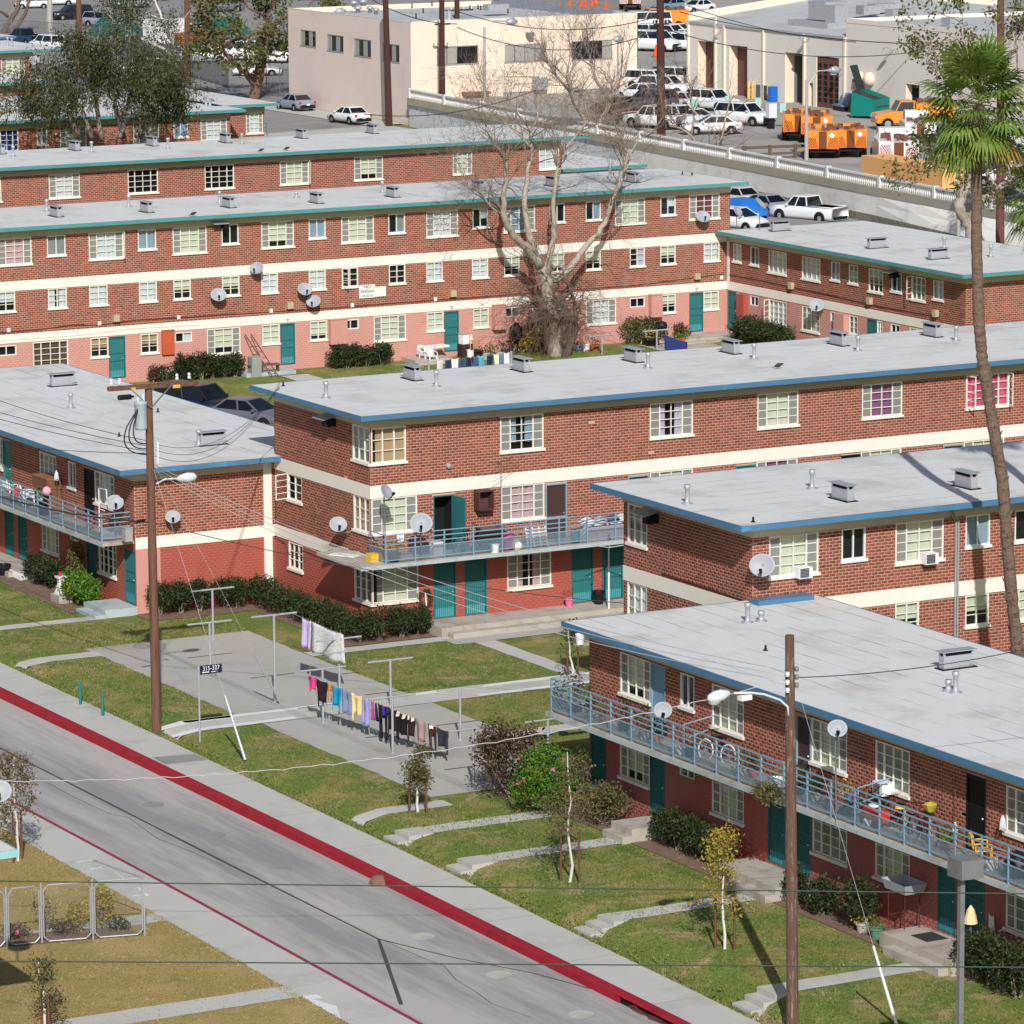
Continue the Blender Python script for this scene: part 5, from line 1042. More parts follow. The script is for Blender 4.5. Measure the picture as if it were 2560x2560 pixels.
wire('overhead_wire', 'dark service wire dipping from the pole to the right block wall', P1(386, 1308), PX(1560, 1508, 74.3), .35, .014, M_wire, None)
for i, py in enumerate((1110, 1125, 1140)): wire('service_wire', ('highest', 'middle', 'lowest')[i]+' of three thin service wires from the pole to the centre block', P1(388, py), PX(700, 968, 74.4)+np.array((0, 0, .1*i)), .9+.15*i, .009, M_wire, 'service wires to the centre block')
wire('twisted_cable', 'twisted white cable sagging from the weathered pole across the court', P2_(1968, 1700), PZ(-300, 1944, 5.0), .95, .011, M_wirew, None, 90, 1)
wire('overhead_wire', 'dark wire from the weathered pole across the lower right roof', P2_(1978, 1694), P2_(1978, 1694)+np.array((9, -3, 1.2)), .35, .014, M_wire, None)
wire('overhead_wire', 'green grey wire across the lower lawn, upper of two', PZ(-120, 2201, 14), PZ(2700, 2236, 14), .0, .012, M_wireg, 'two wires across the foreground'); wire('overhead_wire', 'green grey wire across the lower lawn, lower of two', PZ(-120, 2402, 14), PZ(2700, 2419, 14), .0, .012, M_wireg, 'two wires across the foreground')
# guy wires with pale guards
for lab, a, bq, g0 in (('guy wire with galvanised guard beside the sign', P1(380, 1160), PZ(613, 1900, -.4), .36), ('guy wire with slanted guard on the court', P1(380, 1150), PZ(703, 1760, -.38), .36), ('guy wire with bright white guard at the bottom right', P2_(1976, 1660), PZ(2245, 2575, -.5), .3)):
    t = thing('guy_wire', lab, 'guy wire', tuple(bq), 0, 'guy wires of the wooden poles'); d = np.array(a)-bq
    MB().tube([(0, 0, 0), tuple(d)], .005, 4).build('wire', M_wirew, t); MB().tube([(0, 0, 0), tuple(d/np.linalg.norm(d)*2.3)], [.05, .035], 8).build('guard', M_lampw if 'white' in lab else M_galv, t)
# square lamp post in the right foreground
q = PY(2404, 2170, 84.6); zg = gz(q[0], q[1]); lp = thing('lamp_post', 'dark square post with a big grey box lamp at the lower right', 'street light', (q[0], q[1], zg)); h = q[2]-zg
MB().ob((0, 0, (h+.2)/2), (.125, .125, h+.2)).build('post', M_lampg, lp)
MB().bx(-.2, .42, -.3, .3, h-.22, h+.22).build('lamp_box', M_lampg, lp); MB().bx(-.2, .42, -.3, .3, h+.222, h+.24).build('lid', M_lampg, lp); MB().bx(-.15, .37, -.25, .25, h-.235, h-.222).build('lens', mat('lens_frosted', (200, 204, 206), .3), lp)
# clothes posts on the court: T posts about two metres high
def tpost(px, py, top, lab, w_=1.75):
    p = PZ(px, py, -.385); h = PY(px, top, p[1])[2]-p[2]; t = thing('clothes_post', lab, 'clothes post', tuple(p), 0, 'laundry posts on the courts')
    MB().tube([(0, 0, 0), (0, 0, h)], .042, 10).build('post', M_galv, t); MB().tube([(-w_/2, 0, h), (w_/2, 0, h)], .035, 8).build('crossbar', M_galv, t); MB().lathe([(.1, 0), (.08, .02), (.045, .03)], 10).build('footing', M_concrete, t); return p, h
PL = [tpost(*a) for a in ((533, 1598, 1473, 'tall grey laundry post nearest the red end wall'), (526, 1675, 1556, 'grey laundry post just left of the guy wire'), (688, 1757, 1537, 'grey laundry post with the slanted guard at its foot'), (849, 1727, 1597, 'laundry post carrying the white blanket line'), (808, 1808, 1672, 'laundry post at the left end of the clothes line'), (977, 1768, 1650, 'laundry post standing at the lawn edge'), (982, 1884, 1742, 'laundry post in the middle of the dark clothes'), (1151, 1851, 1720, 'laundry post by the small lawn, right side of the court'), (1184, 1966, 1822, 'laundry post at the near edge of the court'), (1370, 1858, 1799, 'short laundry post half behind the bronze shrub'))]
# extra low crossbars seen on two posts
def cloth(name, label, cat, a, bq, h, m, shape='rect', seed=0, group=None, folds=3):
    """garment pegged between a and bq hanging h: shape rect, shirt, trousers, towel"""
    rng = np.random.default_rng(seed); a, bq = np.array(a), np.array(bq); d = bq-a; L = np.linalg.norm(d); n, k = 10, 8; V = []; Fs = []; lean = rng.normal()*.05
    for j in range(k+1):
        v = j/k
        for i in range(n+1):
            u = i/n; q = u; sag = .0
            if shape == 'shirt': q = .5+(u-.5)*(1.0 if v < .12 or v > .3 else 1.12); q = .5+(q-.5)*(1-.12*v)
            if shape == 'trousers': q = .5+(u-.5)*(1-.1*v)
            w_ = .05*math.sin(u*folds*3.1+seed)*(.3+v); V.append(tuple(d*q+np.array((w_, w_*.5+lean*v, -h*v-.05*math.sin(math.pi*u)*(1-v)-.06*v*abs(math.sin(u*5+seed))))))
    for j in range(k):
        for i in range(n):
            u, v = (i+.5)/n, (j+.5)/k
            if shape == 'trousers' and v > .35 and abs(u-.5) < .05+.12*(v-.35): continue
            if shape == 'shirt' and v > .62 and (u < .12 or u > .88) is False and v > .8: continue
            Fs.append((j*(n+1)+i, j*(n+1)+i+1, (j+1)*(n+1)+i+1, (j+1)*(n+1)+i))
    me = bpy.data.meshes.new(name); me.from_pydata(V, [], Fs); me.materials.append(m); me.polygons.foreach_set('use_smooth', [True]*len(Fs)); o = obj(name, me, None, tuple(a)); sol = o.modifiers.new('t', 'SOLIDIFY'); sol.thickness = .008
    tag(o, label, cat, group); 
    for u in (.1, .9): MB().ob(tuple(d*u+np.array((0, 0, .01))), (.012, .02, .07)).build('clothes_peg', mat('peg_wood', (200, 170, 120)), o)
    return o
fab = lambda n, c: mat('cloth_'+n, c, .95, .1, 9, bump=.2)
pa, ha = PL[4]; pb, hb = PL[6]; A0 = PY(770, 1686, pa[1]+.6); A1 = PY(1122, 1828, pb[1]-2.3)
wire('clothes_line', 'thin line carrying the long row of coloured clothes', A0, A1, .06, .004, M_wirew, None, 12)
zl = lambda px: A0+(A1-A0)*((px-770)/(1122-770))
for i, (x0, x1, hy, c, sh, nm, lb) in enumerate(((771, 792, .55, (222, 70, 140), 'shirt', 'shirt', 'pink top at the left end of the line'), (791, 822, .95, (46, 30, 36), 'shirt', 'shirt', 'black long sleeved top with dangling sleeves beside the pink top'), (820, 835, .55, (196, 134, 40), 'trousers', 'shorts', 'mustard yellow garment beside the turquoise top'), (834, 858, .85, (20, 150, 200), 'shirt', 'shirt', 'turquoise long sleeved top on the line'), (858, 883, .75, (130, 140, 176), 'trousers', 'trousers', 'slate blue trousers on the line'), (882, 908, .9, (236, 214, 150), 'shirt', 'shirt', 'pale yellow top on the line'), (908, 930, .95, (158, 160, 210), 'trousers', 'trousers', 'lilac trousers on the line'), (930, 940, .62, (196, 60, 146), 'rect', 'towel', 'magenta cloth beside the lilac trousers'), (939, 948, .6, (40, 34, 80), 'rect', 'towel', 'navy cloth beside the magenta cloth'), (948, 974, 1.1, (30, 26, 34), 'trousers', 'trousers', 'black trousers left of the middle post'), (957, 976, .4, (70, 50, 140), 'shirt', 'shirt', 'purple top folded over the black trousers'), (974, 996, .95, (40, 28, 34), 'shirt', 'shirt', 'dark brown top at the middle post'), (995, 1022, .95, (26, 24, 30), 'shirt', 'shirt', 'black shirt right of the middle post'), (1022, 1043, .85, (58, 32, 36), 'shirt', 'shirt', 'dark maroon shirt on the line'), (1043, 1070, .9, (176, 146, 142), 'shirt', 'shirt', 'dusty pink blouse between dark garments'), (1070, 1094, .95, (72, 42, 42), 'trousers', 'trousers', 'brown trousers near the right end'), (1094, 1121, .75, (50, 52, 62), 'shirt', 'shirt', 'charcoal T shirt at the right end of the line'), (995, 1020, .14, (230, 222, 200), 'rect', 'towel', 'cream cloth folded over the line'), (1021, 1040, .12, (220, 224, 236), 'rect', 'towel', 'blue striped cloth folded over the line'), (1064, 1090, .13, (238, 232, 232), 'rect', 'towel', 'white cloth with small print folded over the line'))):
    off = np.array((0, -.03 if hy < .2 or i == 10 else 0, 0)); cloth(nm, lb, 'laundry', zl(x0+1)+off, zl(x1-1)+off, hy, fab(nm+str(i), c), sh, i, 'clothes on the long line')
y2 = PL[3][0][1]
B0 = PY(755, 1543, y2+1.9); B1_ = PY(858, 1586, y2-.4); wire('clothes_line', 'thin line carrying the lilac towel and white blanket', B0+(B0-B1_)*.3, B1_, .02, .004, M_wirew, None, 8); zb = lambda px: B0+(B1_-B0)*((px-755)/(858-755))
cloth('towel', 'lilac checked towel hanging beside the white blanket', 'laundry', zb(755), zb(779), 1.0, fab('lilac', (196, 184, 220)), 'rect', 3)
m = mat('blanket_pattern', (214, 216, 214), .95, .12, 8, c2=(120, 124, 126), cv=.52, c2s=9, stretch=(1, 1, 3)); cloth('blanket', 'grey and white patterned blanket hanging on the upper line', 'laundry', zb(781), zb(858), 1.05, m, 'rect', 5)
# sign and bollards
p = PZ(500, 1857, -.5); p[2] = gz(p[0], p[1]); sg = thing('address_sign', 'dark blue sign reading 315-327 on a grey post by the sidewalk', 'sign', tuple(p)); hs = PY(500, 1665, p[1])[2]-p[2]
MB().tube([(0, 0, 0), (0, 0, hs)], .035, 8).build('post', M_galv, sg); MB().bx(.05, .85, -.012, .012, hs-.3, hs).build('panel', mat('sign_navy', (34, 36, 72), .5), sg); MB().bx(.62, .64, -.014, .014, hs-.36, hs-.3).build('bracket', M_steel, sg)
def text(s_, size, m, parent, loc, rot, name='lettering', align='CENTER', ext=.002, sc_=None):
    c = bpy.data.curves.new(name, 'FONT'); c.body = s_; c.size = size; c.align_x = align; c.align_y = 'CENTER'; c.extrude = ext; c.materials.append(m); o = bpy.data.objects.new('tmp', c); COL.objects.link(o); me = bpy.data.meshes.new_from_object(o.evaluated_get(bpy.context.evaluated_depsgraph_get())); bpy.data.objects.remove(o); o = obj(name, me, parent, loc, rot, sc_); return o
text('315-327', .19, M_plw, sg, (.45, -.016, hs-.11), (math.pi/2, 0, 0), sc_=(1, 1.1, 1)); MB().bx(.12, .38, -.016, -.012, hs-.245, hs-.215).build('arrow', M_plw, sg); MB().add([(.12, -.015, hs-.23), (.17, -.015, hs-.27), (.17, -.015, hs-.19)], [(0, 1, 2)]).build('arrow', M_plw, sg); MB().bx(.45, .62, -.016, -.012, hs-.25, hs-.225).build('arrow', M_plw, sg)
for px, py, top, q in ((201, 1758, 1705, 'green pipe bollard by the sidewalk, farther of two'), (257, 1786, 1734, 'green pipe bollard by the sidewalk, nearer of two')):
    p = PZ(px, py, -.5); p[2] = gz(p[0], p[1]); h = PY(px, top, p[1])[2]-p[2]; o = MB().lathe([(.055, 0), (.055, h-.03), (.045, h), (.01, h+.005)], 10).build('bollard', mat('bollard_green', (40, 124, 116), .5, .1), None, tuple(p)); tag(o, q, 'bollard', 'green bollards')
# chain link garden in the dry lawn
fp = [PZ(x, y, -.55) for x, y in ((-70, 2372), (18, 2362), (105, 2352), (233, 2342), (362, 2332))]
for i, pz in enumerate(fp): pz[2] = gz(pz[0], pz[1])
fn = thing('garden_fence', 'low chain link fence of galvanised gate panels round a small flower garden', 'fence', tuple(fp[0])); hf = PY(362, 2188, fp[4][1])[2]-fp[4][2]
for a, c in zip(fp[:-1], fp[1:]):
    d = c-a; o_ = a-fp[0]; L = np.linalg.norm(d); u = d/L; pts = []
    for s_, z in ((.06, .2), (.06, hf-.25), (.2, hf-.08), (L-.2, hf-.08), (L-.06, hf-.25), (L-.06, .2), (L-.2, .06), (.2, .06), (.06, .2)): pts.append(tuple(o_+u*s_+np.array((0, 0, z))))
    MB().tube(pts, .022, 6).build('panel_frame', M_galv, fn)
    MB().add([tuple(o_+u*.06+np.array((0, 0, .06))), tuple(o_+u*(L-.06)+np.array((0, 0, .06))), tuple(o_+u*(L-.06)+np.array((0, 0, hf-.08))), tuple(o_+u*.06+np.array((0, 0, hf-.08)))], [(0, 1, 2, 3)]).build('chain_link', M_chain, fn)
for a in fp: MB().tube([tuple(a-fp[0]), tuple(a-fp[0]+np.array((0, 0, hf)))], .03, 8).build('fence_post', M_galv, fn)
a = fp[4]
for k, (dx, w_) in enumerate(((0, 2.2),)):
    e = a+np.array((-.4, 2.6, 0)); MB().tube([tuple(a-fp[0]+np.array((0, 0, hf-.08))), tuple(e-fp[0]+np.array((0, 0, hf-.08)))], .022, 6).build('panel_frame', M_galv, fn); MB().add([tuple(a-fp[0]), tuple(e-fp[0]), tuple(e-fp[0]+np.array((0, 0, hf-.08))), tuple(a-fp[0]+np.array((0, 0, hf-.08)))], [(0, 1, 2, 3)]).build('chain_link', M_chain, fn)
quad('planting_bed', ((fp[0][0], fp[0][1]+.1), (fp[4][0]-.1, fp[4][1]+.1), (fp[4][0]-.2, fp[4][1]+1.2), (fp[0][0], fp[0][1]+1.3)), .03, M_soil, 6)
for px, py, r, h, lf, n, lb in ((262, 2322, .42, 1.25, 'yellow', 900, 'yellow green bush inside the chain link garden'), (205, 2330, .35, .9, 'yellow', 400, 'thin yellowing plant inside the chain link garden'), (175, 2338, .4, .45, 'bronze', 300, 'low reddish plant inside the chain link garden'), (310, 2326, .3, .35, 'hedge', 220, 'low dark green plant at the garden corner'), (125, 2330, .35, 1.2, 'brown', 160, 'dry rose canes inside the chain link garden'), (50, 2345, .4, .4, 'bronze', 260, 'low pink flowering plant at the left of the garden')):
    p = PZ(px, py, -.55); bush('shrub', lb, (p[0], p[1]+.35), r, h, n, lf, .085, px, 3 if 'pink' in lb else 0)
# roof corner and dish of a building just outside the left edge
rc = PZ(46, 2128, 5.0); t = Building('apartment_wing', 'corner of a pale roof with turquoise edge at the left border', 'apartment building', rc[0]-9, rc[0]-.8, rc[1]+.8, rc[1]+12, -.5, None)
fa = Facade(t, 'x', t.y0, t.x0, t.x1); fa.walls([(-.4, 2.2, M_rose), (2.2, 5.1, M_brick)]); t.part(MB().bx(t.x1-.02, t.x1, t.y0, t.y1, -.9, 4.7), 'wall', M_brick)
roof(t, 5.35, mat('turquoise_edge', (150, 206, 206), .5), (.8, .8, .8, .8), True)
d = PZ(0, 1975, 6.2); dish('satellite_dish', 'grey dish at the left border above the turquoise roof edge', tuple(PY(-3, 1985, d[1])-np.array((0, 0, .9))), -.4, .3, .9, 30, None)
# ---------------------------------------------------------------- dishes, things on the balconies and in the gardens
YBAL = 144.75
def lat(name, label, cat, prof, pos, m, n=14, group=None, rim=None):
    o = MB().lathe(prof, n).build(name, m, None, tuple(pos), smooth=False); return tag(o, label, cat, group)
def bucket(label, pos, r=.15, h=.3, m=None, name='bucket', cat='bucket', group=None):
    o = lat(name, label, cat, [(r*.8, 0), (r*.98, h), (r*1.06, h), (r*1.06, h-.03), (r*1.0, h-.03), (r*.9, h-.04), (r*.75, .03)], pos, m or M_plw, 14, group)
    MB().tube([(math.cos(a)*r, .0, h-.02-math.sin(a)*r*.6) for a in np.linspace(0, math.pi, 8)], .008, 4).build('handle', M_steel, o); return o
def pot(label, pos, r=.17, h=.26, m=None, leaf='hedge', n=120, ph=.5, group=None, seed=1, size=.09):
    t = thing('potted_plant', label, 'potted plant', tuple(pos), 0, group); m = m or mat('terracotta', (178, 100, 70), .9, .1, 4)
    MB().lathe([(r*.7, 0), (r*.95, h*.8), (r*1.1, h*.8), (r*1.1, h), (r*.95, h), (r*.9, h*.85), (.01, h*.85)], 14).build('pot', m, t)
    rng = np.random.default_rng(seed); leaves('foliage', blob_pts(rng, n, (0, 0, h+ph*.5), (r*1.5, r*1.5, ph*.6), 14, .3), size, LF[leaf], rng, t); return t
def box_thing(name, label, cat, pos, sz, m, rz=0, lid=None, group=None):
    t = thing(name, label, cat, tuple(pos), rz, group); MB().bx(-sz[0]/2, sz[0]/2, -sz[1]/2, sz[1]/2, 0, sz[2]).build('body', m, t)
    if lid: MB().bx(-sz[0]/2-.015, sz[0]/2+.015, -sz[1]/2-.015, sz[1]/2+.015, sz[2], sz[2]+.04).build('lid', lid, t)
    return t
def plastic_chair(label, pos, rz, m=M_plw, group='white plastic chairs', tip=0):
    t = thing('plastic_chair', label, 'chair', tuple(pos), rz, group)
    MB().bx(-.22, .22, -.2, .24, .4, .43).build('seat', m, t); b = MB()
    for i in range(5): b.ob((-.18+.09*i, .27, .65), (.055, .02, .48), 0, 0, -.18)
    b.tube([(-.23, .3, .45), (-.2, .34, .85), (0, .36, .9), (.2, .34, .85), (.23, .3, .45)], .025, 6); b.build('backrest', m, t)
    for sx_ in (-1, 1):
        MB().tube([(sx_*.25, .3, .62), (sx_*.27, .0, .64), (sx_*.25, -.2, .6), (sx_*.24, -.22, 0)], .025, 6).build('armrest', m, t)
        for sy_ in (-1, 1): MB().tube([(sx_*.2, sy_*.18, .41), (sx_*.24, sy_*.24, 0)], [.03, .02], 6).build('leg', m, t)
    return t
def bicycle(label, pos, rz, frame, tyre=M_rubber, group='bicycles on the balconies', s=1., lean=.12):
    t = thing('bicycle', label, 'bicycle', tuple(pos), rz, group); t.rotation_euler = (lean, 0, rz); t.scale = (s, s, s); r = .32
    for x, nm in ((-.5, 'wheel'), (.5, 'wheel')):
        pts = [(x+math.cos(a)*r, 0, r+math.sin(a)*r) for a in np.linspace(0, 2*math.pi, 21)]; w_ = MB().tube(pts, .022, 6, cap=False).build('wheel', tyre, t); sp = MB()
        for k in range(9): a = k*math.pi/9; sp.tube([(x-math.cos(a)*r, 0, r-math.sin(a)*r), (x+math.cos(a)*r, 0, r+math.sin(a)*r)], .004, 3)
        sp.tube([(x, -.04, r), (x, .04, r)], .03, 6); sp.build('spokes', M_galv, w_)
    fm = MB(); bb = (-.05, 0, .28); st = (-.15, 0, .75); hd = (.33, 0, .78)
    for a, c in ((bb, st), (bb, hd), (st, hd), (bb, (-.5, 0, r)), (st, (-.5, 0, r)), (hd, (.5, 0, r))): fm.tube([a, c], .018, 5)
    fm.tube([hd, (.3, 0, .95)], .015, 5); fm.build('frame', frame, t)
    MB().tube([(.25, -.25, 1.0), (.33, -.1, .96), (.33, .1, .96), (.25, .25, 1.0)], .014, 5).build('handlebar', M_black, t); MB().ob((-.18, 0, .82), (.26, .13, .06)).build('saddle', M_black, t); MB().lathe([(.09, -.01), (.09, .01)], 12).build('chainring', M_steel, t, bb, (math.pi/2, 0, 0)); return t
def mop(label, pos, top, m=None):
    t = thing('mop', label, 'mop', tuple(pos), 0, 'mops'); d = np.array(top)-np.array(pos); MB().tube([(0, 0, 0), tuple(d)], .012, 5).build('handle', BK['stake'], t); b = MB(); rng = np.random.default_rng(4)
    for i in range(26): a = rng.uniform(0, 6.28); b.tube([(0, 0, .02), (math.cos(a)*.05, math.sin(a)*.05, -.1), (math.cos(a)*.09, math.sin(a)*.05, -.34+rng.uniform(-.05, .05))], [.02, .018, .01], 4)
    b.build('mop_head', M_lampw, t); return t
def ac(b, f, px, py, sz=(.5, .42, .36)):
    p = PY(px, py, f.p) if f.axis == 'x' else PX(px, py, f.p); s_ = p[0] if f.axis == 'x' else -p[1]
    o = MB().bx(-sz[0]/2, sz[0]/2, -.36, .05, -sz[2]/2, sz[2]/2).build('air_conditioner', M_plw, b.E, f.rel(s_, 0, p[2]-b.zo), f.rot); g = MB()
    g.bx(-sz[0]/2+.03, sz[0]/2-.13, -.364, -.36, -sz[2]/2+.03, sz[2]/2-.03, 0)
    for i in range(6): g.bx(-sz[0]/2+.03, sz[0]/2-.13, -.375, -.364, -sz[2]/2+.05+i*.047, -sz[2]/2+.065+i*.047, 1)
    g.build('grille', [M_black, M_galv], o)
class _F: pass
def fac(b, ax, p): f = _F(); f.b = b; f.axis = ax; f.p = p; f.rot = 0 if ax == 'x' else -math.pi/2; f.rel = lambda s, y, z: Facade.rel(f, s, y, z); return f
fE, fD, fC, fA, fCe = fac(EB, 'x', 118.9), fac(DB, 'y', 68.35), fac(C, 'x', 145.86), fac(AB, 'x', 206.5), fac(C, 'y', 74.55)
ac(EB, fE, 2000, 1428); ac(EB, fE, 2315, 1393); ac(DB, fD, 2220, 1968)
# metal awning hoods over wall fans near the eaves
for f, px, py, w_ in ((fCe, 826, 1042, .95), (fac(EB, 'y', 74.35), 1628, 1280, 1.0), (fA, 544, 556, .85), (fac(RB, 'y', 127.4), 2236, 678, .8)):
    p = PX(px, py, f.p) if f.axis == 'y' else PY(px, py, f.p); s_ = p[0] if f.axis == 'x' else -p[1]
    MB().ob((0, -.28, .02), (w_, .55, .025), 0, 0, .22).bx(w_*.2, w_*.5, -.45, -.005, -.3, -.04, 1).build('fan_hood', [M_galv, M_dark], f.b.E, f.rel(s_, 0, p[2]-f.b.zo), f.rot)
# small wall fittings: vents, lamps, number plaques, meters, cables
for f, lst in ((fA, ((288, 795), (722, 763), (1130, 733), (1740, 690))), (fac(RB, 'y', 127.4), ((1982, 714), (2178, 752), (2343, 783)))):
    for px, py in lst:
        p = PX(px, py, f.p) if f.axis == 'y' else PY(px, py, f.p); s_ = p[0] if f.axis == 'x' else -p[1]; MB().bx(-.16, .16, -.22, -.01, -.17, .17).build('vent_box', mat('vent_beige', (190, 176, 146)), f.b.E, f.rel(s_, 0, p[2]-f.b.zo), f.rot)
for px, py in ((21, 825), (248, 808), (446, 793), (677, 777), (880, 763), (1088, 748), (1803, 694)): p = PY(px, py, 206.5); MB().bx(-.09, .09, -.05, -.01, -.1, .1).build('wall_plate', M_white, AB.E, fA.rel(p[0], 0, p[2]-AB.zo))
for px, py in ((718, 801), (1128, 769), (1740, 722)):
    p = PY(px, py, 206.5); o = MB().bx(-.13, .13, -.05, -.032, -.11, .11).build('number_plaque', M_white, AB.E, fA.rel(p[0], 0, p[2]-AB.zo)); MB().bx(-.08, .08, -.053, -.05, .02, .07).bx(-.05, .05, -.053, -.05, -.06, -.02).build('numerals', M_steel, o)
def cable_on(f, pts, r=.018, m=M_wire, name='wall_cable'):
    P = []
    for px, py in pts: p = PX(px, py, f.p) if f.axis == 'y' else PY(px, py, f.p); s_ = p[0] if f.axis == 'x' else -p[1]; P.append((s_, -.03, p[2]-f.b.zo))
    MB().tube(P, r, 4).build(name, m, f.b.E, tuple(np.array((0, f.p, f.b.zo) if f.axis == 'x' else (f.p, 0, f.b.zo))-f.b.L), f.rot)
cable_on(fA, [(0, 832), (60, 826), (110, 822), (180, 812), (250, 812), (340, 800), (480, 792), (560, 786), (700, 778), (850, 768), (1000, 756), (1200, 742)], .022, mat('cable_brown', (96, 56, 50)))
cable_on(fA, [(1200, 742), (1400, 727), (1600, 712), (1810, 684)], .016, M_wire); cable_on(fac(RB, 'y', 127.4), [(1824, 686), (1900, 700), (2050, 732), (2200, 766), (2350, 792)], .02, M_wire)
cable_on(fA, [(0, 852), (200, 838), (330, 822), (500, 812)], .018, mat('cable_cream', (214, 200, 174))); cable_on(fac(EB, 'y', 74.35), [(1656, 1434), (1720, 1454), (1800, 1480), (1860, 1500)], .018, M_wire)
cable_on(fac(EB, 'x', 118.9), [(1870, 1362), (1960, 1340), (2060, 1328), (2200, 1312), (2340, 1296), (2385, 1290)], .016, M_frieze); cable_on(fCe, [(693, 1345), (716, 1360), (722, 1382), (760, 1376), (800, 1392), (830, 1405)], .012, M_wire)
for px, py, r in ((1120, 1164, .11),): p = PY(px, py, 145.86); MB().lathe([(r, 0), (r*.9, .1), (.02, .12)], 12).build('vent_cap', M_galv, C.E, fC.rel(p[0], -.01, p[2]), (math.pi/2, 0, 0))
def meters(label, px0, px1, py, n):
    a, c = PY(px0, py, 206.3), PY(px1, py, 206.3); t = thing('gas_meters', label, 'gas meters', (a[0], 206.25, .3)); L = c[0]-a[0]; mb = MB(); mb.tube([(0, 0, .85), (L*.5, 0, .9), (L, 0, .95)], .03, 6); mb.tube([(L, 0, 0), (L, 0, 1.3)], .035, 6); mb.tube([(0, 0, .85), (0, 0, .2)], .025, 6); mb.build('pipes', mat('pipe_coral', (176, 108, 96)), t)
    for i in range(n): x = L*(i+.5)/n; MB().lathe([(.05, -.2), (.13, -.16), (.14, .02), (.1, .1), (.05, .14)], 10).build('meter', M_galv, t, (x, -.05, .48)); MB().tube([(x-.09, 0, .6), (x-.09, 0, .9)], .018, 5).build('riser', M_coral, t)
meters('row of grey gas meters on pink pipes left of the straight hedge', 392, 466, 925, 4); meters('row of grey gas meters beside the hose under the pink cupboard', 812, 880, 890, 4)
# NO TRESPASSING board on the long block
a, c = PY(901, 730, 206.3), PY(968, 732, 206.3); t = thing('warning_sign', 'white NO TRESPASSING board on the brick between second floor windows', 'sign', (a[0], 206.46, a[2])); wS = PY(941, 730, 206.3)[0]-a[0]; wL = c[0]-a[0]
MB().bx(0, wS, -.02, .0, -.36, .34).bx(wS, wL, -.02, 0, -.33, .2).build('board', M_white, t); mi = mat('sign_ink', (40, 42, 44), .7)
for s_, z, h in (('NO', .22, .25), ('TRESPASSING', -.02, .19), ('L.A.M.C. SEC. 41.23', -.24, .17)): text(s_, h, mi, t, (wS/2, -.023, z), (math.pi/2, 0, 0), sc_=((wS*.92)/(len(s_)*h*.57) if len(s_) > 2 else 1, 1, 1))
# dishes
def wdish(label, px, py, plane, val, r, az=-.35, tilt=30, off=.42, wm=None):
    p = PY(px, py, val-off) if plane == 'x' else PX(px, py, val-off); return dish('satellite_dish', label, tuple(p-np.array((0, 0, r*.2))), az, r, 0., tilt, wallm=wm or ((0, off-.01, -.25) if plane == 'x' else (off-.01, 0, -.25)))
wdish('grey dish left of a second floor window on the long block', 546, 738, 'x', 206.5, .36); wdish('small grey dish on the cream band of the long block', 643, 671, 'x', 206.5, .33, -.9); wdish('upper of two dishes near a second floor window, long block', 761, 724, 'x', 206.5, .35, -.1); wdish('lower of two dishes on the long block wall', 784, 754, 'x', 206.5, .34, -.7)
wdish('grey dish under the maroon curtained window, long block', 1757, 543, 'x', 206.5, .36, -.2, 38); wdish('grey dish on the cream band of the right wing', 2042, 764, 'y', 127.4, .36, -.6)
wdish('grey dish on the brick end wall above the cream band, by the pole', 432, 1293, 'x', 154.2, .26, -.4); wdish('grey dish on the shaded end wall of the centre block', 845, 1312, 'y', 74.55, .3, -.3, 30, .55)
wdish('large grey dish on the corner of the block behind the palm', 1906, 1414, 'x', 118.9, .37, -.7, 20, .6)
def mdish(label, px, py, base, r, az=-.4, tilt=30): h = PY(px, py, base[1])[2]-base[2]; b = np.array(base, float); b[0] = PY(px, py, base[1])[0]; return dish('satellite_dish', label, tuple(b), az, r, h-r*.2, tilt)
mdish('dish on a tall mast at the left end of the centre balcony', 963, 1231, (75, 144.55, 2.6), .3, .6, 30); mdish('big round grey dish clamped to the centre balcony railing', 1053, 1309, (76.3, 144.3, 2.9), .38, -.5, 25)
mdish('grey dish on the left wing balcony beside the pole', 287, 1257, (68.3, 154.9, 2.7), .3, -.3); mdish('round white dish with dark bracket on the lower right balcony railing', 1657, 1776, (67.2, 113.1, 2.9), .25, -.5, 20); mdish('oval grey dish on a tall mast above the lower right balcony', 2093, 1822, (67.18, 102.7, 2.5), .25, -.5, 25)
p = PZ(1838, 572, 6.07); mdish('smaller dish on the roof of the right wing', 1843, 530, tuple(p), .33, .5, 35); p = PZ(1898, 574, 6.07); mdish('larger dish on the roof of the right wing, beside the white truck', 1900, 511, tuple(p), .42, .8, 45); wdish('grey dish at the corner of the top left brick block', 88, 152, 'x', 315.6, .42, -.2)
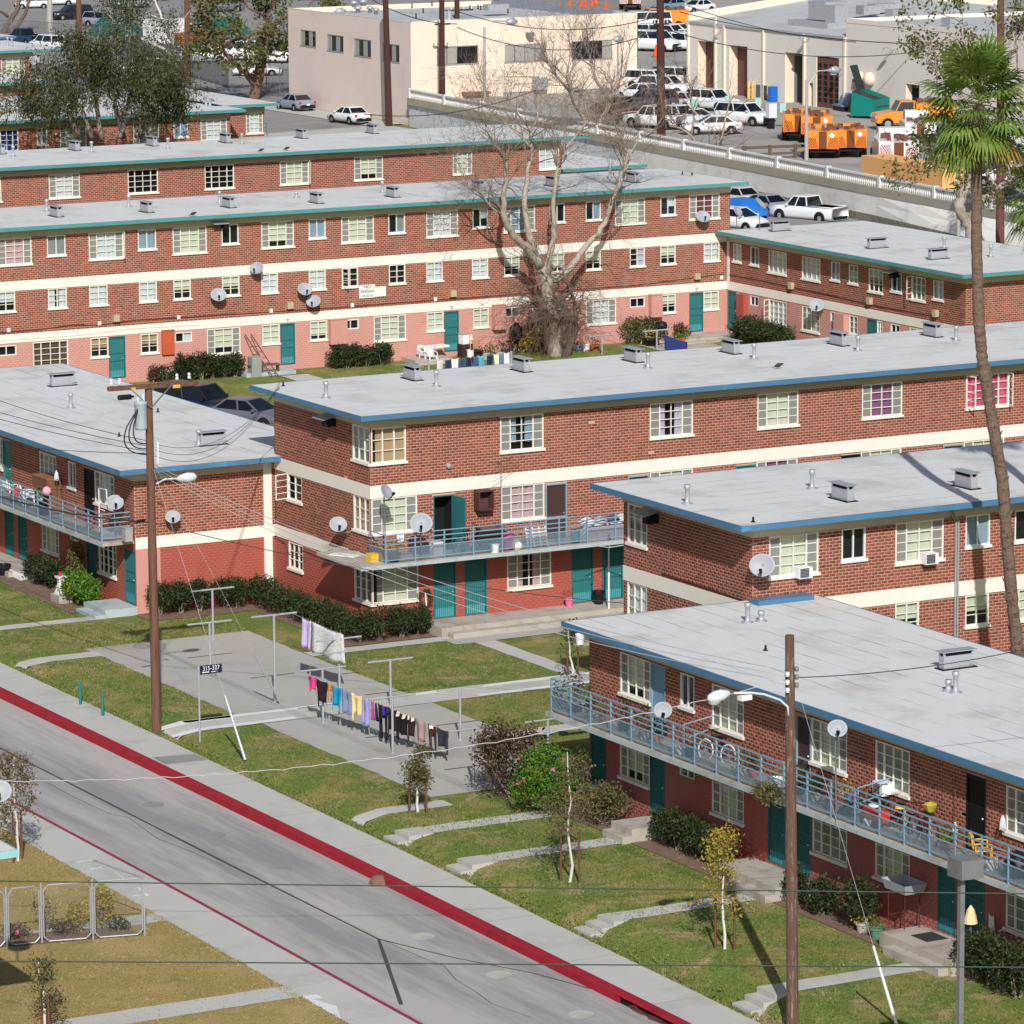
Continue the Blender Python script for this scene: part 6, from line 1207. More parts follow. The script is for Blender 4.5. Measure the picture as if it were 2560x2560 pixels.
# centre balcony
B = lambda px, py, y=YBAL: PY(px, py, y) if False else np.array((sx(px, y, 2.75), y, 2.6))
box_thing('crate', 'yellow plastic crate on the slab end below the big dish', 'crate', PZ(935, 1403, 2.6), (.5, .36, .3), mat('crate_yellow', (236, 190, 50), .5), .1)
o = MB().tube([(math.cos(a)*(.3-.002*i), math.sin(a)*(.22), .03+.02*(i % 3)) for i, a in enumerate(np.linspace(0, 18, 60))], .025, 5).build('garden_hose', mat('hose_green', (24, 96, 74)), None, tuple(PZ(890, 1377, 2.6))); tag(o, 'coiled green hose on the slab beside the yellow crate', 'hose')
o = MB().bx(-.55, .55, -.25, .25, 0, .03).build('foam_sheet', M_plw, None, tuple(PZ(862, 1388, 2.6)), -1.0); tag(o, 'white sheet lying on the slab end by the crate', 'sheet'); o = MB()
for i in range(8): o.bx(-1.0, .9, -.2+.05*i, -.17+.05*i, 0, .05)
tag(o.bx(-1, -.95, -.2, .2, .05, .1).bx(.85, .9, -.2, .2, .05, .1).build('slatted_panel', M_porch, None, tuple(PZ(862, 1376, 2.6)), -1.25), 'weathered grey slatted panel lying on the slab end', 'panel')
box_thing('cooler', 'white cooler box behind the railing beside the big dish', 'cooler', B(1092, 1375), (.42, .34, .55), M_plw, 0, M_plw)
bicycle('dark folded bicycle behind the centre balcony railing', B(1172, 1340, 145.2), .2, M_black); box_thing('grill', 'dark covered grill on the centre balcony', 'grill', B(1225, 1340, 145.2), (.95, .5, .8), mat('cover_dark', (70, 68, 68)), 0, mat('cover_dark2', (110, 100, 92)))
bucket('white bucket on the centre balcony left of the pink bin', B(1237, 1350, 144.55), .18, .32); bucket('pink bin behind the centre balcony railing', B(1271, 1340), .2, .62, mat('bin_pink', (216, 90, 158), .5), 'bin', 'bin')
o = MB().lathe([(.12, 0), (.22, .1), (.2, .25), (.08, .38), (.04, .42)], 10).build('plastic_bag', M_plw, None, tuple(B(1292, 1350, 144.6))); tag(o, 'white plastic bag right of the pink bin', 'bag')
t = thing('shutter', 'white louvred panel leaning inside the centre balcony railing', 'shutter', tuple(B(1341, 1340)), 0); mb = MB()
for i in range(4): mb.ob((-.42+.28*i, 0, .42), (.05, .03, .84), 0, 0, -.25)
for i in range(3):
    for j in range(7): mb.ob((-.28+.28*i, .02*0-.1+.03*j, .08+.115*j), (.22, .05, .02), 0, 0, .5)
mb.build('slats', M_plw, t); plastic_chair('brown plastic chair beside the pink curtained window', B(1248, 1310, 145.4), 2.6, mat('chair_brown', (110, 96, 88)), None)
lat('water_jug', 'blue green water jug on the centre balcony', 'jug', [(.02, 0), (.16, .02), (.17, .3), (.14, .42), (.06, .5), (.06, .58)], B(1438, 1330), mat('jug_blue', (96, 150, 168), .4))
for i, px in enumerate((1490, 1545)):
    t = thing('drawer_unit', ('left' if i == 0 else 'right')+' pink and white drawer unit piled with laundry on the centre balcony', 'drawers', tuple(B(px, 1330, 144.9)), 0, 'pink drawer units'); MB().bx(-.55, .5, -.25, .25, 0, .62).build('frame', M_plw, t)
    for k in range(3): MB().bx(-.5, .45, -.27, -.25, .05+.19*k, .21+.19*k).build('drawer', mat('drawer_pink', (226, 178, 190), .5), t)
for i, (px, c) in enumerate(((1470, M_plw), (1500, mat('cl_grey', (180, 182, 190))), (1530, mat('cl_navy', (80, 92, 120))), (1552, M_plw))):
    rng = np.random.default_rng(i); p = B(px, 1300, 144.9); p[2] = 3.22; V = MB().lathe([(.05, 0), (.3, .03), (.34, .1), (.22, .2), (.05, .26)], 9); V.v = [(x*(1+.2*rng.normal()), y*(1+.2*rng.normal()), max(0, z+.03*rng.normal())) for x, y, z in V.v]; tag(V.build('laundry_pile', c, None, tuple(p), smooth=True), 'crumpled laundry on the drawer units, '+('leftmost white', 'grey', 'navy', 'rightmost white')[i], 'laundry', 'laundry piled on the drawers')
p = PY(1207, 1250, 145.7); t = thing('wall_cabinet', 'open brown wooden box mounted on the brick above the centre balcony', 'cabinet', tuple(p)); MB().bx(-.32, .32, -.3, .14, -.35, -.32).bx(-.32, -.28, -.3, .14, -.32, .35).bx(.28, .32, -.3, .14, -.32, .35).bx(-.32, .32, -.3, .14, .35, .38).bx(-.28, .28, .1, .14, -.32, .35).build('shell', mat('old_wood', (92, 60, 54), .9, .2), t)
pot('green potted plant in the railing corner of the centre balcony', B(985, 1350), .25, .35, mat('planter_dark', (50, 60, 66)), 'yellow', 160, .5); cloth('towel', 'small white towel on the centre balcony rail', 'laundry', PZ(990, 1325, 3.6), PZ(1012, 1323, 3.6), .45, M_plw, 'rect', 2)
# television antenna on the wall
p = PY(1252, 1290, 145.75); t = thing('antenna', 'thin television aerial on a mast against the centre block wall', 'antenna', tuple(p)); h = PY(1252, 1150, 145.75)[2]-p[2]; mb = MB().tube([(0, 0, -.6), (0, -.05, h)], .015, 5); 
for k, (z, l) in enumerate(((h, .55), (h-.15, .45), (h-.35, .8), (h-.6, .5))): mb.tube([(-l, -.3*(k % 2), z-.15), (l, -.05, z+.15)], .008, 4)
mb.build('elements', M_steel, t)
# wreath and pots by the centre doors
p = PY(1062, 1496, 145.78); rng = np.random.default_rng(2); t = thing('wreath', 'green wreath hanging on the wall by the first green door', 'wreath', tuple(p)); a = rng.uniform(0, 6.28, 500); rr = .3+rng.normal(0, .05, 500); leaves('foliage', np.stack([np.cos(a)*rr*.85, rng.normal(-.05, .03, 500), np.sin(a)*rr], 1), .07, LF['hedge'], rng, t); MB().tube([(0, -.05, .2), (.05, -.08, -.6)], .03, 5).build('ribbon', M_plw, t)
pot('pink pot with a dry plant by the third green door', (sx(1423, 145.5, .1), 145.5, 0), .17, .34, mat('pot_pink', (226, 120, 160)), 'bronze', 30, .5); pot('black pot with a tall dry plant between the right hand green doors', (sx(1497, 145.4, .1), 145.4, 0), .24, .5, M_black, 'bronze', 40, 1.4)
t = thing('clothes_dryer', 'umbrella clothes dryer with white lower pole on the centre porch', 'clothes dryer', (sx(1522, 144.4, .5), 144.4, -.35)); MB().tube([(0, 0, 0), (0, 0, 1.75)], .04, 8).build('sleeve', M_plw, t); MB().tube([(0, 0, 1.75), (0, 0, 3.2)], .025, 6).build('pole', M_steel, t)
for k in range(4): a = k*math.pi/2+.5; MB().tube([(0, 0, 2.7), (math.cos(a)*1.3, math.sin(a)*1.3, 3.0)], .015, 5).build('arm', M_lampw, t)
# left wing balcony
Lb_ = lambda px, x=68.1: np.array((x, sy(px, x, 2.8), 2.55))
plastic_chair('white plastic chair at the far left of the left balcony', Lb_(25), 1.9); plastic_chair('white plastic chair beside the wooden cabinet on the left balcony', Lb_(72), 1.2)
t = thing('cabinet', 'brown wooden cabinet with flat top on the left balcony', 'cabinet', tuple(Lb_(118, 68.35)), 0); MB().bx(-.3, .3, -.75, .75, .95, 1.35).bx(-.28, .28, -.72, -.1, 0, .95).build('shell', mat('cab_wood', (124, 84, 62), .8, .2), t); MB().bx(-.32, .32, -.77, .77, 1.352, 1.39).build('top', mat('cab_top', (150, 104, 76)), t)
for i, (px, c, r, lb) in enumerate(((40, (176, 60, 70), .28, 'red bag on the left balcony floor'), (62, (214, 218, 222), .3, 'white stuffed plastic bag on the left balcony'), (105, (196, 206, 212), .27, 'grey plastic bag below the wooden cabinet'))):
    tag(MB().lathe([(.1, 0), (r, .12), (r*.9, .32), (r*.5, .5), (.05, .55)], 10).build('bag', fab('bag%d' % i, c), None, tuple(Lb_(px)), smooth=True), lb, 'bag')
p = Lb_(143, 68.3); mop('white mop standing on the left balcony behind the cabinet', p+np.array((0, 0, 1.75)), p); p = Lb_(118, 67.95); tag(MB().lathe([(.02, -.2), (.14, -.13), (.19, 0), (.14, .13), (.02, .2)], 12).build('ball', mat('ball_pink', (232, 170, 184)), None, tuple(p+np.array((0, 0, .95))), smooth=True), 'pink ball on the left balcony in front of the cabinet', 'ball')
pot('green potted plant on the left balcony', Lb_(108, 67.9), .2, .5, M_black, 'bright', 120, .5); pot('red flowering pot plant near the end of the left balcony', Lb_(225, 68.2), .15, .25, None, 'pink', 60, .3)
t = thing('pipe_rack', 'white pipe rack standing on the left balcony near the pole', 'rack', tuple(Lb_(262, 68.2)), 0); MB().tube([(0, .5, 0), (0, .5, 1.7), (0, -.25, 1.75), (0, -.25, 1.4)], .025, 6).tube([(0, .5, .9), (0, 0, .9)], .02, 6).build('pipes', M_plw, t)
box_thing('crate_stack', 'stack of pale plastic racks at the end of the left balcony', 'racks', Lb_(318, 68.3), (.3, .35, .5), mat('rack_grey', (170, 168, 162)), 0, M_galv)
# left wing ground
t = thing('picket_border', 'low white picket border round a flower bed at left', 'fence', tuple(PZ(52, 1455, -.38)), 0); pts = [PZ(x, y, -.38)-PZ(52, 1455, -.38) for x, y in ((24, 1445), (52, 1458), (84, 1452), (72, 1432))]
for a, c in zip(pts[:-1], pts[1:]):
    d = c-a; L = np.linalg.norm(d); rz = math.atan2(d[1], d[0]); n = max(3, int(L/.13))
    for i in range(n): q = a+d*(i+.5)/n; MB().bx(-.035, .035, -.01, .01, 0, .38).add([(-.035, -.01, .38), (.035, -.01, .38), (0, -.01, .43)], [(0, 1, 2)]).build('picket', M_plw, t, tuple(q), rz)
    for z in (.12, .28): MB().bx(0, L, .01, .025, z-.02, z+.02).build('rail', M_plw, t, tuple(a), rz)
p = np.array((67.2, sy(152, 67.2, 0), -.36)); t = thing('pedestal', 'white garden pedestal on a concrete block with a red cup on top', 'pedestal', tuple(p)); MB().bx(-.3, .3, -.5, .3, 0, .32).build('block', M_porch, t); MB().lathe([(.27, .32), (.27, .37), (.2, .5), (.13, .75), (.16, .92), (.25, .96), (.25, 1.02)], 4).build('column', M_plw, t, rot=math.pi/4)
lat('cup', 'red paper cup on the white pedestal', 'cup', [(.05, 0), (.075, .16), (.06, .16), (.04, .02)], p+np.array((0, 0, 1.02)), mat('cup_red', (206, 60, 70)), 12)
tag(MB().tube([(math.cos(a)*(.45+.1*math.sin(a*1.3)), math.sin(a)*.3, .03) for a in np.linspace(0, 17, 70)], .022, 5).build('garden_hose', mat('hose_cream', (216, 206, 188)), None, tuple(PZ(88, 1469, -.36))), 'pale garden hose coiled on the soil by the picket border', 'hose'); pot('black planter with a leafless shrub at the left edge', PZ(8, 1445, -.38), .3, .55, M_black, 'twig' if False else 'bronze', 40, 1.3)
# lower right balcony
D_ = lambda px, x=67.75: np.array((x, sy(px, x, 2.8), 2.61))
rng = np.random.default_rng(77)
for i, (px, lf, r, ph, lb) in enumerate(((1405, 'bronze', .2, .7, 'strappy bronze plant at the far end of the lower right balcony'), (1440, 'bronze', .22, .8, 'second strappy bronze plant on the lower right balcony'), (1475, 'hedge', .18, .6, 'green pot plant beside the bronze plants'), (1510, 'olive', .18, .5, 'greyish pot plant in a row of plants, lower right balcony'), (1560, 'hedge', .2, .6, 'feathery pot plant under the first upper window'), (1612, 'dark', .2, .6, 'bushy pot plant before the pale blue door'), (1640, 'dark', .18, .5, 'low pot plant left of the round dish'), (1725, 'olive', .2, .5, 'pale cactus pot right of the round dish'), (1855, 'olive', .16, .4, 'agave pot behind the railing near the white bicycle'), (1885, 'hedge', .16, .35, 'small cactus pot near the white jug'), (1998, 'dark', .2, .5, 'spiky aloe just right of the weathered pole'), (2040, 'hedge', .18, .45, 'pot plant under the middle upper window'), (2075, 'dark', .18, .5, 'dark leaved pot left of the mast dish'), (2120, 'yellow', .25, .6, 'yellow green grassy plant right of the mast dish'), (2150, 'dark', .22, .5, 'dark broad leaved pot beside the red toy'), (2380, 'bright', .3, .4, 'flowering plant in a terracotta trough under the mop'))):
    pot(lb, D_(px, 67.62+.3*rng.random()), r*.95, .28, None if i % 3 == 0 else (M_black if i % 3 == 1 else M_porch), lf, 170, ph*1.25, 'potted plants on the lower right balcony', 100+i, .11)
p = D_(1940, 67.8); pot('white bucket planted with pink geranium left of the weathered pole', p, .19, .34, M_plw, 'bright', 70, .35, None, 131); leaves('flower', p*0+rng.normal(size=(30, 3))*.1+np.array((0, 0, .7)), .07, LF['pink'], rng, bpy.data.objects[bpy.context.scene.collection.objects[-2].name].parent)
tag(leaves('dry_plant', blob_pts(rng, 900, (0, 0, 0), (.35, .85, .3), 20, .3), .12, LF['olive'], rng, None, tuple(PX(1935, 1985, 66.95))), 'grey green trailing plant hanging outside the railing left of the weathered pole', 'plant')
bucket('white bucket left of the white wheeled bicycle', D_(1703, 67.55), .16, .32); bucket('small white jug on the lower right balcony', D_(1880, 67.9), .09, .22); bucket('white bucket below the red toy', D_(2168, 67.5), .14, .24)
bicycle('bicycle with white tyres leaning at the upper window', D_(1790, 68.0), 1.75, M_black, M_lampw); bicycle('dark bicycle with yellow saddle cover on the lower right balcony', D_(2235, 67.9), 1.7, M_black); bicycle('maroon mountain bicycle beside the mop', D_(2305, 67.8), 1.45, mat('frame_maroon', (120, 30, 50), .4), s=1.1); bicycle('small childs bicycle with pale wheels at the right end of the balcony', D_(2495, 67.6), 1.4, mat('frame_lilac', (170, 150, 180), .4), M_lampw, s=.65)
lat('saddle_cover', 'yellow disc on the dark bicycle', 'cover', [(.02, .0), (.15, .02), (.13, .06), (.02, .07)], D_(2250, 67.75)+np.array((0, 0, .78)), mat('yel', (236, 200, 60)), 12); tag(MB().lathe([(.02, 0), (.1, .1), (.2, .3), (.12, .34), (.02, .3)], 7).build('bag', mat('bag_yellow', (196, 180, 70)), None, tuple(D_(2325, 67.9)+np.array((0, 0, .85)))), 'yellow plastic bag on the bicycle handlebar', 'bag')
t = thing('toy_car', 'red plastic ride-on toy behind the railing', 'toy', tuple(D_(2190, 67.75)), 1.5); MB().bx(-.45, .45, -.2, .2, .2, .52).build('body', mat('toy_red', (214, 46, 38), .4), t); MB().lathe([(.16, -.03), (.17, 0), (.16, .03)], 12).build('steering_wheel', M_plw, t, (.1, 0, .6))
for sx_ in (-.3, .3):
    for sy_ in (-.22, .22): MB().lathe([(.13, -.04), (.13, .04)], 12).build('wheel', M_black, t, (sx_, sy_, .13), (math.pi/2, 0, 0))
p = D_(2387, 68.2); mop('white string mop hanging head down beside the black door', p+np.array((0, 0, .75)), p+np.array((0, 0, 2.15))); p = D_(2500, 68.1); mop('white mop leaning upside down beside the right window', p+np.array((0, -.1, 1.45)), p+np.array((-.1, .35, 0)))
plastic_chair('yellow and orange childs chair by the black door', D_(2455, 67.9), 1.2, mat('chair_yellow', (240, 176, 46), .5), None); tag(MB().lathe([(.2, 0), (.4, .2), (.38, .5), (.15, .75), (.05, .8)], 12).build('trash_bag', M_black, None, tuple(D_(2545, 67.8)), smooth=True), 'black stuffed bag at the right end of the balcony', 'bag'); bucket('white and green tub at the right end of the balcony', D_(2475, 67.6), .14, .3)
for i, (px, lb) in enumerate(((1740, 'clothes line bracket with pale arm right of the round dish'), (2175, 'clothes line bracket hung with wheels above the red toy'))):
    p = np.array((67.27, sy(px-30, 67.27, 3.6), 3.6)); t = thing('line_bracket', lb, 'bracket', tuple(p), 0, 'clothes line brackets'); MB().tube([(0, 0, -.95), (0, 0, .15), (.75, -.45, .42)], .025, 6).tube([(0, 0, -.3), (.6, -.4, .0)], .02, 6).build('arm', M_rail, t)
for px, py, hh, nm, m, lb in ((2128, 2044, .5, 'shirt', fab('den', (90, 120, 160)), 'blue garment on the line bracket above the toy'),): p = PX(px, py, 67.5); cloth(nm, lb, 'laundry', p+np.array((0, .2, .75)), p+np.array((0, -.25, .7)), hh, m, 'shirt', 3)
tag(MB().bx(-.1, .9, -.15, .15, -.02, .02).build('shelf_board', M_porch, None, tuple(PZ(1446, 1612, 4.0))), 'grey board shelf holding a white bucket behind the roof corner', 'shelf'); bucket('white bucket on the board behind the roof corner', PZ(1450, 1611, 4.03), .15, .34)
# lower right ground: cart, towels
p = np.array((67.9, 100.6, .05)); t = thing('utility_cart', 'rusty wire cart carrying a grey plastic tub against the wall', 'cart', tuple(p)); mb = MB()
for x in (-.25, .25):
    for y in (-.4, .4): mb.tube([(x, y, 0), (x, y, 1.05)], .015, 5)
for z in (.25, 1.0): mb.tube([(-.25, -.4, z), (.25, -.4, z), (.25, .4, z), (-.25, .4, z), (-.25, -.4, z)], .012, 4)
mb.build('frame', mat('rust', (96, 46, 42)), t); MB().add([(-.3, -.5, 1.0), (.3, -.5, 1.0), (.3, .5, 1.0), (-.3, .5, 1.0), (-.38, -.6, 1.28), (.38, -.6, 1.28), (.38, .6, 1.28), (-.38, .6, 1.28)], [(0, 3, 2, 1), (0, 1, 5, 4), (1, 2, 6, 5), (2, 3, 7, 6), (3, 0, 4, 7)]).build('tub', mat('tub_grey', (170, 176, 184), .5), t)
tag(MB().bx(-.35, .35, -.4, .4, 0, .015).build('door_mat', mat('mat_black', (60, 60, 62)), None, (67.8, 99.2, .05)), 'black door mat on the wide porch', 'mat')
p = PX(2427, 2270, 67.3); t = thing('post_stub', 'short dark post carrying the yellow towel', 'post', (p[0], p[1], -.36)); MB().tube([(0, 0, 0), (0, 0, p[2]+.36)], .04, 6).build('post', BK['dark'], t)
o = MB().lathe([(.015, .0), (.1, -.12), (.15, -.3), (.19, -.5), (.14, -.47)], 9, cap=False).build('towel', fab('tow_y', (240, 214, 164)), None, tuple(p+np.array((0, 0, .08)))); tag(o, 'pale yellow towel draped on a post behind the grey lamp post', 'towel')
p = PX(2478, 2285, 68.25); cloth('towel', 'white towel hanging on the red wall beside the right doors', 'towel', p+np.array((0, .1, 0)), p+np.array((0, -.12, -.03)), .6, M_plw, 'rect', 4); pot('terracotta pot on the lawn beside the bronze shrub', PZ(1319, 2010, -.37), .2, .34, None, 'bronze', 6, .2); lat('planter', 'pale weathered planter beside the terracotta pot', 'planter', [(.12, 0), (.18, .28), (.15, .28), (.1, .05)], PZ(1338, 2015, -.37), M_porch)
pot('planter with yellow flowers beside the wide porch', PZ(2155, 2330, -.36), .18, .28, M_porch, 'yellow', 60, .3); pot('green pot by the wide porch', PZ(2190, 2345, -.36), .17, .3, mat('pot_green', (90, 140, 110)), 'bright', 60, .35); tag(MB().lathe([(.3, 0), (.28, .12), (.16, .24), (.02, .28)], 9).build('leaf_heap', M_soil, None, (59.0, 115.2, zroad(59, 115.2))), 'small heap of dry leaves against the red kerb', 'heap')
# pink block gardens
A_ = lambda px, y=205.3: np.array((sx(px, y, .8), y, .3))
for i, (px, rz, lb) in enumerate(((1062, .4, 'left white plastic chair by the small hedge'), (1078, .1, 'front white plastic chair by the small hedge'), (1073, 2.6, 'white plastic chair stacked at the back by the small hedge'))): plastic_chair(lb, A_(px, 204.9 if i == 1 else 205.5), rz, group='white chairs by the pink wall')
box_thing('folding_table', 'white folding table top leaning over the white chairs', 'table', A_(1085, 205.6)+np.array((0, 0, .75)), (1.5, .7, .1), M_plw, .1); box_thing('washer', 'dark cabinet with a white appliance on top by the green door', 'cabinet', A_(1164), (.62, .5, .85), mat('cab_dark', (64, 44, 46)), 0); box_thing('appliance', 'white appliance on the dark cabinet by the green door', 'appliance', A_(1164)+np.array((0, 0, .86)), (.6, .42, .5), M_plw, .1, M_galv)
bucket('white bucket with broom at the steps by the green door', A_(1176, 204.7), .2, .6); tag(MB().tube([(0, 0, 0), (.05, .1, 1.7)], .02, 5).build('broom_handle', mat('broom', (230, 190, 130)), None, tuple(A_(1176, 204.8)+np.array((0, 0, .1)))), 'pale broom handle standing in the white bucket', 'broom')
for i, (px, m, lf, r, h, ph, lb) in enumerate(((1192, M_black, 'yellow', .28, .6, .5, 'black tub with a yellow green plant'), (1214, M_porch, 'bronze', .22, .4, .3, 'beige pot at the edge of the pots garden'), (1228, mat('pot_teal', (70, 110, 116)), 'bright', .22, .4, .4, 'dark teal pot in the pots garden'), (1249, M_porch, 'brown', .2, .38, .4, 'cream pot with orange plant in the pots garden'), (1266, mat('pot_dkgreen', (40, 66, 60)), 'bronze', .25, .45, .5, 'dark green square pot in the pots garden'), (1447, mat('pot_grey', (110, 120, 130)), 'hedge', .22, .4, .1, 'grey tub under the pink wall by the bare tree'), (1486, None, 'brown', .28, .35, .3, 'terracotta bowl beside the white pail'), (1628, M_black, 'yellow', .42, .45, .45, 'black trough of yellow flowers under the pink wall'), (1672, None, 'bronze', .32, .3, .9, 'wide terracotta bowl with wiry shrub'), (1692, None, 'bright', .2, .35, .2, 'left terracotta pot beside the blue tub'), (1705, None, 'bright', .22, .38, .15, 'right terracotta pot beside the blue tub'))): pot(lb, A_(px, 204.7), r, h, m, lf, 70, ph, 'pots along the pink wall', 200+i, .13)
bucket('white pail under the pink wall near the bare tree', A_(1466, 204.8), .2, .38); bucket('blue tub beside the terracotta pots', A_(1708, 205.6), .28, .35, mat('tub_blue', (60, 140, 164)), 'tub', 'tub'); box_thing('carton', 'brown cardboard box left of the corner green door', 'box', A_(1712, 206.1), (.55, .35, .5), M_curt['k'], 0); bucket('white bucket by the door of the right wing', (sx(1840, 204.4, .8), 204.4, .56), .22, .42)
bicycle('old dark bicycle leaning at the pots garden', A_(1272, 205.4), .5, mat('frame_red', (120, 60, 60)), group=None); tag(MB().lathe([(.15, 0), (.35, .5), (.34, .9), (.1, 1.15), (.03, 1.2)], 10).build('garden_cover', M_black, None, tuple(A_(1290, 205.9)+np.array((0, 0, .5))), smooth=True), 'black bagged object hanging beside the old bicycle', 'bag')
t = thing('grill', 'black kettle grill on legs under the pink wall', 'grill', tuple(A_(1654, 205.2)), 0); MB().lathe([(.05, .75), (.28, .85), (.32, 1.0), (.26, 1.18), (.05, 1.25)], 14).build('kettle', M_black, t, smooth=True)
for k in range(3): a = k*2.1; MB().tube([(math.cos(a)*.2, math.sin(a)*.2, .8), (math.cos(a)*.35, math.sin(a)*.35, 0)], .018, 5).build('leg', M_steel, t)
plastic_chair('white plastic chair beside the black kettle grill', A_(1618, 205.6), .3, group=None); box_thing('side_table', 'rusty small table beside the kettle grill', 'table', A_(1636, 205.5), (.5, .4, .6), mat('rust', (96, 46, 42)), 0)
t = thing('ladder', 'dark ladder leaning on the pink wall beside the green door', 'ladder', tuple(A_(690, 204.6)), 0)
for x in (-.17, .17): MB().tube([(x, 0, 0), (x-.75, 1.7, 2.1)], .03, 4).build('stile', BK['dark'], t)
for k in range(7): u = (k+.7)/8; MB().tube([(-.17-.75*u, 1.7*u, 2.1*u), (.17-.75*u, 1.7*u, 2.1*u)], .02, 4).build('rung', BK['dark'], t)
t = thing('workbench', 'old dark bench with a grey crate beside the leaning ladder', 'bench', tuple(A_(662, 205.3)), 0); MB().bx(-.9, .8, -.2, .2, .55, .63).build('top', BK['dark'], t); MB().bx(-.85, -.3, -.25, .25, .0, 1.05).build('crate', mat('crate_grey', (150, 156, 148)), t)
for x in (-.2, .7): MB().bx(x, x+.06, -.15, .15, 0, .55).build('leg', BK['dark'], t)
for px, lb in ((1505, 'low laundry post on the lawn of the pink block, left'), (1642, 'low laundry post on the lawn of the pink block, right')):
    p = PZ(px, 893 if px < 1600 else 882, .15); h = 1.15 if px < 1600 else 1.2; t = thing('clothes_post', lb, 'clothes post', tuple(p), 0, 'laundry posts by the pink block'); MB().tube([(0, 0, -.3), (0, 0, h)], .05, 8).build('post', M_galv, t); MB().tube([(-.85, 0, h), (.85, 0, h)], .045, 8).build('crossbar', M_galv, t)
yl = PZ(1180, 960, .2)[1]; yl = 186.0
A0, A1 = PY(1072, 903, yl), PY(1278, 880, yl); wire('clothes_line', 'line of dark and white washing behind the centre roof', A0, A1, .05, .006, M_wirew, None, 8)
for i, (x0, x1, c, lb) in enumerate(((1092, 1106, (226, 210, 220), 'pale printed cloth'), (1112, 1128, (40, 56, 86), 'dark blue cloth'), (1128, 1146, (236, 238, 242), 'white cloth left of the dark ones'), (1148, 1168, (70, 84, 110), 'grey blue cloth'), (1168, 1182, (36, 40, 60), 'near black cloth'), (1178, 1194, (74, 92, 130), 'denim cloth'), (1195, 1210, (90, 180, 200), 'turquoise cloth'), (1216, 1232, (36, 52, 84), 'navy cloth right of the turquoise one'), (1233, 1247, (226, 232, 200), 'pale green cloth'), (1247, 1260, (110, 128, 160), 'grey blue cloth near the right end'), (1260, 1273, (232, 236, 246), 'white cloth at the right end'))):
    q = lambda px: A0+(A1-A0)*((px-1072)/206); cloth('towel', lb+' on the washing line behind the centre roof', 'laundry', q(x0), q(x1), .62, fab('aw%d' % i, c), 'rect', i, 'washing behind the centre roof')
for px in (1074, 1277): p = A0 if px == 1074 else A1; t = thing('clothes_post', 'thin grey post at the '+('left' if px == 1074 else 'right')+' end of the washing line behind the centre roof', 'clothes post', (p[0], p[1], .05), 0, 'posts of the washing line'); MB().tube([(0, 0, 0), (0, 0, p[2]-.0)], .05, 8).build('post', M_galv, t)
p = PZ(1668, 872, .6); cloth('blanket', 'dark blue cloth hanging from the low laundry post on the lawn', 'laundry', p+np.array((-.2, 0, .8)), p+np.array((1.0, -.4, .35)), .8, fab('navyb', (38, 58, 110)), 'rect', 9)
# pigeons on the roofs
def pigeon(label, p, rz):
    t = MB().lathe([(.01, -.17), (.05, -.1), (.085, 0), (.07, .09), (.045, .14), (.05, .18), (.03, .22), (.01, .25)], 8)
    o = t.build('pigeon', mat('pigeon_grey', (60, 62, 70)), None, tuple(p+np.array((0, 0, .14))), (math.radians(70), 0, rz), True); tag(o, label, 'bird', 'pigeons on the roofs')
    mb = MB(); mb.tube([(.02, -.1, 0), (.02, -.13, .0)], .008, 4).tube([(-.02, -.1, 0), (-.02, -.13, 0)], .008, 4); mb.build('legs', M_redp, o); MB().ob((0, -.02, -.2), (.05, .02, .12)).build('tail', M_black, o)
for px, py, b_, lb in ((1945, 922, C, 'dark pigeon on the centre roof'), (652, 381, FB, 'pigeon on the second row roof, left of two'), (716, 377, FB, 'pigeon on the second row roof, right of two'), (482, 541, AB, 'pigeon near the edge of the long roof')): pigeon(lb, PZ(px, py, b_.ztop), .6)
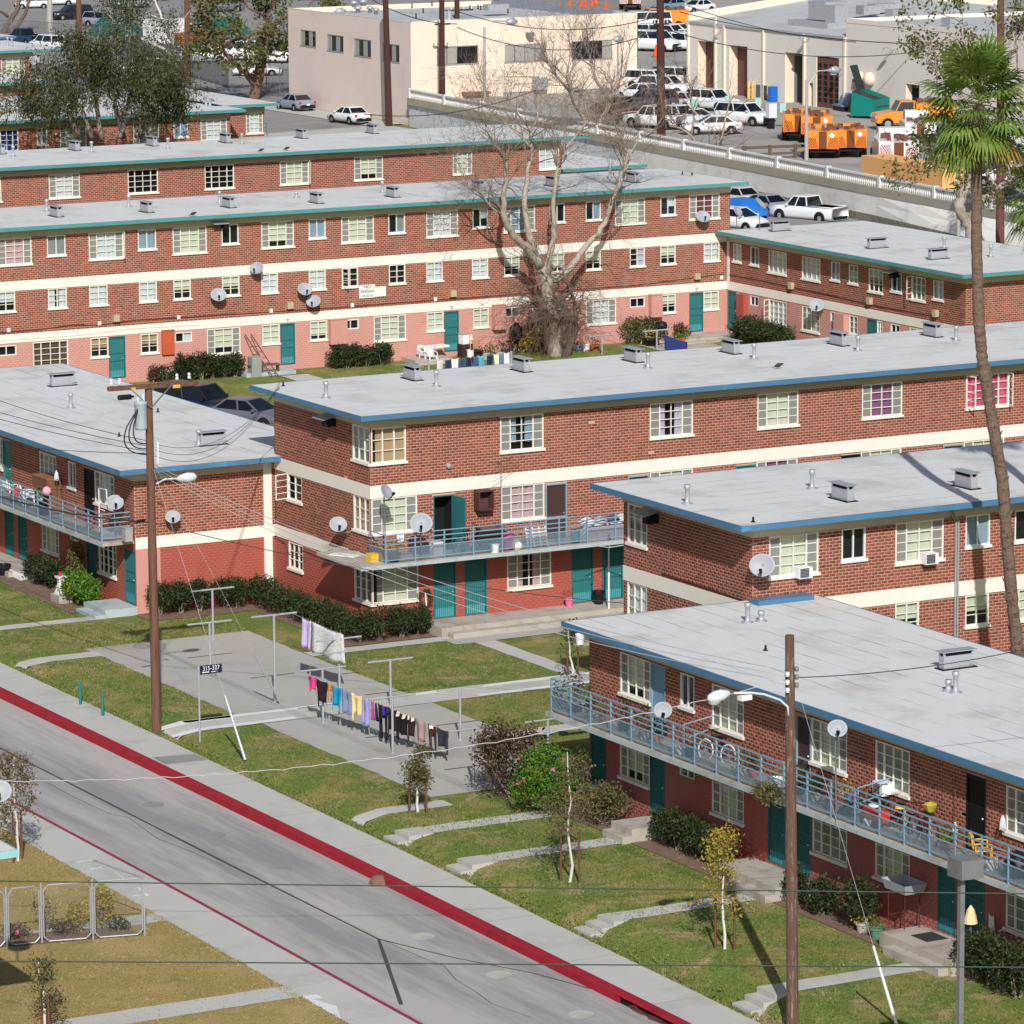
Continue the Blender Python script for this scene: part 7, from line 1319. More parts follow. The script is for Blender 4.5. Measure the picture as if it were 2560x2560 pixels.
# ---------------------------------------------------------------- vehicles
CARP = {}
def paint(name, c): 
    if name not in CARP: CARP[name] = mat('paint_'+name, c, .28, .03, 2, spec=.6)
    return CARP[name]
M_lampr = mat('tail_lamp', (190, 30, 36), .3); M_lamph = mat('head_lamp', (226, 228, 230), .15, spec=.8); M_chrome = mat('wheel_rim', (190, 192, 196), .3, .05, 5, metal=.6); M_plate = mat('number_plate', (220, 222, 226), .5)
SPEC = {  # L, W, belt stations (x, halfw, ztop), greenhouse (x front base, x rear base, x front roof, x rear roof, zbelt, zroof, hw base, hw roof), wheels x
    'sedan': (((2.32, .70, .55), (2.22, .82, .68), (1.6, .88, .83), (.95, .89, .93), (-1.35, .89, .97), (-1.6, .88, .98), (-2.2, .84, .93), (-2.34, .72, .6)), (1.0, -1.65, .15, -1.0, .93, 1.43, .80, .60), (1.38, -1.38), .32),
    'hatch': (((2.05, .70, .58), (1.95, .80, .72), (1.5, .85, .9), (1.05, .86, .98), (-1.5, .86, 1.02), (-1.95, .82, 1.0), (-2.1, .72, .6)), (1.1, -2.0, .2, -1.45, .98, 1.5, .78, .60), (1.3, -1.3), .31),
    'suv': (((2.35, .76, .7), (2.25, .88, .92), (1.7, .93, 1.04), (1.05, .94, 1.1), (-2.0, .94, 1.12), (-2.3, .9, 1.08), (-2.38, .8, .6)), (1.1, -2.3, .45, -2.0, 1.1, 1.74, .86, .68), (1.4, -1.4), .37),
    'pickup': (((2.65, .8, .72), (2.55, .9, .95), (1.9, .94, 1.05), (1.2, .95, 1.08), (-.5, .95, 1.1), (-2.6, .94, 1.1), (-2.7, .9, 1.05)), (1.25, -.55, .65, -.35, 1.08, 1.75, .86, .7), (1.7, -1.65), .38),
    'van': (((2.75, .82, .8), (2.65, .95, 1.05), (2.1, .98, 1.2), (1.7, .99, 1.3), (-2.5, .99, 1.35), (-2.7, .95, 1.3)), (1.75, -2.65, 1.1, -2.5, 1.3, 2.0, .94, .82), (1.75, -1.6), .37)}
_carm = {}
def car(kind, label, pos, hd, pname, pc, cat=None, group=None, roofc=None, name=None):
    st, gh, wx, wr = SPEC[kind]; P = paint(pname, pc); t = thing(name or {'suv': 'parked_suv', 'pickup': 'pickup_truck', 'van': 'parked_van'}.get(kind, 'parked_car'), label, cat or {'suv': 'suv', 'pickup': 'pickup truck', 'van': 'van'}.get(kind, 'car'), tuple(pos), hd, group)
    if kind not in _carm:
        d = {}; V = []; k = 10; z0 = .26
        for x, w_, zt in st:
            for y, z in ((-w_*.9, z0), (-w_, z0+.2), (-w_*1.0, (z0+zt)/2+.08), (-w_*.95, zt-.05), (-w_*.8, zt), (w_*.8, zt), (w_*.95, zt-.05), (w_, (z0+zt)/2+.08), (w_, z0+.2), (w_*.9, z0)): V.append((x, y, z))
        n = len(st); Fs = [(i*k+j, i*k+(j+1) % k, (i+1)*k+(j+1) % k, (i+1)*k+j) for i in range(n-1) for j in range(k)]+[tuple(range(k)), tuple((n-1)*k+j for j in reversed(range(k)))]
        b = MB().add(V, Fs)
        for x in wx:
            for s_ in (-1, 1): b.add([(x+math.cos(a)*(wr+.07), s_*(max(w_ for _, w_, _ in st)+.004), wr+math.sin(a)*(wr+.07)) for a in np.linspace(-.25, math.pi+.25, 12)], [tuple(range(12)) if s_ < 0 else tuple(range(11, -1, -1))], 1)
        if kind == 'pickup': b.bx(-2.6, -.62, -.8, .8, 1.095, 1.1, 1).bx(-2.62, -.6, -.94, -.8, 1.09, 1.14).bx(-2.62, -.6, .8, .94, 1.09, 1.14).bx(-2.68, -2.6, -.9, .9, 1.05, 1.14)
        d['body'] = b
        fb, rb, fr, rr, zb, zr, hb, hr = gh
        rf = MB(); q = .05
        rf.add([(fr, -hr, zr), (rr, -hr, zr), (rr, hr, zr), (fr, hr, zr), (fr+.05, -hr-.04, zr-.06), (rr-.06, -hr-.04, zr-.06), (rr-.06, hr+.04, zr-.06), (fr+.05, hr+.04, zr-.06)], [(0, 3, 2, 1), (0, 1, 5, 4), (1, 2, 6, 5), (2, 3, 7, 6), (3, 0, 4, 7)])
        for s_ in (-1, 1):
            for xb, xr in ((fb, fr), (rb, rr)): rf.tube([(xb, s_*hb, zb-.02), (xr, s_*hr, zr-.03)], .045, 4)
            for u in ((.45,) if kind != 'van' else (.35, .65)): rf.tube([(fb+(rb-fb)*u, s_*(hb+.005), zb-.02), (fr+(rr-fr)*u, s_*(hr+.02), zr-.03)], .045, 4)
        d['roof'] = rf; e = .02
        d['windscreen'] = MB().add([(fb, -hb+.04, zb), (fb, hb-.04, zb), (fr+e, hr-.02, zr-.04), (fr+e, -hr+.02, zr-.04)], [(0, 1, 2, 3)])
        d['rear_window'] = MB().add([(rb, hb-.04, zb), (rb, -hb+.04, zb), (rr-e, -hr+.02, zr-.04), (rr-e, hr-.02, zr-.04)], [(0, 1, 2, 3)])
        d['side_window'] = MB().add([(rb, -hb, zb), (fb, -hb, zb), (fr, -hr-.02, zr-.05), (rr, -hr-.02, zr-.05)], [(0, 1, 2, 3)]); d['side_window2'] = MB().add([(fb, hb, zb), (rb, hb, zb), (rr, hr+.02, zr-.05), (fr, hr+.02, zr-.05)], [(0, 1, 2, 3)])
        d['cabin'] = MB().add([(fb-.1, -hb+.05, zb-.02), (rb+.1, -hb+.05, zb-.02), (rb+.1, hb-.05, zb-.02), (fb-.1, hb-.05, zb-.02)], [(0, 3, 2, 1)]).ob((.0 if kind != 'pickup' else .3, 0, zb+.1), (.15, hb*1.5, .3))
        wm = MB().lathe([(wr*.6, -.1), (wr*.95, -.11), (wr, -.07), (wr, .07), (wr*.95, .11), (wr*.6, .1)], 16); d['tyre'] = wm; d['rim'] = MB().lathe([(.03, .115), (wr*.2, .112), (wr*.55, .1), (wr*.62, .06), (wr*.62, -.06), (wr*.55, -.1), (.03, -.115)], 12)
        _carm[kind] = {q_: (m_.data(q_.rstrip('2'), [P, M_black] if q_ == 'body' else {'roof': P, 'cabin': M_dark, 'tyre': M_rubber, 'rim': M_chrome}.get(q_, M_carglass), q_ in ('body', 'tyre'))) for q_, m_ in d.items()}
    D = _carm[kind]
    def add(q_, par, loc=None, rot=None):
        o = obj(q_.rstrip('2'), D[q_], par, loc, rot)
        if q_ in ('body', 'roof'): o.material_slots[0].link = 'OBJECT'; o.material_slots[0].material = paint(*roofc) if (roofc and q_ == 'roof') else P
        return o
    for q_ in ('body', 'roof', 'windscreen', 'rear_window', 'side_window', 'side_window2', 'cabin'): add(q_, t)
    W_ = max(w_ for _, w_, _ in st)
    for x in wx:
        for s_ in (-1, 1): w_ = add('tyre', t, (x, s_*(W_-.1), wr), (math.pi/2, 0, 0)); w_.name = 'wheel'; add('rim', w_)
    xf, xr = st[0][0], st[-1][0]
    for s_ in (-1, 1):
        MBc('headlight', lambda m: m.ob((0, 0, 0), (.12, .34, .16)), M_lamph, t, (xf-.13, s_*W_*.72, st[1][2]-.12)); MBc('taillight', lambda m: m.ob((0, 0, 0), (.1, .2, .22)), M_lampr, t, (xr+.1, s_*W_*.8, st[-2][2]-.16))
        MBc('mirror', lambda m: m.ob((0, 0, 0), (.12, .16, .11)), P, t, (gh[0]-.2, s_*(W_+.05), gh[4]+.06), pname)
    [setattr(MBc('bumper%s%d' % (kind, k), lambda m: m.bx(q-.05, q+.05, -W_*.8, W_*.8, .32, .5), M_black, t, (0, 0, 0)), 'name', 'bumper') for k, q in enumerate((xf, xr))]; MBc('number_plate', lambda m: m.ob((0, 0, 0), (.02, .32, .15)), M_plate, t, (xr-.04, 0, .62)); 
    return t
_mbc = {}
def MBc(name, fn, m, par, loc, key=''):
    k = name+m.name
    if k not in _mbc: b = MB(); fn(b); _mbc[k] = b.data(name, m)
    return obj(name, _mbc[k], par, loc)
WH, SV, NV, BK_, MR, TN, GR = (236, 238, 240), (150, 158, 170), (40, 52, 78), (30, 32, 40), (96, 36, 44), (128, 120, 108), (110, 114, 124)
R_ = math.radians; YZ, SZ = 2.6, .5
for kd, px, py, z, hd, pn, pc, lb in (
    ('sedan', 628, 1068, -.25, -62, 'grey', (104, 106, 116), 'grey sedan beside the corner of the centre block'), ('suv', 500, 1048, -.2, -62, 'darknavy', (30, 36, 54), 'dark navy suv with roof rack behind the left roof'),
    ('sedan', 1905, 536, .3, 101, 'silverblue', (146, 154, 168), 'silver sedan parked nose to the grey block wall'), ('pickup', 2020, 553, .3, 110, 'white', WH, 'white extended cab pickup behind the right wing roof'), ('sedan', 1838, 517, .3, 100, 'pale', (206, 200, 196), 'pale sedan with red tail lights at the end of the long block'), ('hatch', 1845, 575, .3, -70, 'white', WH, 'white hatchback low behind the right wing roof edge'),
    ('sedan', 738, 275, SZ+.06, 92, 'silverblue', (146, 154, 168), 'silver sedan at the kerb beside the beige wall'), ('sedan', 873, 308, SZ+.06, 95, 'white', WH, 'white sedan parked on the street by the wooden pole'),
    ('suv', 180, 50, SZ, 175, 'black', BK_, 'black suv in the top left lot'), ('suv', 258, 68, SZ, -62, 'silverblue', (146, 154, 168), 'silver blue suv facing the camera in the top left lot'), ('hatch', 80, 22, SZ, 165, 'white', WH, 'white hatchback behind the black suv'), ('sedan', 140, 14, SZ, 165, 'white', WH, 'white car at the top edge behind the grey post'),
    ('pickup', 62, 112, SZ, 100, 'blue', (46, 62, 92), 'dark blue crew cab pickup behind the far left roofs'), ('suv', 118, 128, SZ, 98, 'white', WH, 'white suv seen from behind next to the dark blue pickup'), ('sedan', 462, 76, SZ, 150, 'tan', TN, 'tan sedan behind the stacked pallets'), ('sedan', 520, 80, SZ, 160, 'black', BK_, 'black car beside the tan sedan'), ('pickup', 505, 158, SZ, -20, 'white', WH, 'white crew cab pickup behind the privacy fence'), ('van', 612, 152, SZ, -25, 'white', WH, 'large white van beside the beige building'), ('van', 690, 158, SZ, -40, 'white', WH, 'white truck cab at the beige wall behind the leafy sycamore'), ('suv', 352, 190, SZ, 150, 'white', WH, 'white suv half hidden by the dark leafy tree'), ('sedan', 398, 196, SZ, 150, 'navy', NV, 'dark blue car beside the white trunked tree'),
    ('suv', 1712, 218, YZ, -58, 'white', WH, 'white suv parked highest in the yard row'), ('suv', 1665, 240, YZ, -55, 'white', WH, 'white suv left of the highest yard suv'), ('suv', 1780, 276, YZ, -72, 'white', WH, 'white suv facing the camera behind the slender tree'), ('suv', 1862, 312, YZ, -68, 'white', WH, 'white suv nearest the orange trucks'), ('sedan', 1705, 272, YZ, 100, 'white', WH, 'white sedan seen from behind in the yard'), ('sedan', 1740, 318, YZ, -70, 'white', WH, 'white sedan with dark bumper by the green sign'), ('pickup', 1690, 318, YZ, -75, 'white', WH, 'white pickup with red striped hood by the balustrade'), ('suv', 1625, 275, YZ, 110, 'dark', (70, 72, 80), 'dark suv left of the tall pole in the yard'), ('sedan', 1545, 285, YZ, 110, 'darkred', (76, 30, 36), 'dark red sedan with bright tail lights before the cream building'), ('sedan', 1605, 300, YZ, 160, 'maroon', MR, 'maroon car low behind the balustrade'),
    ('pickup', 1612, 110, YZ, -60, 'white', WH, 'white pickup in the far row beside the cream building'), ('van', 1660, 112, YZ, -60, 'white', WH, 'white van in the far row behind the tall pole'), ('pickup', 1690, 125, YZ, -60, 'white', WH, 'white pickup in front of the far row'), ('pickup', 1715, 118, YZ, -60, 'white', WH, 'white pickup at the corner of the warehouse'), ('sedan', 1742, 32, YZ, -165, 'white', WH, 'white sedan in the street beyond the warehouse'), ('sedan', 1675, 28, YZ, -165, 'teal', (120, 150, 166), 'pale blue sedan in the street beyond the yard'),
    ('sedan', 1600, 250, YZ, 115, 'white', WH, 'white sedan at the corner of the cream building'), ('suv', 1630, 225, YZ, -60, 'white', WH, 'white suv just right of the cream building'), ('sedan', 1668, 205, YZ, -60, 'silver', SV, 'silver sedan above the white suvs in the yard'), ('pickup', 1640, 320, YZ, 110, 'white', WH, 'white pickup just left of the tall dark pole'), ('sedan', 1778, 335, YZ, 160, 'white', WH, 'white sedan low behind the balustrade by the slender tree'), ('van', 1630, 128, YZ, -62, 'white', WH, 'white van at the wall end of the far row'), ('suv', 1735, 128, YZ, -60, 'white', WH, 'white suv nearest the warehouse in the far row'), ('pickup', 1650, 92, YZ, -62, 'white', WH, 'white pickup in the second far row'), ('sedan', 1700, 95, YZ, -62, 'white', WH, 'white sedan in the second far row'), ('van', 1610, 78, YZ, 170, 'white', WH, 'white van beside the orange truck of the far row'), ('pickup', 2450, 372, YZ, 115, 'white', WH, 'white pickup between the pale trunk and the warehouse'), ('van', 2535, 380, YZ, 100, 'white', WH, 'white van at the right border behind the palm'), ('sedan', 2480, 520, YZ, 120, 'dark', (70, 72, 80), 'dark sedan close behind the balustrade at right'), ('sedan', 645, 190, SZ, -30, 'white', WH, 'white car at the gate beside the beige wall'), ('suv', 560, 30, SZ, 170, 'grey', (104, 106, 116), 'grey suv along the top edge behind the leafy sycamore'), ('sedan', 330, 20, SZ, 170, 'silver', SV, 'silver car along the top edge above the leafy tree'),
    ('pickup', 2505, 420, YZ, 120, 'white', WH, 'white pickup behind the brown pole at right'), ('sedan', 2520, 465, YZ, 120, 'white', WH, 'white sedan under the palm fronds at right'), ('suv', 2470, 430, YZ, 120, 'dark', (70, 72, 80), 'dark suv between the pale trunk and the brown pole')):
    p = PZ(px, py, z); car(kd, lb, p, R_(hd), pn, pc, group='parked vehicles' if z > 2 else None)
p = PZ(1850, 548, .3); t = thing('covered_car', 'small car under a bright blue tarpaulin behind the long block', 'car', tuple(p), R_(100)); V = []
for x, w_, zt in ((2.1, .5, .4), (1.9, .9, .8), (.8, .95, 1.0), (.3, .85, 1.45), (-1., .85, 1.45), (-1.8, .95, 1.0), (-2.1, .6, .4)):
    for y, z in ((-w_*1.05, .15), (-w_, zt*.7), (-w_*.7, zt), (w_*.7, zt), (w_, zt*.7), (w_*1.05, .15)): V.append((x, y+RN.uniform(-.04, .04), z+RN.uniform(-.03, .03)))
MB().add(V, [(i*6+j, i*6+j+1, i*6+j+7, i*6+j+6) for i in range(6) for j in range(5)]).build('tarpaulin', mat('tarp_blue', (40, 120, 210), .45, .1), t)
# roof rack on the navy suv is part of it
# ---------------------------------------------------------------- retaining wall, yard, far buildings
W0 = PZ(1026, 244, 2.9); W1 = PZ(2640, 552, 2.9); wd = (W1-W0); WL = math.hypot(wd[0], wd[1]); wd = wd/WL; wn = np.array((wd[1], -wd[0], 0.)); wn = -wn if wn[0] > 0 else wn   # wn points down-slope, to the left
M_yard = mat('yard_asphalt', (172, 169, 163), .95, .07, .3, c2=(148, 146, 142), cv=.5, c2s=.12, bump=.1)
yp = [(W0[0]+.2, W0[1]), (W1[0]+.2, W1[1]), (W1[0]+60, W1[1]-40), (500, 120), (900, 900), tuple(PZ(1560, -100, YZ)[:2]), tuple(PZ(1570, 30, YZ)[:2]), (194.7, 352), (194.7, 330.2), (172.9, 330.2)]
structure(MB().add([(x, y, YZ) for x, y in yp], [tuple(range(len(yp)))]).build('yard', M_yard))
M_stone = mat('balustrade_stone', (232, 232, 228), .85, .08, 3, c2=(236, 240, 242), cv=.56, c2s=.4); M_shot = mat('sprayed_concrete', (246, 245, 238), .95, .06, 1.2, c2=(226, 224, 214), cv=.5, c2s=.6, bump=.3, bs=5); M_block = mat('split_face_block', (138, 136, 124), .95, .14, 2.5, bump=.6, bs=9); M_mural = mat('mural_wall', (220, 224, 226), .9, .06, 1.5, c2=(150, 160, 182), cv=.52, c2s=1.6, stretch=(1, 1, 1.6)); M_beam = mat('beam_concrete', (176, 172, 154), .9, .1, 1.2, bump=.15)
rw = thing('retaining_wall', 'long pale retaining wall with white balustrade between the yard and the housing', 'retaining wall', tuple(W0-np.array((0, 0, 2.4)))); LW = -(W0-np.array((0, 0, 2.4)))
def wp(s_, o_, z): return tuple(W0+wd*s_+wn*o_+np.array((0, 0, z-2.9))+LW)
def slab(s0, s1, o0, o1, z0, z1): 
    A = [wp(s0, o0, z0), wp(s1, o0, z0), wp(s1, o1, z0), wp(s0, o1, z0), wp(s0, o0, z1), wp(s1, o0, z1), wp(s1, o1, z1), wp(s0, o1, z1)]; return A, [(0, 3, 2, 1), (4, 5, 6, 7), (0, 1, 5, 4), (1, 2, 6, 5), (2, 3, 7, 6), (3, 0, 4, 7)]
MB().add(*slab(0, WL, -.25, .3, 2.35, 2.9)).build('beam', M_beam, rw); MB().add(*slab(0, WL, -.12, .14, 3.5, 3.62)).build('rail', M_stone, rw)
bl = MB()
for i in range(int(WL/.29)):
    s_ = .2+i*.29; c = wp(s_, .0, 2.9); bl.lathe([(.05, 0), (.085, .2), (.045, .42), (.075, .6)], 5, c, cap=False)
o = bl.build('baluster', M_stone, rw); o['kind'] = 'stuff'
for i in range(int(WL/7.5)+1): MB().add(*slab(i*7.5-.16, i*7.5+.16, -.16, .18, 2.9, 3.68)).build('pier', M_stone, rw)
sM = 42.0
MB().add(*slab(0, sM, .02, .12, -.2, 2.35)).build('mural_panel', M_mural, rw)
e0, e1 = PZ(1862, 461, 1.0), PZ(2390, 588, 1.0)
def pr(p): d = p-W0; return d[:2]@wd[:2], d[:2]@wn[:2]
(s0, o0), (s1, o1) = pr(e0), pr(e1); oo = lambda s_: max(.2, o0+(o1-o0)*(s_-s0)/(s1-s0))
sm = np.linspace(sM, WL, 12); V = []
for s_ in sm: V += [wp(s_, .25, 2.36), wp(s_, (oo(s_)+.25)/2, 1.7), wp(s_, oo(s_), 1.0)]
MB().add(V, [(3*i+j, 3*i+j+1, 3*i+j+4, 3*i+j+3) for i in range(11) for j in range(2)]).build('sprayed_bank', M_shot, rw)
hb = .2; ncr = 0
for zc in np.arange(.05, 1.24, .2):
    for k, s_ in enumerate(np.arange(sM+2+(.2 if int(round(zc*5)) % 2 else 0), WL-8, .4)): pass
blk = MB()
for ir, zc in enumerate(np.arange(.05, .95, .2)):
    for s_ in np.arange(sM+4+(.2 if ir % 2 else 0), WL-4, .4):
        a = oo(s_); j = RN.uniform(0, .03); A = [wp(s_, a, zc), wp(s_+.385, oo(s_+.385), zc), wp(s_+.385, oo(s_+.385), zc+.185), wp(s_, a, zc+.185), wp(s_, a+.05+j, zc), wp(s_+.385, oo(s_+.385)+.05+j, zc), wp(s_+.385, oo(s_+.385)+.05+j, zc+.185), wp(s_, a+.05+j, zc+.185)]
        blk.add(A, [(4, 5, 6, 7), (0, 1, 5, 4), (1, 2, 6, 5), (2, 3, 7, 6), (3, 0, 4, 7)])
o = blk.build('block', M_block, rw); o['kind'] = 'stuff'; V = []
for s_ in sm: V += [wp(s_, oo(s_)-.01, -.3), wp(s_, oo(s_)-.01, 1.0)]
MB().add(V, [(2*i, 2*i+2, 2*i+3, 2*i+1) for i in range(11)]).build('block_backing', M_mortar if False else M_beam, rw)
# cream building
M_cb = mat('cream_block_paint', (246, 226, 206), .85, .04, .8, c2=(238, 212, 190), cv=.56, c2s=.4, bump=.1); M_cbs = mat('cream_block_shaded_side', (234, 218, 208), .85, .05, .8, c2=(222, 204, 194), cv=.54, c2s=.4, bump=.1); M_brd = mat('boarded_grey', (166, 164, 158), .8, .08, 2, stretch=(6, 6, .3)); M_rg = mat('grey_sheet_roof', (196, 198, 198), .8, .05, .6, c2=(180, 182, 182), cv=.5, c2s=.2)  # M_cbs: the cream paint darkened in colour for the less lit left wall
CB = Building('industrial_building', 'two storey cream block building with boarded windows behind the bare tree', 'building', 172.85, 194.67, 330, 353, SZ, None)
f = Facade(CB, 'x', 330, 172.85, 194.67); fl = Facade(CB, 'y', 172.85, 330, 353)
def cwin(f, a, c, pa, pb, part=None, dark=False):
    p0 = (PY(a, pa, f.p) if f.axis == 'x' else PX(a, pa, f.p)); p1 = (PY(c, pb, f.p) if f.axis == 'x' else PX(c, pb, f.p)); s0, s1 = (p0[0], p1[0]) if f.axis == 'x' else (-p0[1], -p1[1]); z1, z0 = p0[2]-f.b.zo, p1[2]-f.b.zo
    if z0 > z1: z0, z1 = z1, z0
    f.hole(s0, s1, z0, z1); n = 4; mb = MB(); w_ = s1-s0
    W = MB().bx(-.04, w_+.04, -.04, .02, -.1, 0).bx(0, .07, 0, .1, 0, z1-z0).bx(w_-.07, w_, 0, .1, 0, z1-z0).bx(0, w_, 0, .1, z1-z0-.07, z1-z0).build('window', M_brd, f.b.E, f.rel(s0, 0, z0), f.rot)
    for i in range(n):
        m = M_dark if (part and i in part) else M_brd  # open sections get a dark sheet standing for the unlit inside
        if dark: m = M_carglass if i % 2 else M_brd
        MB().bx(w_*i/n+.03, w_*(i+1)/n-.03, .05, .08, .02, z1-z0-.03).build('board', m, W)
    MB().bx(0, w_, .35, .37, 0, z1-z0).build('backing', M_dark, W)
cwin(f, 1091.7, 1196, 117, 157, (2, 3)); cwin(f, 1261.7, 1364, 112, 151); cwin(f, 1428.7, 1531, 103, 145, (0, 1, 2))
cwin(f, 1257, 1342, 231, 285, None); cwin(f, 1433, 1525, 224, 275, (0,))
for a, c, pa, pb in ((751, 790, 73, 117), (818, 859, 84.6, 130), (885.6, 928, 95, 143), (957, 999, 107, 156)): cwin(fl, a, c, pa, pb, None, True)
f.walls([(-.6, 8.55, M_cb)]); fl.walls([(-.6, 2.6, M_cbs), (2.6, 8.55, M_cbs)])
CB.part(MB().bx(194.6, 194.67, 330, 353, 0, 9.05).bx(172.85, 194.67, 352.9, 353, 0, 9.05), 'wall', M_cb); CB.part(MB().bx(172.9, 194.6, 330.05, 352.9, 8.5, 8.62), 'roof', M_rg); CB.part(MB().bx(172.83, 172.9, 329.98, 353, 9.05, 9.1).bx(172.83, 194.69, 329.98, 330.05, 9.05, 9.1), 'parapet_cap', M_cream)
CB.part(MB().bx(192.8, 193.2, 331, 352.5, 8.62, 9.3), 'duct', mat('duct_blue', (150, 158, 172), .6)); 
for px, py, r in ((885, 18, .35), (908, 15, .4), (895, 32, .35), (925, 32, .3), (940, 36, .3), (1240, 5, .4)): MB().lathe([(r*.6, 0), (r*.6, .3), (r, .32), (r*.9, .5), (.05, .6)], 12).build('roof_ventilator', M_galv, CB.E, tuple(PZ(px, py, 9.12)-CB.L), smooth=True)
for px, py in ((1030, 20), (1058, 32), (1040, 45), (1080, 15), (1175, 25), (1195, 23), (1202, 25), (1270, 33)): MB().lathe([(.12, 0), (.06, .1), (.06, .4)], 6).build('vent_stub', M_black, CB.E, tuple(PZ(px, py, 9.12)-CB.L))
MB().bx(-1, 1, -.5, .5, 0, .5).build('skylight', M_galv, CB.E, tuple(PZ(1240, 25, 9.12)-CB.L)); p = PY(1185, 233, 330); MB().bx(-1.2, 1.2, -.8, -.01, -.05, .15).build('door_canopy', mat('canopy_brown', (140, 90, 76)), CB.E, f.rel(p[0], 0, p[2]-SZ)); p = PY(1345, 208, 330); MB().bx(-.6, .6, -.6, -.01, -.5, .5).build('air_conditioner', M_galv, CB.E, f.rel(p[0], 0, p[2]-SZ)); MB().tube([(PY(1260, 190, 330)[0], 329.9, PY(1260, 190, 330)[2]), (PY(1345, 190, 330)[0], 329.9, PY(1345, 190, 330)[2]), (PY(1345, 208, 330)[0], 329.9, PY(1345, 208, 330)[2])], .04, 5).build('conduit', M_cb, CB.E, tuple(-CB.L))
p = PY(1320, 86, 330); MB().ob((0, -.35, 0), (.5, .6, .35), 0).build('floodlight', M_lampg, CB.E, f.rel(p[0], 0, p[2]-SZ))
# warehouse with big doors
XW = 197.6; yA, yBk, yC = sy(1720, XW, 6), sy(2114, XW, 6), sy(2700, XW, 6); zE = PX(2000, 82, XW)[2]-YZ; zE2 = PX(2114, 46, XW)[2]-YZ
M_wh = mat('warehouse_stucco', (234, 229, 220), .9, .04, .6, c2=(224, 217, 207), cv=.55, c2s=.3, bump=.1); M_whc = mat('warehouse_cream', (240, 226, 204), .85, .04, 1); M_brdoor = mat('brown_door', (112, 74, 62), .7, .1, 2)
WH_ = Building('warehouse', 'long pale warehouse with tall brown doors at the back of the yard', 'warehouse', XW, XW+26, yBk, yA, YZ, None); fw_ = Facade(WH_, 'y', XW, yBk, yA)
def wdoor(f, a, c, pa, pb, kind):
    p0, p1 = PX(a, pa, f.p), PX(c, pb, f.p); s0, s1 = -p0[1], -p1[1]; z1 = max(p0[2], p1[2])-f.b.zo if pa < pb else 0; z1 = p0[2]-f.b.zo; f.hole(s0, s1, 0, z1); w_ = s1-s0; mb = MB()
    mb.bx(0, .04, .0, .9, 0, z1).bx(w_-.04, w_, .0, .9, 0, z1).bx(0, w_, .0, .9, z1-.04, z1); D = mb.build('doorway', M_whc, f.b.E, f.rel(s0, 0, 0), f.rot)
    if kind == 'closed': MB().bx(.04, w_-.04, .8, .86, 0, z1-.04).build('door_panel', M_brdoor, D)
    elif kind == 'open': MB().bx(.04, w_-.04, 5, 5.1, 0, z1).bx(.0, .04, .9, 5, 0, z1).bx(w_-.04, w_, .9, 5, 0, z1).bx(0, w_, .9, 5, z1-.04, z1).build('interior', mat('interior_grey', (120, 120, 118)), D)
    elif kind == 'dark': MB().bx(.04, w_-.04, .6, .7, 0, z1).build('interior', M_dark, D)
    elif kind == 'grey': MB().bx(.04, w_-.04, .3, .36, 0, z1-.04).build('door_panel', mat('door_greyblue', (150, 158, 170)), D)
    elif kind == 'gate':
        for i in range(4):
            MB().bx(w_*i/4+.03, w_*(i+1)/4-.03, .1, .16, .0, z1-.1).build('gate_leaf', M_brdoor, D); g = MB()
            for k in range(7): g.bx(w_*i/4+.18, w_*(i+1)/4-.18, .09, .1, .4+k*(z1-.9)/7, .4+k*(z1-.9)/7+(z1-.9)/9)
            g.build('gate_panes', M_dark, D)
for a in ((1744, 1787, 100, 112, 'closed'), (1823, 1869, 111, 122, 'closed'), (1962, 2010, 129, 140, 'open'), (2021, 2033, 205, 212, 'closed'), (2040, 2098, 138, 148, 'gate')): wdoor(fw_, *a)
fw_.walls([(-.3, zE, M_wh)])
for px in (1722, 1790, 1812, 1910, 2012, 2113): s_ = fw_.s(px, 3); fw_.box('downpipe', s_-.12, s_+.12, -.14, -.002, 0, zE+(.6 if px == 1790 else 0), M_whc)
fw_.box('eave_trim', -yA, -yBk, -.12, -.002, zE-.12, zE+.06, M_galv)
rx = XW+16; WH_.part(MB().add([(XW-.1, yBk, YZ+zE+.05), (XW-.1, yA, YZ+zE+.05), (rx, yA, YZ+zE+1.9), (rx, yBk, YZ+zE+1.9), (XW+32, yA, YZ+zE+.05), (XW+32, yBk, YZ+zE+.05)], [(0, 3, 2, 1), (3, 5, 4, 2)]), 'roof', M_rg)
WH_.part(MB().add([(XW-.1, yA, YZ), (XW+32, yA, YZ), (XW+32, yA, YZ+zE+.7), (rx, yA, YZ+zE+2.4), (XW-.1, yA, YZ+zE+.7), (XW-.1, yA-.25, YZ), (XW+32, yA-.25, YZ), (XW+32, yA-.25, YZ+zE+.7), (rx, yA-.25, YZ+zE+2.4), (XW-.1, yA-.25, YZ+zE+.7)], [(0, 4, 3, 2, 1), (5, 6, 7, 8, 9), (3, 4, 9, 8), (2, 3, 8, 7), (4, 0, 5, 9)]), 'gable_wall', M_whc)
p = PX(2070, 80, XW+4); WH_.part(MB().ob((p[0], p[1], YZ+zE+1.6), (2.2, 2.6, 1.5)).ob((p[0]-.6, p[1]-2.0, YZ+zE+1.2), (1.0, 1.4, 1.9)).bx(p[0]-2, p[0]+1.5, p[1]-3, p[1]+3, YZ+zE+.3, YZ+zE+.75), 'roof_unit', M_galv)
W2 = Building('warehouse', 'taller painted block building right of the folding brown gate', 'warehouse', XW, XW+40, yC, yBk-.01, YZ, None); f2 = Facade(W2, 'y', XW, yC, yBk-.01)
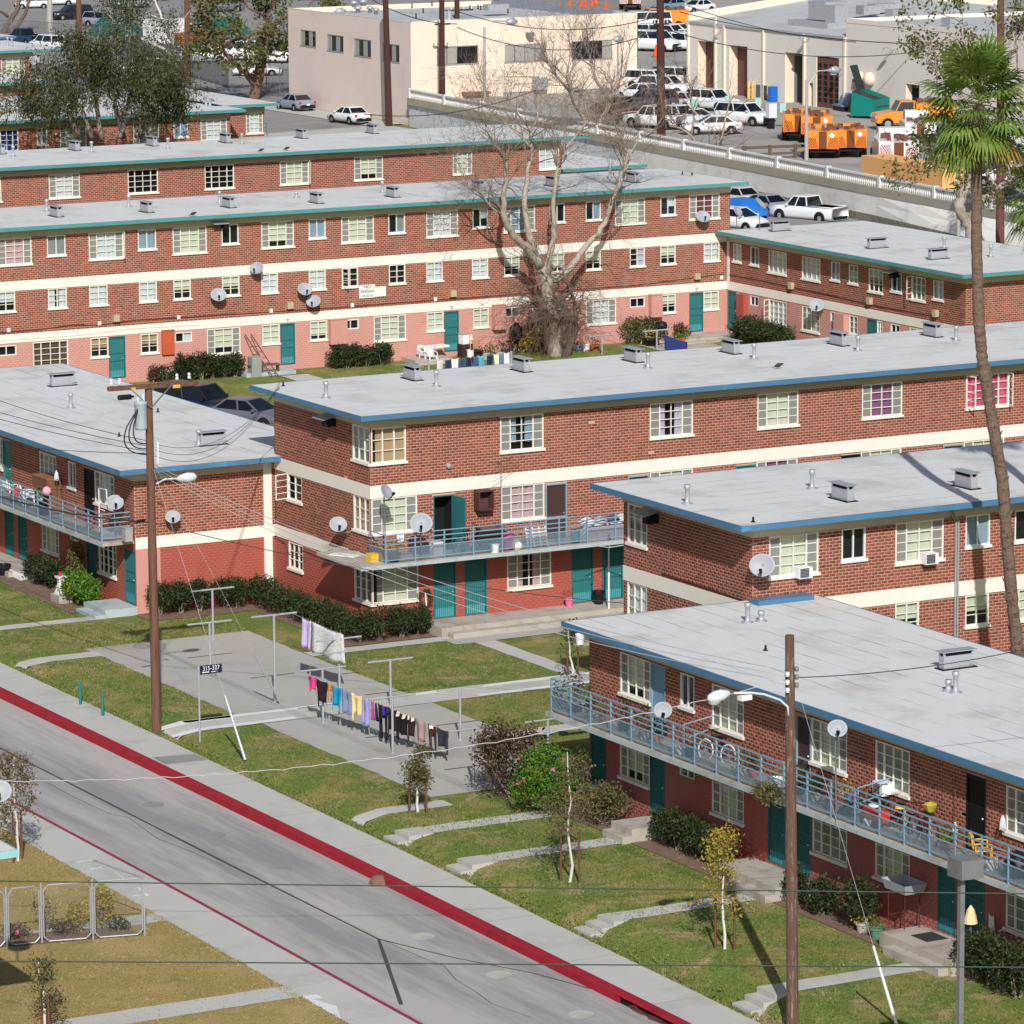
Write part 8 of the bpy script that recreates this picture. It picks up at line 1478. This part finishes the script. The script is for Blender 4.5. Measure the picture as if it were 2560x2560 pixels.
for a in ((2133, 2151, 207, 215, 'grey'), (2152, 2162, 209, 215, 'dark'), (2264, 2299, 208, 215, 'dark')): wdoor(f2, *a)
f2.walls([(-.3, zE2, M_wh)]); W2.part(MB().bx(XW-.02, XW+40, yC, yBk-.01, YZ+zE2-.35, YZ+zE2-.3), 'roof', M_rg); W2.part(MB().bx(XW+.001, XW+.25, yC, yBk-.01, YZ+zE2-.3, YZ+zE2).bx(XW+.25, XW+40, yBk-.25, yBk-.01, YZ, YZ+zE2), 'parapet', M_wh)
s_ = f2.s(2147, 3); p = PX(2147, 203, XW); f2.box('lintel', s_-.8, s_+.8, -.12, -.002, p[2]-YZ-.1, p[2]-YZ+.15, mat('canopy_brown', (140, 90, 76)))
for px, py, r in ((2153, 192, .45), (2178, 198, .6)): p = PX(px, py, XW); MB().lathe([(r*.7, 0), (r, .1), (r*.9, .4), (r*.5, .6), (.05, .65)], 12).build('fan_cowl', M_whc, W2.E, f2.rel(-p[1], 0, p[2]-YZ), (0, -math.pi/2, 0), True)
for fq, px, py in ((fw_, 1810, 70), (fw_, 2025, 95), (f2, 2235, 125), (f2, 2105, 185)):
    p = PX(px, py, XW); MB().tube([(0, 0, 0), (-.7, .0, .25)], .04, 5).lathe([(.1, -.1), (.3, -.3), (.25, -.32)], 10, (-.8, 0, .3)).build('wall_lamp', M_galv, fq.b.E, tuple(p-fq.b.L))
for px, py, w_ in ((2250, 44, 2.2), (2210, 30, 2.5), (2380, 66, 1.2), (2170, 35, 1.6)): MB().bx(-w_/2, w_/2, -.6, .6, 0, .7).build('roof_unit', M_galv, W2.E, tuple(PZ(px, py, YZ+zE2-.28)-W2.L))
# farther sheds along the top
for i, (a, c, py0, py1, y, dpt, m, lb) in enumerate(((2215, 2440, 30, -30, 420, 30, mat('shed_blue', (186, 196, 206), .7), 'pale blue metal shed along the top right'), (2440, 2600, 22, -30, 445, 30, mat('shed_white', (232, 234, 236), .7), 'white industrial building in the top right corner'), (1960, 2200, 8, -35, 430, 20, M_whc, 'cream wall beyond the warehouse roof'))):
    p0, p1 = PY(a, py0, y), PY(c, py0, y); zt = PY(a, py1, y)[2]; zb = YZ if i < 3 else SZ; t = thing('industrial_shed', lb, 'building', (p0[0], y, zb)); MB().bx(0, p1[0]-p0[0], 0, dpt, -.0, zt-zb).build('wall', m, t); MB().bx(-.2, p1[0]-p0[0]+.2, -.2, dpt+.2, zt-zb, zt-zb+.2).build('roof', M_rg, t)
    if i < 3:
        sd = MB()
        for k in range(int((p1[0]-p0[0])/1.2)): sd.bx(k*1.2, k*1.2+.06, -.05, -.002, 0, zt-zb-.02)
        sd.build('standing_seam', m, t)['kind'] = 'stuff'
# service trucks
OR = paint('orange', (238, 150, 56)); M_chev = mat('chevron_red', (206, 52, 38), .5)
def service_truck(label, pos, hd, P, chev=True, grp='orange service trucks', hgt=2.0):
    t = thing('service_truck', label, 'truck', tuple(pos), R_(hd), grp)
    MB().bx(-3.2, -.2, -1.15, 1.15, .75, hgt).bx(-3.2, -.2, -1.18, -.5, hgt, hgt+.06).bx(-3.2, -.2, .5, 1.18, hgt, hgt+.06).build('service_body', P, t); MB().bx(-3.25, -3.2, -.28, .28, .75, hgt-.02).build('rear_gap', mat('gap_brown', (120, 70, 40)), t)
    V = []
    for x, w_, zt in ((2.9, .8, 1.0), (2.8, 1.0, 1.25), (1.7, 1.05, 1.4), (1.3, 1.05, 1.45), (-.2, 1.05, 1.45)):
        V += [(x, -w_, .55), (x, -w_, zt-.08), (x, -w_*.85, zt), (x, w_*.85, zt), (x, w_, zt-.08), (x, w_, .55)]
    MB().add(V, [(i*6+j, i*6+(j+1) % 6, (i+1)*6+(j+1) % 6, (i+1)*6+j) for i in range(4) for j in range(6)]+[tuple(range(6)), tuple(range(29, 23, -1))]).build('cab', P, t)
    MB().bx(-.1, .95, -.85, .85, 2.12, 2.2).tube([(1.35, -.9, 1.42), (.95, -.82, 2.15)], .05, 4).tube([(1.35, .9, 1.42), (.95, .82, 2.15)], .05, 4).bx(-.15, -.05, -.85, .85, 1.42, 2.15).build('cab_roof', P, t)
    MB().add([(1.36, -.88, 1.44), (1.36, .88, 1.44), (.97, .8, 2.13), (.97, -.8, 2.13)], [(0, 1, 2, 3)]).build('windscreen', M_carglass, t)
    for s_ in (-1, 1): MB().add([(-.05, s_*.92, 1.44), (1.3, s_*.92, 1.44), (.93, s_*.83, 2.13), (-.05, s_*.84, 2.13)], [(0, 1, 2, 3)]).build('side_window', M_carglass, t)
    for x, dw in ((2.0, .0), (-2.0, .12)):
        for s_ in (-1, 1):
            w_ = MB().lathe([(.25, -.14-dw), (.46, -.14-dw), (.48, 0), (.46, .14+dw), (.25, .14+dw)], 16).build('wheel', M_rubber, t, (x, s_*.95, .48), (math.pi/2, 0, 0)); MB().lathe([(.05, -.17-dw), (.26, -.15-dw), (.26, .15+dw), (.05, .17+dw)], 12).build('rim', M_chrome, w_)
    if chev:
        for s_ in (-1, 1):
            g = MB()
            for k in range(8):
                y0 = k*.14-.25; P4 = []
                for (y, z) in ((y0, 0), (y0+.07, 0), (y0+.07+.5, .75), (y0+.5, .75)): P4.append((y, z))
                clip = [(min(max(y, 0), .8), z if 0 <= y <= .8 else z) for y, z in P4]
                if max(q_[0] for q_ in clip)-min(q_[0] for q_ in clip) > .03: g.add([(-3.206, s_*(.3+y), .8+z) for y, z in clip], [(0, 1, 2, 3), (3, 2, 1, 0)])
            g.build('chevron', M_chev, t)
        MB().ob((-3.21, -.65, hgt-.3), (.01, .3, .3), 0, rx=math.pi/4).build('warning_diamond', M_plw, t)
    for s_ in (-1, 1): MB().ob((-3.22, s_*1.05, .72), (.05, .16, .1)).build('taillight', M_lampr, t); MB().ob((2.88, s_*.75, 1.0), (.06, .3, .18)).build('headlight', M_lamph, t)
    tb = MB(); rng = np.random.default_rng(int(abs(pos[0]*7)))
    for k in range(9): tb.ob((-3+.3*k, rng.uniform(-.9, .9), hgt+.15), (rng.uniform(.15, .5), rng.uniform(.15, .5), rng.uniform(.15, .4)))
    tb.build('tool_load', mat('tools_rusty', (120, 76, 60), .8, .3), t); MB().bx(-3.2, 2.6, -.9, .9, .5, .6).build('chassis', M_black, t); return t
for px, py, hd, c, lb in ((1985, 345, 58, OR, 'orange service truck with striped doors left of the street light'), (2030, 350, 58, OR, 'orange service truck half behind the street light pole'), (2045, 388, 58, OR, 'orange service truck with faded stripes in the front row'), (2110, 385, 60, OR, 'orange service truck nearest the white truck')):
    service_truck(lb, PZ(px+10, py, YZ), hd, c)
service_truck('yellow orange utility truck parked by the dumpster', PZ(2275, 322, YZ), 160, OR, False); service_truck('white utility truck with grey tailgate and tool racks', PZ(2232, 418, YZ), 62, paint('white', WH), True, None, 1.7).scale = (1.25, 1.2, 1.25); service_truck('white flat utility truck behind the grey tailgate truck', PZ(2290, 350, YZ), 62, paint('white', WH), False, None, 1.5)
service_truck('orange truck in the far row behind the tall pole', PZ(1640, 75, YZ), 170, OR, False, None); service_truck('white truck with red warning panel along the top edge', PZ(1575, 22, YZ), 60, paint('white', WH), True, None)
# dumpster, barrels, cones, seats, signs, container
p = PZ(2175, 293, YZ); t = thing('dumpster', 'green dumpster with one black lid standing open by the warehouse', 'dumpster', tuple(p), R_(32)); mg = mat('dumpster_green', (16, 128, 116), .5, .08)
MB().add([(-1.5, -1, .2), (1.5, -1, .2), (1.5, 1, .2), (-1.5, 1, .2), (-1.5, -1, 1.5), (1.5, -1, 1.5), (1.5, .9, 2.1), (-1.5, .9, 2.1)], [(0, 3, 2, 1), (0, 1, 5, 4), (1, 2, 6, 5), (2, 3, 7, 6), (3, 0, 4, 7)]).build('bin', mg, t); MB().bx(-1.2, 1.2, -1.12, -1.0, .95, 1.08).bx(1.5, 1.62, -.6, .6, .95, 1.1).build('lifting_rib', mg, t)
MB().add([(-1.5, -1.02, 1.52), (0, -1.02, 1.52), (0, .9, 2.13), (-1.5, .9, 2.13)], [(0, 1, 2, 3)]).build('lid', M_black, t); MB().ob((.85, 1.5, 3.0), (1.3, .06, 2.1), 0, rx=-.35).build('open_lid', mat('lid_dark', (44, 54, 58)), t)
for x in (-1.2, 1.2):
    for y in (-.8, .8): MB().lathe([(.12, -.05), (.12, .05)], 10).build('caster', M_rubber, t, (x, y, .12), (math.pi/2, 0, 0))
p = PZ(1932, 254, YZ); t = lat('barrel', 'bright blue drum beside the open warehouse door', 'barrel', [(.3, 0), (.33, .05), (.33, .3), (.35, .33), (.33, .36), (.33, .65), (.35, .68), (.33, .71), (.33, .98), (.3, 1.0), (.02, 1.0)], p, mat('drum_blue', (30, 104, 196), .4), 16); t.scale = (1.3, 1.3, 1.25)
for px, py, c, h, lb in ((1872, 247, (230, 196, 120), 1.4, 'left pale yellow bollard by the warehouse door'), (1882, 247, (230, 196, 120), 1.4, 'right pale yellow bollard by the warehouse door'), (1957, 254, (236, 210, 150), 1.9, 'yellow bollard at the jamb of the open door'), (2256, 265, (236, 200, 120), 1.4, 'yellow bollard at the dark doorway')): lat('bollard', lb, 'bollard', [(.14, 0), (.14, h), (.1, h+.06), (.01, h+.07)], PZ(px, py, YZ), mat('bollard_yellow%d' % px, c, .6), 10, 'yellow bollards at the warehouse')
for px, py, c, lb in ((1903, 248, (86, 92, 110), 'slate waste bin by the downpipe'), (1918, 250, (60, 64, 66), 'dark waste bin with grey lid by the blue drum')): box_thing('waste_bin', lb, 'bin', PZ(px, py, YZ), (.6, .6, 1.2), mat('bin%d' % px, c), .3, M_galv)
for px, py, w_, lb in ((1787, 222, 1.5, 'grey machine cabinet between the brown doors'), (1860, 235, 1.2, 'tall grey cage beside the second brown door')): box_thing('machine_cabinet', lb, 'cabinet', PZ(px, py, YZ), (w_, 1, 2.4), mat('cabinet_grey', (140, 142, 142)), .4, M_galv)
t = thing('seat_row', 'three old blue bus seats standing by the warehouse wall', 'seats', tuple(PZ(2100, 277, YZ)), R_(-100)); sb = mat('seat_blue', (110, 132, 158), .6)
for i in range(3): MB().ob((i*.62-.6, 0, .45), (.56, .6, .14), 0).build('seat', sb, t); MB().ob((i*.62-.6, .42, .95), (.56, .14, 1.0), 0, rx=-.3).build('backrest', sb, t)
MB().bx(-.95, .95, -.2, .3, 0, .38).build('frame', M_black, t)
for px, py, lb in ((1737, 310, 'leftmost pale green sign in the yard'), (1820, 300, 'pale green sign left of the white suv'), (1895, 305, 'pale green sign at the nose of the white suv'), (1957, 320, 'pale green sign nearest the orange trucks')):
    p = PZ(px, py, YZ); t = thing('yard_sign', lb, 'sign', tuple(p), 0, 'pale green yard signs'); MB().tube([(0, 0, 0), (0, 0, 1.6)], .03, 6).build('post', M_steel, t); MB().bx(-.28, .28, -.02, .02, 1.2, 1.9).build('panel', mat('sign_mint', (176, 218, 204), .5), t)
p = PZ(1928, 322, YZ); t = thing('parking_meter', 'pale box on a black post in the yard', 'meter', tuple(p)); MB().ob((0, 0, .45), (.4, .4, .9)).build('post', M_black, t); MB().ob((0, 0, 1.4), (.7, .5, 1.1)).build('cabinet', M_lampw, t)
for i, (px, py) in enumerate(((1640, 142), (1465, 20), (1480, 24), (1515, 27), (1453, 20), (1425, 18), (1490, 12))):
    p = PZ(px, py, YZ if i == 0 else YZ); t = thing('traffic_cone', ('single orange cone standing left of the tall pole' if i == 0 else 'orange cone in the row along the top edge, '+('first', 'second', 'third', 'fourth', 'fifth', 'sixth')[i-1]+' counted nearest first'), 'cone', tuple(p), 0, None if i == 0 else 'orange cones along the top edge'); MB().lathe([(.3, .04), (.06, 1.1), (.02, 1.12)], 10).build('cone', mat('cone_orange', (240, 96, 50)), t); MB().bx(-.34, .34, -.34, .34, 0, .04).build('base', M_black, t); MB().lathe([(.205, .42), (.15, .66)], 10, cap=False).build('collar', M_plw, t, scale=None) if False else MB().lathe([(.21, .42), (.152, .66)], 10, cap=False).build('collar', M_plw, t)
t = thing('container', 'long faded orange container along the balustrade at right', 'container', tuple(PZ(2290, 455, YZ)), math.atan2(wd[1], wd[0])); mo = mat('container_orange', (246, 186, 120), .7, .05); MB().bx(-6, 5.5, -1.0, 1.2, .1, 1.35).build('body', mo, t); cr = MB()
for k in range(27): cr.bx(-5.8+k*.41, -5.6+k*.41, 1.2, 1.24, .2, 1.3)
cr.build('corrugation', mo, t)['kind'] = 'stuff'; t2 = thing('lumber_stack', 'stack of orange and brown crates behind the container', 'crates', tuple(PZ(2365, 432, YZ)), .4)
for k in range(6): MB().ob((RN.uniform(-1.5, 1.5), RN.uniform(-.6, .6), .4+.45*(k % 3)), (1.6, 1.2, .42), RN.uniform(-.1, .1)).build('crate', mo if k % 2 else mat('crate_brown', (120, 84, 60)), t2)
t = thing('guard_rail', 'dark wooden guard rail behind the balustrade before the orange trucks', 'railing', tuple(PZ(1985, 395, YZ)), R_(-10)); MB().bx(-4, 4, -.05, .05, .75, .95).bx(-4, 4, -.05, .05, .3, .45).build('rail', BK['dark'], t)
for k in range(5): MB().bx(-3.9+k*1.95, -3.7+k*1.95, -.08, .08, 0, 1.0).build('post', BK['dark'], t)
# far poles and street lamps
def fpole(label, px, y_base, py_base, py_top, r, arms=(), z=SZ, m=None):
    b = PZ(px[1], py_base, z); top = PY(px[0], py_top, b[1]); t = thing('utility_pole', label, 'utility pole', tuple(b), 0, 'dark wooden poles in the distance'); MB().tube([(0, 0, -.2), tuple(top-b)], [r*1.15, r*.85], 10).build('pole', m or M_poled, t)
    for py, w_ in arms: c = PY(px[0], py, b[1])-b; MB().ob((c[0], -.15, c[2]), (w_, .12, .14)).build('crossarm', m or M_poled, t); [MB().lathe([(.06, 0), (.04, .15), (.06, .2), (.03, .3)], 6).build('insulator', M_lampw, t, (c[0]+w_*k/2, -.15, c[2]+.07)) for k in (-.9, -.4, .4, .9)]
    return b, t
FP = [fpole('dark pole in front of the corner of the beige building', (962, 973), 0, 318, -60, .26), fpole('left of a close pair of dark poles before the cream building', (1104, 1106), 0, 318, -60, .24, ((60, 1.4),)), fpole('right of a close pair of dark poles before the cream building', (1142, 1144), 0, 285, -60, .24, ((70, 4.2), (25, 3.0), (-20, 3.4))), fpole('short reddish pole in front of the cream building', (1386, 1388), 0, 277, 51, .2, m=mat('pole_red', (136, 78, 62), .9, .15)), fpole('tall dark pole at the end of the mural wall', (1650, 1654), 0, 442, -60, .3, ((60, 1.2),)), fpole('reddish brown pole right of the palm trunk', (2502, 2500), 0, 655, -60, .24, m=mat('pole_redbrown', (112, 74, 70), .9, .15)), fpole('brown pole behind the dark leafy tree, upper left', (196, 198), 0, 190, -60, .26, m=M_pole), fpole('brown pole beside the white trunked tree', (466, 470), 0, 208, -60, .26, m=M_pole)]
tr = FP[2][1]; c = PY(1142, 30, FP[2][0][1])-FP[2][0]
for dx in (-1.4, -.9): MB().lathe([(.25, -.5), (.26, .4), (.1, .5)], 10).build('transformer', M_galv, tr, (c[0]+dx, -.3, c[2]-.3))
def slamp(label, px, py_base, py_top, hx_, hy_, z, r=.12):
    b = PZ(px, py_base, z); top = PY(px, py_top, b[1])-b; hd_ = PY(hx_, hy_, b[1])-b; t = thing('street_lamp', label, 'street light', tuple(b), 0, 'grey street lamps in the distance'); MB().tube([(0, 0, 0), tuple(top)], [r*1.3, r*.8], 8).build('post', mat('lamp_concrete', (178, 176, 170)), t)
    MB().tube([tuple(top-np.array((0, 0, .5))), tuple(top*.6+hd_*.4+np.array((0, 0, .35))), tuple(hd_)], .06, 6).build('arm', M_galv, t); MB().lathe([(.05, -.5), (.25, -.2), (.3, .2), (.1, .55)], 10).build('lamp_head', M_galv, t, tuple(hd_), (0, math.pi/2, 0), True); return t
t = slamp('grey street lamp with street name sign before the beige wall', 903, 275, 45, 850, 28, SZ); p = PY(920, 205, t.location[1]); MB().bx(-.6, 1.0, -.03, .03, -.22, .22).build('street_sign', mat('street_sign_blue', (40, 90, 160)), t, tuple(np.array(p)-np.array(t.location))); p = PY(903, 228, t.location[1]); MB().bx(-.35, .35, -.2, -.16, -.5, .5).build('notice', M_plw, t, tuple(np.array(p)-np.array(t.location)))
slamp('grey street lamp with long arm in front of the cream building', 1211, 275, 68, 1278, 54, YZ); slamp('grey street lamp among the orange trucks', 2016, 400, 200, 2085, 175, YZ); slamp('plain grey post before the right end of the cream building', 1545, 330, 100, 1545, 98, SZ, .1); slamp('grey lamp post rising at the left end of the dark suv', 124, 100, -60, 160, -80, SZ, .3); slamp('slim grey post at the foot of the crooked sycamore', 2396, 655, 395, 2396, 393, .3, .1); slamp('slim grey post right of the reddish brown pole', 2522, 500, 330, 2522, 328, YZ, .1)
# wires in the distance
for i, (a, c, sg) in enumerate((((900, -20), (1142, 60), .6), ((1142, 28), (1650, 40), 1.2), ((1142, 68), (1650, 75), 1.6), ((1700, 30), (2300, 110), .5), ((1720, 15), (2140, 105), .5), ((1653, 70), (2502, 85), 2.0), ((910, 285), (1340, 225), .8), ((2300, 102), (2600, 60), .4))):
    wire('overhead_wire', ('dark wire from the top edge to the paired poles', 'upper wire from the paired poles to the tall dark pole', 'lower wire from the paired poles to the tall dark pole', 'wire slanting along the warehouse eave', 'second wire slanting along the warehouse eave', 'long sagging wire from the tall dark pole to the right', 'low wire across the mural wall', 'wire rising to the right behind the palm crown')[i], PY(a[0], a[1], 300), PY(c[0], c[1], 290 if i != 3 else 250), sg, .035, M_wire, 'wires in the distance')
# fences in the top left
def fence(label, pts, h, z, m=M_privacy, post=.05):
    t = thing('fence', label, 'fence', tuple(pts[0])); o_ = np.array(pts[0])
    for a, c in zip(pts[:-1], pts[1:]):
        a, c = np.array(a)-o_, np.array(c)-o_; L = np.linalg.norm(c-a); n = max(1, int(L/2.6)); 
        for i in range(n):
            u, v = a+(c-a)*i/n, a+(c-a)*(i+1)/n; MB().add([tuple(u), tuple(v), (v[0], v[1], v[2]+h), (u[0], u[1], u[2]+h)], [(0, 1, 2, 3)]).build('fence_panel', m, t); MB().tube([tuple(u), (u[0], u[1], u[2]+h+.1)], post, 6).build('fence_post', M_steel, t)
        MB().tube([tuple(a+np.array((0, 0, h))), tuple(c+np.array((0, 0, h)))], .03, 5).build('top_rail', M_steel, t)
    return t
Pz = lambda px, py: PZ(px, py, SZ)
fence('dark privacy fence running behind the white trunked tree', [Pz(300, 150), Pz(400, 170), Pz(480, 195), Pz(572, 222)], 2.4, SZ); fence('chain link gate beside the beige wall', [Pz(666, 240), Pz(700, 244), Pz(726, 248)], 2.6, SZ, mesh_mat('gate_mesh', (120, 122, 124), .35)); fence('grey chain link fence in front of the black suv', [Pz(-20, 95), Pz(80, 100), Pz(200, 110), Pz(300, 118)], 2.0, SZ, mesh_mat('fence_mesh', (120, 122, 124), .3))
box_thing('shipping_container', 'white container box beside the white trunked tree', 'container', Pz(415, 108), (4.2, 2.4, 2.5), M_plw, .2, M_plw); 
for i, (px, py, c) in enumerate(((455, 112, (190, 110, 66)), (485, 108, (120, 80, 60)), (510, 100, (200, 106, 70)), (540, 104, (110, 76, 60)))):
    t = thing('pallet_stack', ('orange', 'brown', 'reddish', 'dark brown')[i]+' stack of pallets behind the privacy fence', 'pallets', tuple(Pz(px, py)), .2, 'stacks of pallets')
    for k in range(6): MB().bx(-.9, .9, -.7, .7, k*.22, k*.22+.14).build('pallet', mat('pallet%d' % i, c, .9, .2), t)
tag(MB().add([(-3, -1.5, 0), (3, -1.5, 0), (3, 1.5, 0), (-3, 1.5, 0), (-1.4, 0, 2.2), (1.4, 0, 2.0)], [(0, 1, 5, 4), (1, 2, 5), (2, 3, 4, 5), (3, 0, 4)]).build('tarpaulin', mat('tarp_green', (40, 92, 84), .7), None, tuple(Pz(290, 86))), 'dark green tarpaulin heap beside the silver blue suv', 'tarpaulin'); tag(MB().add([(-3, -1.5, 0), (3, -1.5, 0), (3, 1.5, 0), (-3, 1.5, 0), (-1.4, 0, 2.2), (1.4, 0, 1.8)], [(0, 1, 5, 4), (1, 2, 5), (2, 3, 4, 5), (3, 0, 4)]).build('tarpaulin', mat('tarp_green', (40, 92, 84), .7), None, tuple(Pz(565, 88))), 'green tarpaulin tent behind the leafy sycamore', 'tarpaulin')
o = MB(); 
for i in range(5): o.bx(-.05, .05, i*.9-.05, i*.9+.05, 0, 1.0)
for z in (.3, .6, .95): o.bx(-.03, .03, 0, 3.6, z-.03, z+.03)
tag(o.build('stair_railing', M_teal, None, tuple(PZ(668, 338, 1.3))), 'teal railing at the end of the upper left block', 'railing')
structure(quad('far_sidewalk', ((169.3, 331), (172.7, 331), (172.7, 353), (169.3, 353)), .1, M_walk, 2)); structure(quad('far_sidewalk', ((150, 322), (171, 326), (171, 331), (146, 327)), .1, M_walk, 2))
